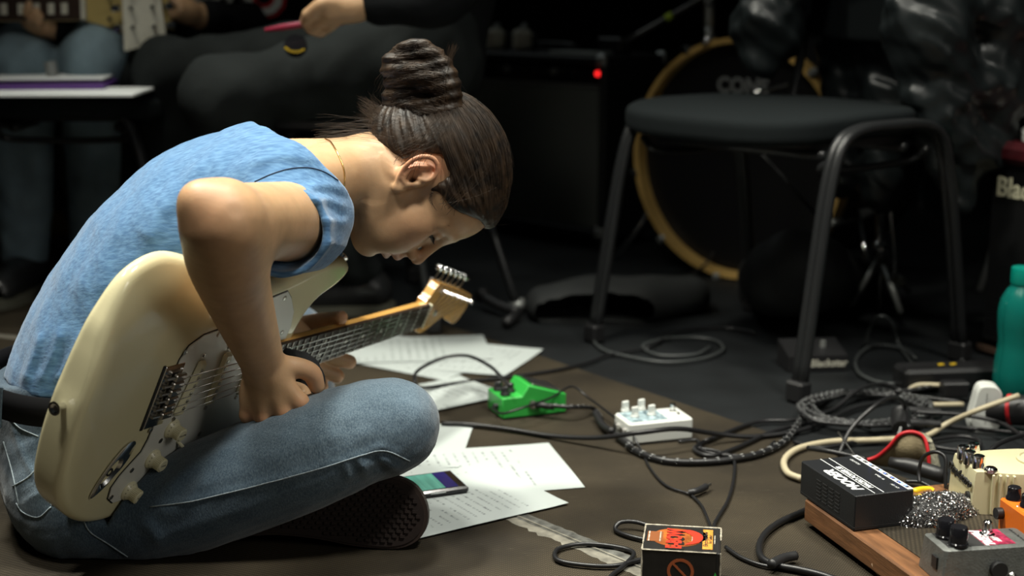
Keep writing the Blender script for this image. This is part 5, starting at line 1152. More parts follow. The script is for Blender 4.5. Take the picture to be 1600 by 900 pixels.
for px, lb in (([(1100, 690), (1180, 660), (1240, 656), (1300, 640), (1340, 610, .02), (1380, 600, .02), (1430, 618), (1500, 628)], 'black cable lying over the near side of the coil'), ([(1310, 712), (1330, 670, .03), (1370, 632, .06), (1400, 620, .06), (1416, 640, .03), (1420, 668, .02)], 'black cable arching over the coil into the black connector'),
               ([(1430, 644, .02), (1500, 648, .02), (1560, 660, .02), (1600, 684, .02), (1640, 720)], 'black cable running right from the upper ribbed plug'), ([(1440, 662, .01), (1520, 670), (1590, 676), (1650, 680)], 'black cable running right from the lower ribbed plug'),
               ([(1440, 690), (1500, 682), (1530, 690), (1520, 704), (1470, 700), (1450, 692)], 'black cable loop between the strap and the cream pedal'), ([(1535, 718, .06), (1560, 694, .07), (1600, 680, .06), (1640, 676, .03)], 'black cable rising from behind the cream pedal knobs'),
               ([(1240, 690), (1280, 700), (1340, 690), (1400, 680), (1470, 650)], 'black cable between the board and the coil'), ([(1100, 690), (1085, 702), (1110, 712), (1150, 700), (1215, 672), (1300, 655), (1360, 668)], 'black cable looping right of the white pedal toward the coil')):
    floor_cable('power_cable', px, .0040, m_cab, lb)
m_bei = mat('beige cable sheath', (.46, .40, .27), .5)
floor_cable('mains_cable', [(1252, 748), (1230, 738), (1226, 718), (1250, 700), (1300, 690), (1360, 688), (1400, 686)], .0058, m_bei, 'beige cable looping out left behind the power supply'); floor_cable('mains_cable', [(1400, 694), (1450, 680), (1480, 662, .01), (1530, 640, .04), (1592, 618, .06)], .0050, m_bei, 'beige cable slanting across the white adapter')
floor_cable('mains_cable', [(1470, 602, .012), (1435, 602, .01), (1418, 612), (1420, 624), (1450, 632), (1505, 632)], .0050, m_bei, 'beige cable loop entering the black plug left of the adapter')
for y_, lb in ((643, 'upper ribbed black plug pointing left in front of the white adapter'), (662, 'lower ribbed black plug pointing left in front of the white adapter')):
    t = thing('cable_plug', lb, 'plug', tuple(G(1440, y_))); MB().tube([G(1412, y_, .018), G(1440, y_, .018), G(1446, y_, .018), G(1470, y_ + 1, .018)], [.009, .008, .006, .0045], 10).build('plug_body', m_rub, t, world=True); mb = MB()
    for q in range(6): a = G(1446 + q * 4, y_, .018); b = G(1448 + q * 4, y_, .018); mb.cyl(a, b, .0072 - .0004 * q, 10)
    mb.build('strain_relief', m_rub, t, world=True)
tag(MB().tube([G(1408, 640, .03), G(1408, 652, .02), G(1410, 672, .012)], [.014, .017, .016], 12).build('connector', m_rub), 'upright black connector where the arching cable ends', 'plug')
# power strip, adapter
m_ps = mat('black strip plastic', (.013, .013, .014), .4); a = G(1470, 625, 0); ps2 = thing('power_strip', 'black power strip with yellow stickers behind the white adapter', 'power strip', tuple(G(1500, 612)), .12)
MB().box((.05, .03, .02), (.30, .06, .04), None, .006).build('case', m_ps, ps2); 
for q in (-.03, -.008): MB().prism([(0, 0), (.014, .004), (.012, .009), (.016, .012), (.002, .009), (.003, .005)], 0, .0005).build('yellow_sticker', m_yel, ps2).location = (q, .028, .0402)
cp2 = thing('mains_plug', 'black rectangular plug left of the white adapter', 'plug', tuple(G(1490, 625)), .05); MB().box((0, 0, .020), (.045, .026, .026), None, .003).build('plug_body', m_ps, cp2)
ad = thing('mains_adapter', 'white rounded mains adapter standing in the power strip', 'plug', tuple(G(1535, 668)), -.12); m_ad = mat('white adapter plastic', (.70, .72, .68), .35)
oc = [(-.022, 0), (.020, 0), (.024, .05), (.020, .066), (.010, .072), (-.006, .072), (-.013, .066), (-.017, .05)]; oc = [tuple(p[:2]) for p in catmull([(a, b, 0) for a, b in oc], 4, True)]
o = MB().prism(oc, -.017, .017).build('shell', m_ad, ad); o.data.transform(RX(PI / 2)); bv = o.modifiers.new('b', 'BEVEL'); bv.width = .002; bv.segments = 2; bv.limit_method = 'ANGLE'
MB().box((0, -.0175, .036), (.0006, .0006, .05)).build('moulding_line', m_gap, ad)
bp_ = thing('barrel_connector', 'fat black connector with a red band right of the white adapter', 'plug', tuple(G(1580, 668))); MB().cyl(P(1545, 640, 2.16), P(1578, 640, 2.14), .020, 20).cyl(P(1578, 640, 2.14), P(1620, 642, 2.12), .024, 20).build('shell', m_ps, bp_, world=True); MB().cyl(P(1576, 640, 2.141), P(1582, 640, 2.138), .0246, 20).build('red_band', m_sred, bp_, world=True)
# teal bottle
m_teal = mat('teal bottle plastic', (.012, .30, .25), .25, trans=.55, ior=1.3); m_cap = mat('teal bottle cap', (.0, .26, .20), .35); m_water = mat('water', (.35, .8, .72), .03, trans=1, ior=1.33)
bo = thing('water_bottle', 'teal plastic water bottle with a screw cap at the right edge', 'bottle', tuple(G(1588, 622)))
H_ = .235; pr = [(.0, 0), (.036, 0), (.040, .006), (.041, .05), (.037, .085), (.036, .10), (.039, .125), (.040, .150), (.036, .172), (.028, .188), (.021, .196), (.020, .200), (.019, .200), (.019, .195), (.026, .187), (.034, .171), (.038, .150), (.037, .125), (.034, .10), (.035, .085), (.039, .05), (.038, .008), (0, .003)]
MB().lathe(pr, (0, 0, 0), 40, cap=False).build('bottle_shell', m_teal, bo, smooth=True); MB().lathe([(0, .198), (.0225, .198), (.0235, .202), (.0235, .222), (.0225, .226), (0, .227)], (0, 0, 0), 40, cap=False).build('cap', m_cap, bo)
MB().lathe([(0, .004), (.037, .009), (.0378, .05), (.0345, .08), (0, .08)], (0, 0, 0), 32, cap=False).build('water', m_water, bo, smooth=True)
for q in range(6): a = 2 * PI * q / 6 + .4; MB().tube(catmull([((r_) * math.cos(a), (r_) * math.sin(a), z_) for r_, z_ in ((.0408, .02), (.0412, .05), (.0375, .085), (.0365, .10), (.0395, .125), (.0402, .150), (.0365, .170))], 4), .0014, 5).build('rib', m_teal, bo, smooth=True)
# black cloth in the right hand
f = Fld(P(480, 590, 1.76) - .08, P(480, 590, 1.76) + .08, .003); f.limb([P(452, 560, 1.78), P(470, 570, 1.77), P(486, 592, 1.74), P(482, 615, 1.73)], [.013, .018, .018, .014], .01, sq=((0, 1, 0), .6)); f.op(lambda X, Y, Z: .002 * snoise(X, Y, Z, 150, 8), f.lo, [a[-1] for a in f.ax], .001, 'a'); V, F = f.mesh()
tag(mesh_np('cloth', V, F, mat('black cloth', (.010, .011, .013), .8, bump=.4, bscale=400)), 'black cloth pinched under the thumb of the strumming hand', 'cloth')
# ================================================================== CHAIRS
m_tube = mat('black painted tube', (.014, .015, .016), .38); m_seat = mat('dark grey seat cloth', (.011, .014, .015), .9, bump=.3, bscale=500, spec=.12); m_shell = mat('black seat shell', (.012, .012, .013), .5)
def make_chair(label, cx, cy, rot, group=None, back=True):
    t = thing('stacking_chair', label, 'chair', (cx, cy, 0), rot, group)
    f = Fld((-.26, -.23, .41), (.32, .24, .49), .005)
    def pad(X, Y, Z):
        q = ((np.abs(X - .035) / .258) ** 3.2 + (np.abs(Y) / .21) ** 3.2) ** (1 / 3.2) - 1; e = q * .2 + .014; z = np.abs(Z - .448 + .012 * (Y / .2) ** 2 * (Y > 0)) - .024 + .014
        return np.sqrt(np.maximum(e, 0) ** 2 + np.maximum(z, 0) ** 2) + np.minimum(np.maximum(e, z), 0) - .014
    f.op(pad, f.lo, [a[-1] for a in f.ax], .001); V, F = f.mesh(); mesh_np('seat', V, F, m_seat, t)
    MB().prism([(.21 * math.copysign(abs(math.cos(a)) ** .7, math.cos(a)), .185 * math.copysign(abs(math.sin(a)) ** .7, math.sin(a))) for a in np.linspace(0, 2 * PI, 32, False)], .412, .428).build('seat_shell', m_shell, t)
    for s in (-1, 1):
        pts = catmull([(s * .262, .225, .012), (s * .258, .19, .22), (s * .254, .162, .36), (s * .252, .135, .425), (s * .25, .085, .447), (s * .25, 0, .450), (s * .25, -.085, .447), (s * .252, -.135, .425), (s * .254, -.162, .36), (s * .258, -.19, .22), (s * .262, -.225, .012)], 4)
        mb = MB()
        for dx in (-.0065, .0065): MB().tube([p + np.array([dx, 0, 0]) for p in pts], .0095, 8).build('leg_tube', m_tube, t, smooth=True)
        for fy in (.225, -.225): MB().box((s * .262, fy, .018), (.036, .030, .036), None, .004).build('foot_cap', m_rub, t)
        MB().tube(catmull([(s * .235, .13, .40), (s * .20, .11, .375), (s * .20, -.11, .375), (s * .235, -.13, .40)], 5), .007, 6).build('side_bracket', m_tube, t, smooth=True)
    for fy in (.11, -.11): MB().tube([(-.20, fy, .40), (.20, fy, .40)], .010, 8).build('cross_bar', m_tube, t, smooth=True)
    if back:
        for s in (-1, 1): MB().tube(catmull([(s * .16, -.11, .40), (s * .17, -.20, .42), (s * .18, -.245, .50), (s * .18, -.275, .66), (s * .17, -.285, .76)], 4), .010, 8).build('back_post', m_tube, t, smooth=True)
        f = Fld((-.26, -.34, .55), (.26, -.22, .88), .006)
        def bp(X, Y, Z):
            e = (((np.abs(X) / .225) ** 3 + (np.abs(Z - .70) / .125) ** 3) ** (1 / 3) - 1) * .12 + .012; y = np.abs(Y + .285 - .35 * X * X) - .022 + .012
            return np.sqrt(np.maximum(e, 0) ** 2 + np.maximum(y, 0) ** 2) + np.minimum(np.maximum(e, y), 0) - .012
        f.op(bp, f.lo, [a[-1] for a in f.ax], .001); V, F = f.mesh(); mesh_np('backrest', V, F, m_seat, t)
    return t
CHC = (.50, 2.652); CHR = math.atan2(.79, -.61)
ch0 = make_chair('empty black stacking chair with a jacket hung over its backrest', CHC[0], CHC[1], CHR)
def dup(root, loc, rot, label, group=None):
    r = root.copy(); COL.objects.link(r); M = Matrix.Translation(Vector(loc)) @ Matrix.Rotation(rot, 4, 'Z'); r.matrix_world = M; WM[r.name] = M; r['label'] = label
    if group: r['group'] = group
    for c_ in list(root.children):
        c = c_.copy(); COL.objects.link(c); c.parent = r; WM[c.name] = M
        for g_ in c_.children: g = g_.copy(); COL.objects.link(g); g.parent = c; WM[g.name] = M
    return r
a = P(95, 150, 2.93); dup(ch0, (a[0], a[1] + .22, 0), -PI / 2, 'black stacking chair at the left carrying sheets and a purple folder')
dup(ch0, (-.42, 3.02, 0), PI / 2 + .15, 'black stacking chair under the person holding the red plectrum case, behind the woman\'s head')
dup(ch0, (-1.05, 3.42, 0), PI, 'chair under the guitarist in blue jeans'); dup(ch0, (-.72, 3.62, 0), PI - .3, 'chair under the guitarist in the red lettered jumper')
# papers and folder on the left chair
for (px, yy, sz, rt, z_, mt_, nm, lb, ct) in (((108, 146), 2.86, (.30, .21, .006), .04, .479, mat('bright blank paper', (.75, .78, .78), .7), 'paper_stack', 'white paper stack on the seat edge of the left chair', 'paper'), ((75, 133), 2.98, (.26, .19, .012), .10, .486, mat('purple card', (.10, .03, .22), .5), 'folder', 'purple folder behind the white paper on the left chair', 'folder'),
                                     ((80, 128), 3.0, (.24, .17, .004), .12, .500, MATS.get('bright blank paper') or mat('bright blank paper', (.75, .78, .78), .7), 'paper_sheet', 'pale sheet lying on top of the purple folder', 'paper')):
    c = P(px[0], px[1], yy); o = MB().box((0, 0, 0), sz, None, .001).build(nm, mt_); o.matrix_world = Matrix.Translation((c[0], yy, z_)) @ RZ(rt); tag(o, lb, ct)
# jacket draped over the backrest of the empty chair
def cl(x, y, z): c, s = math.cos(CHR), math.sin(CHR); return np.array([CHC[0] + x * c - y * s, CHC[1] + x * s + y * c, z])
m_jack = mat('black nylon jacket', (.013, .017, .018), .38, bump=.25, bscale=30, var=.2, vscale=8)
f = Fld((.25, 2.50, .16), (1.12, 3.22, .98), .0075)
R_ = np.array([[math.cos(CHR), -math.sin(CHR), 0], [math.sin(CHR), math.cos(CHR), 0], [0, 0, 1]])
f.limb([cl(-.19, -.29, .84), cl(0, -.30, .855), cl(.19, -.29, .84)], [.05, .05, .05], .03)
f.limb([cl(-.10, -.36, .84), cl(-.10, -.37, .50)], [.05, .05], .04); f.limb([cl(.10, -.36, .84), cl(.10, -.37, .50)], [.05, .05], .04); f.limb([cl(0, -.36, .80), cl(0, -.37, .45)], [.05, .04], .05)
f.limb([cl(.14, -.36, .80), cl(.16, -.37, .55), cl(.15, -.36, .28)], [.05, .055, .04], .05); f.limb([cl(.03, -.36, .78), cl(.05, -.37, .55), cl(.04, -.36, .26)], [.05, .055, .04], .05)
f.limb([cl(-.15, -.25, .85), cl(-.17, -.19, .74), cl(-.185, -.18, .62), cl(-.20, -.20, .50), cl(-.215, -.23, .38), cl(-.225, -.25, .30)], [.06, .075, .085, .075, .055, .03], .03)
f.limb([cl(-.20, -.30, .84), cl(-.24, -.31, .62), cl(-.24, -.32, .40)], [.05, .06, .05], .05)
f.limb([cl(.17, -.25, .85), cl(.17, -.18, .74), cl(.175, -.15, .62), cl(.17, -.13, .54)], [.06, .075, .075, .04], .03); f.limb([cl(-.08, -.21, .86), cl(-.12, -.20, .76)], [.03, .04], .03); f.limb([cl(.08, -.21, .86), cl(.12, -.20, .74)], [.03, .04], .03); f.limb([cl(.08, -.21, .80), cl(-.08, -.21, .80)], [.04, .04], .03)
f.op(lambda X, Y, Z: .010 * np.abs(snoise(X, Y, Z, 16, 21)) + .012 * snoise(X * .8, Y * .8, Z * 1.6, 22, 22) + .004 * snoise(X, Y, Z, 60, 23), f.lo, [a[-1] for a in f.ax], .001, 'a'); V, F = f.mesh()
jk_ = thing('jacket', 'crumpled black nylon jacket hanging over the backrest of the empty chair', 'jacket', tuple(cl(0, -.30, .9)))
mesh_np('shell', V, F, m_jack, jk_, world=True)
Mj = Matrix(((1, 0, 0, 0), (0, 0, -1, 0), (0, 1, 0, 0), (0, 0, 0, 1))); q = P(1427, 190, 2.66); Mt = Matrix.Translation(q) @ RZ(-.5) @ Mj
MB().box(q + (.005, .012, -.002), (.06, .004, .024), rotz(-.5)).build('label_patch', m_jack, jk_, world=True)
o = text_mesh('lettering', 'Scholl', .026, Mt, m_ptext, None, .0004, shear=.2, bold=.0006); o.data.transform(frame(jk_).inverted()); o.parent = jk_; o = MB().box(P(1438, 194, 2.665), (.022, .002, .005), rotz(-.5)).build('red_mark', m_sred, jk_, world=True)
# ================================================================== AMPLIFIERS, DRUM
m_vinyl = mat('black amplifier vinyl', (.010, .011, .012), .55, bump=.5, bscale=350); m_grille = mat('dark grille cloth', (.13, .14, .125), .85, bump=.6, bscale=500, stretch=(1, 1, 1)); m_silver = mat('dull silver trim', (.30, .31, .30), .45, .5)
K = G(940, 392); fd = np.array([-.70, .714, 0]); sd_ = np.array([.714, .70, 0]); M = Matrix([[-fd[0], sd_[0], 0, K[0]], [-fd[1], sd_[1], 0, K[1]], [0, 0, 1, 0], [0, 0, 0, 1]])
am = thing('guitar_amplifier', 'large black combo amplifier with a red lamp behind the woman\'s head', 'amplifier', mtx=M); W, D, H = .62, .25, .51
for c, s_ in (((-W / 2, D / 2, H - .012), (W, D, .024)), ((-W / 2, D / 2, .042), (W, D, .024)), ((-.010, D / 2, (H + .03) / 2), (.022, D, H - .03)), ((-W + .010, D / 2, (H + .03) / 2), (.022, D, H - .03)), ((-W / 2, D - .01, H / 2), (W - .02, .018, H - .06))): MB().box(c, s_, None, .006).build('cabinet_panel', m_vinyl, am)
MB().box((-W / 2, .016, .24), (W - .05, .016, .37), None, .003).build('grille', m_grille, am); MB().box((-W / 2, .012, .43), (W - .05, .010, .008)).build('trim_strip', m_silver, am); MB().box((-W / 2, .022, .462), (W - .05, .012, .055), np.array(Matrix.Rotation(-.25, 3, 'X'))).build('control_panel', m_gloss, am)
for q in range(13): MB().lathe([(.0095, 0), (.0085, .012), (.004, .014)], (-W + .07 + q * .036, .016, .464), 12, rot=np.array(Matrix.Rotation(PI / 2, 3, 'X'))).build('knob', m_silver if q % 5 == 0 else m_shell, am)
m_rl = mat('red pilot lamp', (.6, .01, .01), .3, emit=((1, .02, .02), 2.2)); MB().lathe([(.0065, 0), (.006, .006), (.002, .009)], (-.032, .014, .464), 12, rot=np.array(Matrix.Rotation(PI / 2, 3, 'X'))).build('pilot_lamp', m_rl, am)
for x_ in (-.014, -W + .014):
    for z_ in (.045, H - .012): MB().box((x_, .006, z_), (.034, .018, .034), None, .007).build('corner_guard', m_silver, am)
for z_ in (.045, H - .012): MB().box((-.012, D - .006, z_), (.034, .018, .034), None, .007).build('corner_guard', m_silver, am)
for x_ in (-.05, -W + .05):
    for y_ in (.05, D - .05): MB().lathe([(.018, 0), (.02, .03)], (x_, y_, 0), 12).build('foot', m_rub, am)
MB().tube(catmull([(-W / 2 - .09, D / 2, H), (-W / 2 - .08, D / 2, H + .018), (-W / 2 + .08, D / 2, H + .018), (-W / 2 + .09, D / 2, H)], 4), .008, 8).build('handle', m_rub, am, smooth=True)
m_dimw = mat('cream small box', (.62, .60, .50), .5)
for i, (u, v, lb) in enumerate(((-.47, .06, 'left one of two small cream boxes on top of the large amplifier'), (-.37, .07, 'right one of two small cream boxes on top of the large amplifier'))):
    c = M @ Vector((u, v, H)); t = thing('cassette_box', lb, 'box', tuple(c), .3); MB().box((0, 0, .031), (.048, .05, .06), None, .01).build('body', m_dimw, t); MB().box((.032, .004, .026), (.018, .05, .05), None, .006).build('dark_side', m_shell, t); MB().cyl((0, 0, .06), (.012, 0, .072), .009, 10).build('knob', m_silver, t)
c = M @ Vector((-.13, .05, H)); o = MB().box((0, 0, .004), (.17, .07, .008), rotz(-.78), .002).build('booklet', mat('grey booklet', (.30, .33, .31), .6)); o.location = c; tag(o, 'flat pale booklet on the front edge of the large amplifier', 'booklet')
c = M @ Vector((-.07, .12, H)); o = MB().box((0, 0, .022), (.08, .05, .044), rotz(-.78), .004).build('tuner_box', m_shell); o.location = c; tag(o, 'small black box behind the booklet on the large amplifier', 'box')
# second amplifier at the right
K = G(1520, 548); fd = G(1660, 592) - K; fd /= np.linalg.norm(fd); sd_ = np.array([-fd[1], fd[0], 0]); M = Matrix([[fd[0], sd_[0], 0, K[0]], [fd[1], sd_[1], 0, K[1]], [0, 0, 1, 0], [0, 0, 0, 1]])
a2 = thing('guitar_amplifier', 'black practice amplifier with a dark red top and pale lettering at the right edge', 'amplifier', mtx=M); W, D, H = .44, .24, .405
m_ox = mat('dark red vinyl', (.075, .008, .012), .4, bump=.3, bscale=300)
MB().box((W / 2, D / 2 + .01, H / 2), (W, D - .02, H - .03), None, .012).build('cabinet', m_vinyl, a2); MB().box((W / 2, D / 2, H - .02), (W + .004, D + .004, .042), None, .012).build('top_panel', m_ox, a2); MB().box((W / 2, .008, H / 2 - .03), (W - .04, .014, H - .12), None, .003).build('grille', m_shell, a2)
mb = MB()
for q in range(42): mb.box((W / 2, -.0005, .035 + q * .0065), (W - .05, .003, .0022))
o = mb.build('grille_rib', m_vinyl, a2); o['kind'] = 'stuff'; MB().box((W / 2, .004, .012), (W - .02, .012, .010)).build('trim_strip', mat('brown trim', (.10, .06, .04), .5), a2)
text_mesh('lettering', 'Blackstar', .050, TR(.036, -.004, .322) @ RX(PI / 2), mat('pale gold letters', (.50, .48, .34), .4), a2, .001, bold=.0012, align='LEFT')
for u in (.05, W - .05): MB().lathe([(.015, -.0), (.017, .012)], (u, .05, 0), 10).build('foot', m_rub, a2)
c = M @ Vector((.09, .10, H)); t = thing('effects_pedal', 'flat white pedal on the red top of the practice amplifier', 'effects pedal', tuple(c), -.3); MB().box((0, 0, .011), (.15, .09, .022), None, .004).build('housing', m_wp, t); MB().box((.03, 0, .0225), (.06, .07, .002)).build('printed_panel', m_gold2, t); MB().lathe([(.007, 0), (.006, .014)], (-.02, .01, .022), 10).build('foot_switch', m_chrome, t)
q = [P(1540, 205, 2.8), P(1556, 190, 2.8), P(1580, 180, 2.8), P(1610, 176, 2.8)]; t = thing('instrument_cable', 'flecked cable arching above the white pedal on the practice amplifier', 'cable', tuple(q[0])); q = np.array(catmull(q, 6)); MB().tube(q, .004, 6).build('sheath', m_cab, t, world=True, smooth=True)
mb = MB(); 
for i in range(1, len(q) - 1, 2): mb.tube([q[i] * .75 + q[i - 1] * .25, q[i] * .75 + q[i + 1] * .25], .0045, 6)
o = mb.build('white_fleck', m_dimw, t, world=True); o['kind'] = 'stuff'
# bass drum
n_ = np.array([-.64, -.768, 0]); ctr = P(1158, 242, 3.36); ctr[2] = .287; xx = np.array([.768, -.64, 0]); M = Matrix([[xx[0], 0, n_[0], ctr[0]], [xx[1], 0, n_[1], ctr[1]], [0, 1, 0, ctr[2]], [0, 0, 0, 1]])
dr = thing('bass_drum', 'bass drum with a pale wooden hoop and black head behind the empty chair', 'drum', mtx=M); R0 = .28
m_hoop = mat('pale maple hoop', (.62, .40, .13), .3, var=.2, vscale=12, coat=.3); m_dsh = mat('dark drum shell', (.008, .007, .007), .6); m_head = mat('black drum head', (.008, .008, .009), .35)
def ring(z0, z1, r0, r1, n=64): 
    prof = [(r0, z0), (r1, z0), (r1, z1), (r0, z1), (r0, z0)]; return MB().lathe(prof, (0, 0, 0), n, cap=False)
ring(-.010, .036, .271, R0 + .004).build('front_hoop', m_hoop, dr); ring(-.40, -.36, .262, R0 + .004).build('rear_hoop', m_dsh, dr); ring(-.37, 0, .262, .272).build('shell', m_dsh, dr); MB().lathe([(.264, .0), (.264, .004)], (0, 0, 0), 64).build('front_head', m_head, dr); MB().lathe([(.264, -.372), (.264, -.368)], (0, 0, 0), 64).build('rear_head', m_dimw, dr)
for k in range(10):
    a = 2 * PI * (k + .3) / 10; R = rotz(a); c = np.array([math.cos(a), math.sin(a), 0]) * (R0 + .008); MB().box(c + (0, 0, .018), (.022, .018, .050), R, .004).cyl(c + c / np.linalg.norm(c) * .008 + (0, 0, .0), c + c / np.linalg.norm(c) * .008 + (0, 0, -.12), .004, 8).box(c - c / np.linalg.norm(c) * .004 + (0, 0, -.14), (.02, .016, .05), R, .004).build('tension_claw', m_chrome if k in (4, 5, 3) else m_silver, dr)
text_mesh('lettering', 'CONS', .05, TR(-.0, .17, .0045), mat('dim white print', (.20, .21, .21), .6), dr, .0003, bold=.002); text_mesh('lettering', '1', .09, TR(-.005, .10, .0045), MATS['dim white print'], dr, .0003, bold=.002, shear=.2)
for s_ in (-1, 1): MB().tube([(s_ * .26, -.10, -.08), (s_ * .36, -.285, .0)], .008, 8).build('spur', m_chrome, dr, smooth=True)
# ---- stands, pedals and rods
def stand(name, label, cat, loc, parts_):
    t = thing(name, label, cat, loc)
    for nm, pts, r, mt_ in parts_: MB().tube(catmull(pts, 3) if len(pts) > 2 else pts, r, 10).build(nm, mt_, t, world=True, smooth=True)
    return t
b = G(1385, 478); stand('hi_hat_stand', 'chrome hi-hat stand seen between the legs of the empty chair', 'stand', tuple(b), [('pull_rod', [P(1396, 250, 3.0), P(1392, 330, 3.0), P(1398, 400, 3.0), P(1394, 478, 3.0)], .0035, m_chrome), ('tube', [P(1374, 310, 2.98), P(1376, 480, 2.98)], .009, m_chrome), ('collar', [P(1375, 378, 2.975), P(1376, 398, 2.975)], .016, m_chrome), ('leg', [P(1376, 400, 2.98), P(1330, 478, 2.95)], .007, m_silver), ('leg', [P(1376, 400, 2.98), P(1420, 455, 3.15)], .007, m_silver), ('leg', [P(1376, 400, 2.98), P(1408, 490, 2.85)], .007, m_silver), ('foot_tip', [P(1400, 436, 2.97), P(1412, 442, 2.97)], .010, m_dimw), ('yellow_mark', [P(1393, 438, 2.985), P(1393, 444, 2.985)], .006, m_yel)])
stand('cymbal_stand', 'chrome cymbal stand with a wing nut above the practice amplifier', 'stand', tuple(P(1580, 250, 3.3)), [('tube', [P(1578, -60, 3.3), P(1580, 130, 3.3)], .009, m_chrome), ('lower_tube', [P(1580, 120, 3.3), P(1582, 470, 3.3)], .014, m_silver), ('leg', [P(1582, 300, 3.3), P(1530, 455, 3.2)], .009, m_silver), ('leg', [P(1582, 300, 3.3), P(1640, 455, 3.2)], .009, m_silver), ('leg', [P(1582, 300, 3.3), P(1590, 430, 3.55)], .009, m_silver), ('wing_nut', [P(1558, 75, 3.28), P(1568, 86, 3.28), P(1574, 90, 3.28), P(1586, 80, 3.28), P(1594, 78, 3.28)], .007, m_chrome), ('memory_lock', [P(1574, 96, 3.28), P(1576, 112, 3.28)], .008, m_chrome), ('red_mark', [P(1583, 107, 3.285), P(1585, 112, 3.285)], .006, m_sred)])
stand('tom_holder', 'small chrome tom holder parts above the bass drum hoop', 'stand', tuple(P(1110, 60, 3.4)), [('rod', [P(1108, 40, 3.42), P(1108, 66, 3.40)], .010, m_silver), ('wing_nut', [P(1096, 67, 3.38), P(1118, 58, 3.38)], .008, m_chrome), ('upper_rod', [P(1108, -40, 3.45), P(1108, 42, 3.42)], .012, m_silver)])
stand('microphone_stand', 'dark microphone boom arm with a green ring slanting up over the drum', 'stand', tuple(P(1000, 420, 3.6)), [('boom_arm', [P(975, 66, 3.4), P(1060, 18, 3.4), P(1180, -50, 3.4)], .006, m_tube), ('green_ring', [P(1040, 29, 3.395), P(1050, 23.5, 3.395)], .009, mat('yellow green tape', (.30, .42, .02), .5)), ('pole', [P(1176, -48, 3.42), P(1176, 300, 4.0), np.array([P(1176, 300, 4.0)[0], 4.0, 0])], .009, m_tube)])
stand('chair_wire', 'bright curved chrome wire beyond the seat of the empty chair', 'rod', tuple(P(1180, 160, 2.95)), [('wire', [P(1153, 172, 3.0), P(1160, 158, 3.0), P(1178, 146, 3.0), P(1205, 138, 3.0), P(1240, 130, 3.0)], .0035, m_chrome), ('tip', [P(1205, 175, 3.0), P(1216, 180, 3.0)], .005, m_chrome), ('lower_wire', [P(1190, 240, 3.0), P(1290, 352, 3.0)], .0035, m_tube)])
stand('music_stand', 'black music stand foot on the floor left of the woman', 'stand', tuple(G(130, 378)), [('pole', [P(50, 205, 3.45), P(92, 300, 3.45), P(128, 384, 3.45)], .011, m_tube), ('leg', [G(190, 372, .02), G(130, 378, .02), G(45, 380, .015)], .012, m_tube), ('leg', [G(130, 378, .02), G(85, 392, .012)], .009, m_tube), ('joint', [G(108, 376, .022), G(118, 376, .022)], .017, m_silver), ('joint', [G(127, 375, .022), G(135, 375, .022)], .017, m_silver)])
stand('stand_foot', 'black tripod stand foot on the dark floor right of the headstock', 'stand', tuple(G(800, 490)), [('pole', [P(765, 350, 3.05), P(795, 440, 3.0), P(812, 488, 3.0)], .010, m_tube), ('leg', [G(812, 488, .015), G(780, 478, .02), G(752, 462, .03)], .011, m_rub), ('leg', [G(812, 488, .015), G(790, 505, .012)], .010, m_rub), ('joint', [P(806, 470, 3.0), P(812, 486, 3.0)], .018, m_silver), ('foot_tip', [G(748, 462, .03), G(760, 460, .03)], .015, m_shell)])
# bag, case, foot switch, cables on the black floor
m_bag = mat('dark nylon bag', (.020, .022, .022), .7, bump=.3, bscale=60, var=.3, vscale=9)
def lump(name, label, cat, pts, rr, mt_, sc, h=.009, amp=.012, seed=1, sq=None):
    q = np.array(pts); f = Fld(q.min(0) - max(rr) * 1.5, q.max(0) + max(rr) * 1.5, h); f.limb(q, rr, .03, sq); f.plane((0, 0, .002), (0, 0, -1), .004); f.op(lambda X, Y, Z: amp * snoise(X, Y, Z, sc, seed), f.lo, [a[-1] for a in f.ax], .001, 'a'); V, F = f.mesh(); V[:, 2] = np.maximum(V[:, 2], .001); return tag(mesh_np(name, V, F, mt_), label, cat)
lump('bag', 'slumped dark nylon bag on the floor behind the empty chair', 'bag', [G(1195, 440, .04), G(1232, 428, .12), G(1285, 435, .07), G(1350, 440, .03)], [.06, .085, .075, .045], m_bag, 14, seed=31)
lump('gig_bag', 'flat black gig bag lying on the dark floor behind the green pedal', 'bag', [G(850, 478, .02), G(910, 472, .028), G(990, 470, .028), G(1080, 462, .025)], [.04, .05, .05, .04], m_bag, 14, seed=33, amp=.004, sq=((0, 1, 0), 2.0))
t = thing('foot_switch_box', 'small black foot switch with pale lettering near the legs of the empty chair', 'foot switch', tuple(G(1268, 572)), .12); MB().hull([(x, y, z) for x in (-.055, .055) for y, z in ((-.035, 0), (-.035, .028), (.035, 0), (.035, .045))]).build('housing', m_shell, t); text_mesh('lettering', 'Blackstar', .019, TR(.020, -.0355, .014) @ RX(PI / 2), m_dimw, t, .0004, bold=.0004); MB().lathe([(.006, 0), (.005, .012)], (.02, .0, .036), 10).build('switch', m_silver, t)
m_gc = mat('dark grey cable', (.05, .055, .055), .4)
floor_cable('power_cable', [(925, 508), (922, 522), (940, 545), (985, 558), (1040, 566), (1100, 560), (1130, 545), (1110, 530), (1050, 528), (1005, 540), (1030, 555), (1085, 554), (1110, 542)], .0036, m_gc, 'dark grey cable looped on the floor under the empty chair')
floor_cable('power_cable', [(1115, 395, .05), (1100, 415, .02), (1070, 435), (1020, 452), (960, 468), (900, 480)], .0040, m_cab, 'black cable running from the bass drum hoop across the dark floor'); floor_cable('power_cable', [(1010, 545), (1060, 520), (1130, 512), (1180, 520)], .0035, m_cab, 'black cable on the dark floor by the far chair leg')
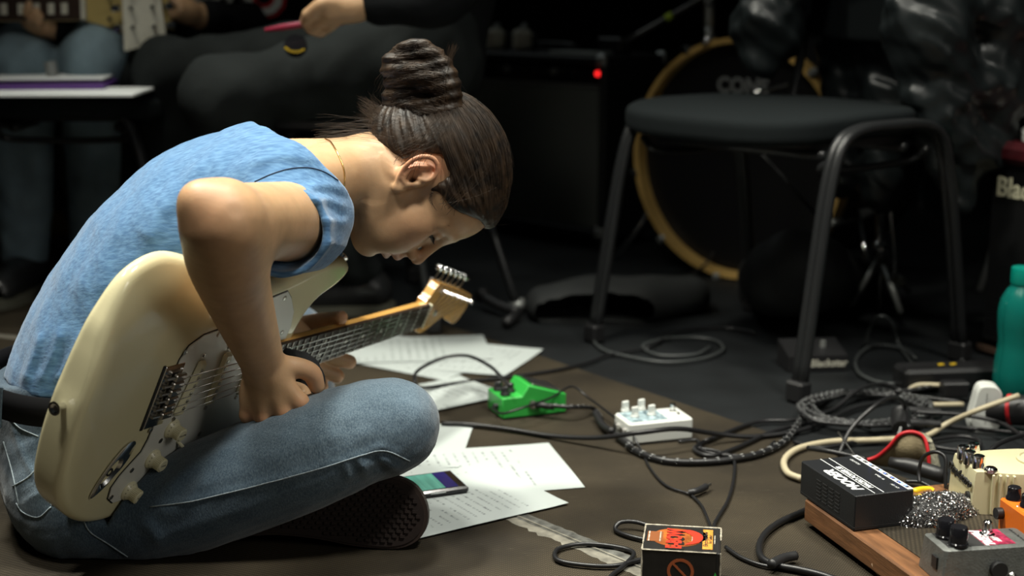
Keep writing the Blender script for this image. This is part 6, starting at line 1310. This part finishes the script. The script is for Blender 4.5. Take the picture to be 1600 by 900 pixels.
floor_cable('power_cable', [(1352, 540), (1360, 510, .04), (1376, 494, .07), (1392, 505, .05), (1405, 540), (1440, 588)], .0042, m_gc, 'dark cable rising in a narrow arch under the hi-hat stand'); floor_cable('power_cable', [(1440, 590), (1390, 600), (1345, 585), (1338, 560), (1365, 540), (1410, 545), (1430, 560)], .0040, m_gc, 'dark cable loop in front of the practice amplifier')
# ---- pedals and cable far left
bl = thing('pedal_board', 'dark pedal board with small lit pedals on the floor far left', 'pedalboard', tuple(G(60, 338)), 0); m_dg = mat('dark green enamel', (.02, .045, .04), .4)
MB().box((0, .05, .02), (.62, .26, .03), None, .004).build('deck', m_shell, bl); MB().box((0, -.078, .045), (.36, .02, .05), None, .004).build('front_panel', m_dg, bl)
for q in range(4): MB().lathe([(.014, 0), (.012, .012)], (-.035 + q * .018 * 1.2 - .03, -.09, .045), 14, rot=np.array(Matrix.Rotation(PI / 2, 3, 'X'))).build('knob', m_dimw, bl)
for u, v, mt_, lb, sz in ((-.18, .03, m_orp, 'orange pedal on the far left pedal board', (.07, .11, .05)), (-.02, .02, m_dimw, 'small pale pedal in the middle of the far left pedal board', (.06, .10, .045)), (.10, .03, m_wp, 'white pedal on the far left pedal board', (.085, .11, .06)), (.20, .04, m_crp, 'flat cream pedal at the right end of the far left pedal board', (.09, .10, .03)), (-.10, .06, m_steel, 'grey metal pedal beside the orange one far left', (.05, .08, .05))):
    c = G(60, 338) + np.array([u, v + .05, .036]); t = thing('effects_pedal', lb, 'effects pedal', tuple(c), .1 * u); MB().box((0, 0, sz[2] / 2), sz, None, .004).build('housing', mt_, t); MB().lathe([(.010, 0), (.008, .016)], (-.015, .02, sz[2]), 12).build('knob', m_shell, t); MB().lathe([(.010, 0), (.008, .016)], (.015, .02, sz[2]), 12).build('knob', m_chrome, t); MB().lathe([(.008, 0), (.006, .014)], (0, -.03, sz[2]), 12).build('foot_switch', m_chrome, t)
cable('mains_cable', [P(45, 285, 3.9), P(47, 300, 3.9), P(38, 320, 3.9), P(15, 332, 3.9), P(-20, 335, 3.9)], .010, m_bei, 'beige cable curving up beside the far left pedals')
cable('mains_cable', [P(152, 238, 3.8), P(155, 250, 3.8), P(150, 265, 3.8), P(138, 275, 3.8)], .012, m_bei, 'short curved beige hose hanging under the seats at left')
SHN[0] += 1; o = MB().box((0, 0, 0), (.26, .20, .002)).build('sheet_music', MATS['bright blank paper']); c = G(185, 305); o.matrix_world = Matrix.Translation((c[0], c[1], .002)) @ RZ(-.4); tag(o, 'white sheet on the floor beyond the woman\'s back', 'paper')
# ---- drum and cabinet far right
m_tan = mat('tan lacquered wood', (.32, .22, .10), .3, var=.2, vscale=5); t = thing('floor_tom', 'tan drum shell with dark lugs far behind the practice amplifier', 'drum', tuple(P(1560, 200, 4.6))); c = P(1560, 30, 4.6); t.location = (c[0], 4.6, 0); WM[t.name] = Matrix.Translation((c[0], 4.6, 0)); MB().lathe([(.24, .42), (.24, .84)], (0, 0, 0), 40).build('shell', m_tan, t); 
for z in (.405, .84): MB().lathe([(.25, z), (.25, z + .02)], (0, 0, 0), 40).build('hoop', m_silver, t)
for k in range(3): a = 2 * PI * k / 3 - .6; MB().tube([(.25 * math.cos(a), .25 * math.sin(a), .7), (.27 * math.cos(a), .27 * math.sin(a), 0)], .008, 8).build('leg', m_chrome, t)
for k in range(6): a = 2 * PI * k / 6; MB().box((.245 * math.cos(a), .245 * math.sin(a), .63), (.02, .02, .3), rotz(a), .004).build('lug', m_silver, t)

# ================================================================== PEOPLE BEHIND
m_blk = mat('black cotton', (.006, .007, .008), .9, spec=.15, bump=.3, bscale=200); m_trk = mat('charcoal trousers', (.014, .017, .017), .85, bump=.3, bscale=200, var=.15, vscale=12, spec=.15); m_jn2 = mat('faded light jeans', (.17, .24, .28), .85, var=.35, vscale=10, bump=.3, bscale=300); m_skin2 = skin_material('pale skin', SKIN)
m_hair2 = mat('dark short hair', (.02, .015, .01), .6)
def seated(label, hips, knees, feet, chest, neck, head, arms, m_leg, m_top, hands, shoes=True):
    hips = [np.array(h) for h in hips]; t = thing('person', label, 'person', ((hips[0][0] + hips[1][0]) / 2, (hips[0][1] + hips[1][1]) / 2, 0))
    allp = np.array([*hips, *knees, *feet, chest]); f = Fld(allp.min(0) - .16, allp.max(0) + .16, .010); f.lo[2]
    hc = (hips[0] + hips[1]) / 2
    for h, k, ft in zip(hips, knees, feet): f.limb([h, (h + np.array(k)) / 2, k], [.095, .080, .062], .04); f.limb([k, (np.array(k) * .6 + np.array(ft) * .4), np.array(ft) + (0, 0, .09)], [.068, .066, .052], .03)
    f.limb([hips[0], hips[1]], [.115, .115], .05); f.limb([hc, hc + (np.array(chest) - hc) * .25], [.125, .125], .05)
    f.op(lambda X, Y, Z: .007 * snoise(X, Y, Z, 22, 41) + .004 * snoise(X, Y, Z, 48, 44), f.lo, [a[-1] for a in f.ax], .001, 'a'); f.plane((0, 0, .03), (0, 0, -1), .004); V, F = f.mesh(); mesh_np('trousers', V, F, m_leg, t, world=True)
    pts = [hc, chest, neck] + [p for a in arms for p in a[:3]]; q = np.array(pts); f = Fld(q.min(0) - .2, q.max(0) + .2, .011)
    f.limb([hc + (0, 0, -.02), (hc + np.array(chest)) / 2, chest, np.array(neck) - (0, 0, .05)], [.135, .145, .15, .08], .04)
    for a in arms: f.limb([np.array(chest) * .3 + np.array(a[0]) * .7, a[0], a[1], np.array(a[2]) * .92 + np.array(a[1]) * .08], [.09, .075, .058, .042], .05)
    f.op(lambda X, Y, Z: .007 * snoise(X, Y, Z, 20, 43), f.lo, [a[-1] for a in f.ax], .001, 'a'); V, F = f.mesh(); mesh_np('jumper', V, F, m_top, t, world=True)
    f = Fld(np.array(head) - .19, np.array(head) + .16, .008); fw = np.array([math.cos(head_dir[0]), math.sin(head_dir[0]), 0]); f.ell(head, (.078, .095, .115), .02); f.ell(np.array(head) + fw * .03 - (0, 0, .05), (.06, .06, .07), .03); f.limb([np.array(head) + fw * .088 + (0, 0, .01), np.array(head) + fw * .112 - (0, 0, .025)], [.010, .013], .015); f.limb([np.array(head) - (0, 0, .06), np.array(neck) - (0, 0, .0)], [.055, .058], .03)
    for s in (-1, 1): sd = np.array([-fw[1], fw[0], 0]) * s; f.ell(np.array(head) + sd * .078 - (0, 0, .01), (.016, .016, .03), .01)
    V, F = f.mesh(); sk = mesh_np('head', V, F, m_skin2, t, world=True); set_tint(sk, SKIN, [])
    for hnd in hands:
        w_, kn, tips, th = hnd; q = np.array([w_, kn, *[p for tp in tips for p in tp], *th]); f = Fld(q.min(0) - .05, q.max(0) + .05, .0045)
        w_ = np.array(w_); kn = np.array(kn); f.limb([w_ + (w_ - kn) * .6, w_, (w_ + kn) / 2, kn], [.032, .027, .030, .026], .015)
        for tp in tips: f.limb([kn * .6 + w_ * .4, *tp], [.014] + [.0105, .0095, .0085][:len(tp)], .006)
        f.limb([w_ * .6 + kn * .4, *th], [.017, .013, .010][:len(th) + 1], .008); V, F = f.mesh(); sk = mesh_np('hand', V, F, m_skin2, t, world=True); set_tint(sk, SKIN, [])
    f = Fld(np.array(head) - .16, np.array(head) + .17, .009); f.ell(np.array(head) + (0, 0, .02) - fw * .015, (.092, .108, .12), .01); f.plane(np.array(head) + fw * .045, fw * .9 - np.array([0, 0, .5]), .02); f.plane(np.array(head) - (0, 0, .05), (0, 0, -1), .02); V, F = f.mesh(); mesh_np('hair', V, F, m_hair2, t, world=True)
    for ft, kn in zip(feet, knees):
        fd_ = np.array([*shoe_dir[0], 0]); f = Fld(np.array(ft) - .2, np.array(ft) + .25, .008); ft = np.array(ft, float); ft[2] = 0; f.limb([ft + fd_ * -.03 + (0, 0, .05), ft + fd_ * .07 + (0, 0, .045), ft + fd_ * .17 + (0, 0, .035)], [.045, .043, .034], .02); f.limb([ft + (0, 0, .06), ft + (0, 0, .12)], [.045, .042], .02); f.plane((0, 0, .018), (0, 0, -1), .002); V, F = f.mesh(); s_ = mesh_np('shoe', V, F, m_shoe2, t, world=True)
        oc = []; sdv = np.array([-fd_[1], fd_[0], 0])
        for a in np.linspace(0, 2 * PI, 24, False): oc.append(ft + fd_ * (.065 + .145 * math.cos(a)) + sdv * .05 * math.sin(a) * (1 + .12 * math.cos(a)))
        MB().prism([(p[0], p[1]) for p in oc], .001, .022).build('sole', m_sole2, s_, world=True)
    return t
m_shoe2 = mat('black leather shoe', (.02, .021, .022), .3, bump=.3, bscale=80); m_sole2 = mat('pale rubber sole', (.10, .10, .075), .6)
A_ = np.array
# C: dark figure facing left right behind the woman's head
head_dir = [PI]; shoe_dir = [(-1, -.1)]
seated('person in charcoal trousers sitting behind the woman, holding a dark red rod', [P(645, 92, 2.80), P(665, 80, 3.04)], [P(335, 150, 2.74), P(262, 112, 3.02)], [G(560, 488), G(285, 460)], P(668, -150, 2.92), P(600, -330, 2.90), P(560, -420, 2.90),
       [(P(680, -200, 2.72), P(705, -20, 2.62), P(585, 8, 2.62)), (P(650, -200, 3.1), P(660, -10, 3.10), P(600, 50, 3.0))], m_trk, m_blk,
       [(P(575, 8, 2.62), P(515, 14, 2.60), [[P(492, 22, 2.59), P(476, 34, 2.60), P(490, 46, 2.61)], [P(505, 34, 2.60), P(485, 44, 2.61), P(500, 52, 2.62)], [P(520, 38, 2.61), P(500, 50, 2.63)]], [P(510, 4, 2.58), P(480, 22, 2.585)])])
pn = MB().tube([P(414, 47, 2.60), P(440, 43, 2.60), P(478, 37, 2.60)], [.0035, .006, .006], 8).build('pen', mat('dark red glossy plastic', (.22, .012, .035), .25)); tag(pn, 'dark red rod held in the hand above the charcoal knees', 'rod')
t = thing('studded_purse', 'small round black case edged with gold dots on the charcoal thigh', 'case', tuple(P(462, 80, 2.66))); MB().lathe([(.020, -.008), (.022, 0), (.020, .008)], P(462, 72, 2.66), 24, rot=np.array(Matrix.Rotation(PI / 2 - .3, 3, 'X'))).build('body', m_gloss, t, world=True)
for k in range(7): a = -PI * .8 + k * .27; MB().lathe([(.0022, -.002), (.0022, .002)], P(462 + 19 * math.cos(a), 66 - 15 * math.sin(a), 2.645), 8, rot=np.array(Matrix.Rotation(PI / 2, 3, 'X'))).build('gold_stud', m_yel, t, world=True)
# A: guitarist in jeans far left; B: guitarist with red lettered jumper
head_dir = [-PI / 2]; shoe_dir = [(0, -1)]
A_h = [P(40, 55, 3.50), P(150, 55, 3.50)]
seated('guitarist in faded blue jeans at the top left, hand on a dark fretboard', A_h, [P(38, 100, 3.12), P(152, 92, 3.10)], [A_([P(20, 300, 3.15)[0], 3.2, 0]), A_([P(130, 300, 3.15)[0], 3.2, 0])], P(85, -140, 3.50), P(85, -270, 3.48), P(85, -350, 3.45),
       [(P(-10, -170, 3.46), P(-60, -20, 3.35), P(-20, 10, 3.2)), (P(175, -170, 3.46), P(170, -20, 3.3), P(95, 45, 3.16))], m_jn2, m_blk,
       [(P(82, 42, 3.15), P(52, 32, 3.12), [[P(42, 26, 3.10), P(44, 12, 3.09), P(50, 0, 3.10)], [P(48, 30, 3.09), P(56, 18, 3.08)], [P(58, 36, 3.09), P(62, 26, 3.08)]], [P(50, 20, 3.14), P(46, 2, 3.14)])])
seated('guitarist in a black jumper with red and white lettering', [P(215, 95, 3.55), P(330, 90, 3.60)], [P(200, 115, 3.14), P(310, 125, 3.2)], [A_([P(190, 330, 3.15)[0], 3.25, 0]), A_([P(300, 330, 3.15)[0], 3.3, 0])], P(345, -110, 3.62), P(345, -250, 3.6), P(345, -330, 3.58),
       [(P(270, -140, 3.56), P(235, -70, 3.35), P(205, -15, 3.24)), (P(430, -140, 3.56), P(395, 30, 3.4), P(320, 28, 3.2))], m_trk, m_blk,
       [(P(215, 0, 3.22), P(182, 18, 3.16), [[P(170, 22, 3.13), P(162, 34, 3.12)], [P(180, 30, 3.12), P(174, 42, 3.11)], [P(192, 34, 3.12), P(190, 46, 3.11)]], [P(200, 24, 3.12), P(202, 36, 3.12)]),
        (P(302, 22, 3.18), P(278, 14, 3.14), [[P(262, 6, 3.12), P(248, 8, 3.11)], [P(264, 16, 3.11), P(250, 18, 3.10)], [P(268, 24, 3.11), P(256, 28, 3.10)]], [P(276, 2, 3.14), P(262, -6, 3.14)])])
pb = bpy.data.objects['person.003'] if 'person.003' in bpy.data.objects else None
q = P(412, -2, 3.36); Mx = Matrix.Translation(q) @ Matrix(((1, 0, 0, 0), (0, 0, -1, 0), (0, 1, 0, 0), (0, 0, 0, 1)))
for rr, mt_, dz, bo_ in ((.0, m_sred, 0, .012), (.0, m_wp, -.004, .003)):
    o = text_mesh('lettering', 'O', .115, Matrix.Translation((0, dz, 0)) @ Mx, mt_, None, .001, bold=bo_); o.data.transform(frame(pb).inverted()); o.parent = pb; WM[o.name] = frame(pb).copy()
for px, ch_ in ((315, 'S'), (340, 'C'), (365, 'H')):
    o = text_mesh('lettering', ch_, .10, Matrix.Translation(P(px, -16, 3.36)) @ Matrix(((1, 0, 0, 0), (0, 0, -1, 0), (0, 1, 0, 0), (0, 0, 0, 1))), m_wp, None, .001, bold=.003); o.data.transform(frame(pb).inverted()); o.parent = pb; WM[o.name] = frame(pb).copy()
# their guitars
def simple_guitar(label, O, X, Y, mb_, mneck, L=.6, head_col=None, blocks=True):
    X = A_(X, float); X /= np.linalg.norm(X); Y = A_(Y, float); Y -= X * (Y @ X); Y /= np.linalg.norm(Y); Z = np.cross(X, Y); M = Matrix([[X[i], Y[i], Z[i], O[i]] for i in range(3)] + [[0, 0, 0, 1]])
    t = thing('electric_guitar', label, 'guitar', mtx=M); oc = [(-.17, 0), (-.15, .10), (-.08, .155), (0, .13), (.07, .105), (.14, .125), (.20, .11), (.22, .05), (.19, .02), (.19, -.03), (.24, -.07), (.22, -.125), (.15, -.12), (.07, -.10), (0, -.13), (-.08, -.155), (-.15, -.10)]
    MB().prism([tuple(p[:2]) for p in catmull([(a, b, 0) for a, b in oc], 4, True)], -.045, 0).build('body', mb_, t).modifiers.new('b', 'BEVEL').width = .006
    MB().box((.17 + L / 2 - .02, 0, -.004), (L, .048, .026), None, .008).build('neck', mneck, t); fb_ = MB().box((.17 + L / 2 - .02, 0, .011), (L, .047, .006)).build('fretboard', m_rose, t)
    for k in range(12): MB().box((.17 + .05 + (L - .08) * (1 - .92 ** (k)) / (1 - .92 ** 12), 0, .0145), (.014 if blocks else .006, .024, .001)).build('inlay_block', m_dimw, fb_)
    MB().box((.17 + L - .016, 0, .012), (.010, .046, .010)).build('nut', m_dimw, t)
    MB().prism([(.17 + L - .02, .024), (.17 + L - .02, -.024), (.17 + L + .03, -.038), (.17 + L + .17, -.045), (.17 + L + .16, 0), (.17 + L + .17, .045), (.17 + L + .03, .038)], -.010, .006).build('headstock', head_col or mneck, t)
    for k in range(3):
        for s in (-1, 1): MB().lathe([(.006, 0), (.004, .012)], (.17 + L + .04 + k * .04, s * .022, .006), 10).box((.17 + L + .04 + k * .04, s * .055, -.004), (.014, .020, .010), None, .003).build('tuner', m_chrome, t)
    MB().box((.0, 0, .008), (.022, .085, .014), None, .003).build('bridge', m_chrome, t); MB().box((.07, 0, .006), (.035, .08, .010), None, .002).build('pickup', m_shell, t); MB().box((.14, 0, .006), (.035, .08, .010), None, .002).build('pickup', m_shell, t)
    return t
m_tanb = mat('honey lacquer', (.42, .24, .06), .25, var=.2, vscale=5, coat=.5)
n1 = P(142, 20, 3.08); o1 = n1 - A_([1, 0, .0]) * .76
simple_guitar('honey coloured guitar across the lap of the guitarist in blue jeans', (n1[0] - .76 - .01, 3.12, n1[2] - .0), (1, -.03, .01), (0, .12, 1), m_tanb, mat('pale neck', (.55, .42, .22), .4), .60, mat('pale headstock', (.50, .38, .14), .4))
n2 = P(228, 72, 3.06); d2 = A_([.04, 0, -1.]); simple_guitar('pale grey guitar held head down between two players at the top left', tuple(n2 - d2 * .93), tuple(d2), (1, .15, 0), m_dimw, m_dimw, .60, m_dimw, False)
t = thing('guitar_case', 'tan brown panel behind the guitarists at the top left', 'cabinet', tuple(P(195, 120, 3.95))); c = P(192, 60, 3.95); t.location = (c[0], 3.95, 0); WM[t.name] = Matrix.Translation((c[0], 3.95, 0)); MB().box((0, 0, .36), (.50, .25, .70), None, .02).build('body', mat('mustard tweed', (.36, .23, .045), .7, bump=.3, bscale=200), t); MB().box((0, -.127, .30), (.42, .01, .42), None, .004).build('grille', m_grille, t)
q = P(78, 112, 3.0); o = MB().cyl(P(78, 96, 3.0), P(82, 118, 3.0), .013, 12).build('microphone', m_silver); tag(o, 'small metal cylinder standing behind the purple folder', 'microphone')

# groups for repeated kinds
for o in list(COL.objects):
    if o.parent is None and 'category' in o and 'group' not in o:
        g = {'effects pedal': 'effects pedals', 'cable': 'cables on the floor and the board', 'plug': 'plugs and connectors', 'chair': 'black stacking chairs', 'guitar': 'electric guitars', 'amplifier': 'amplifiers', 'stand': 'stands'}.get(o['category'])
        if g: o['group'] = g
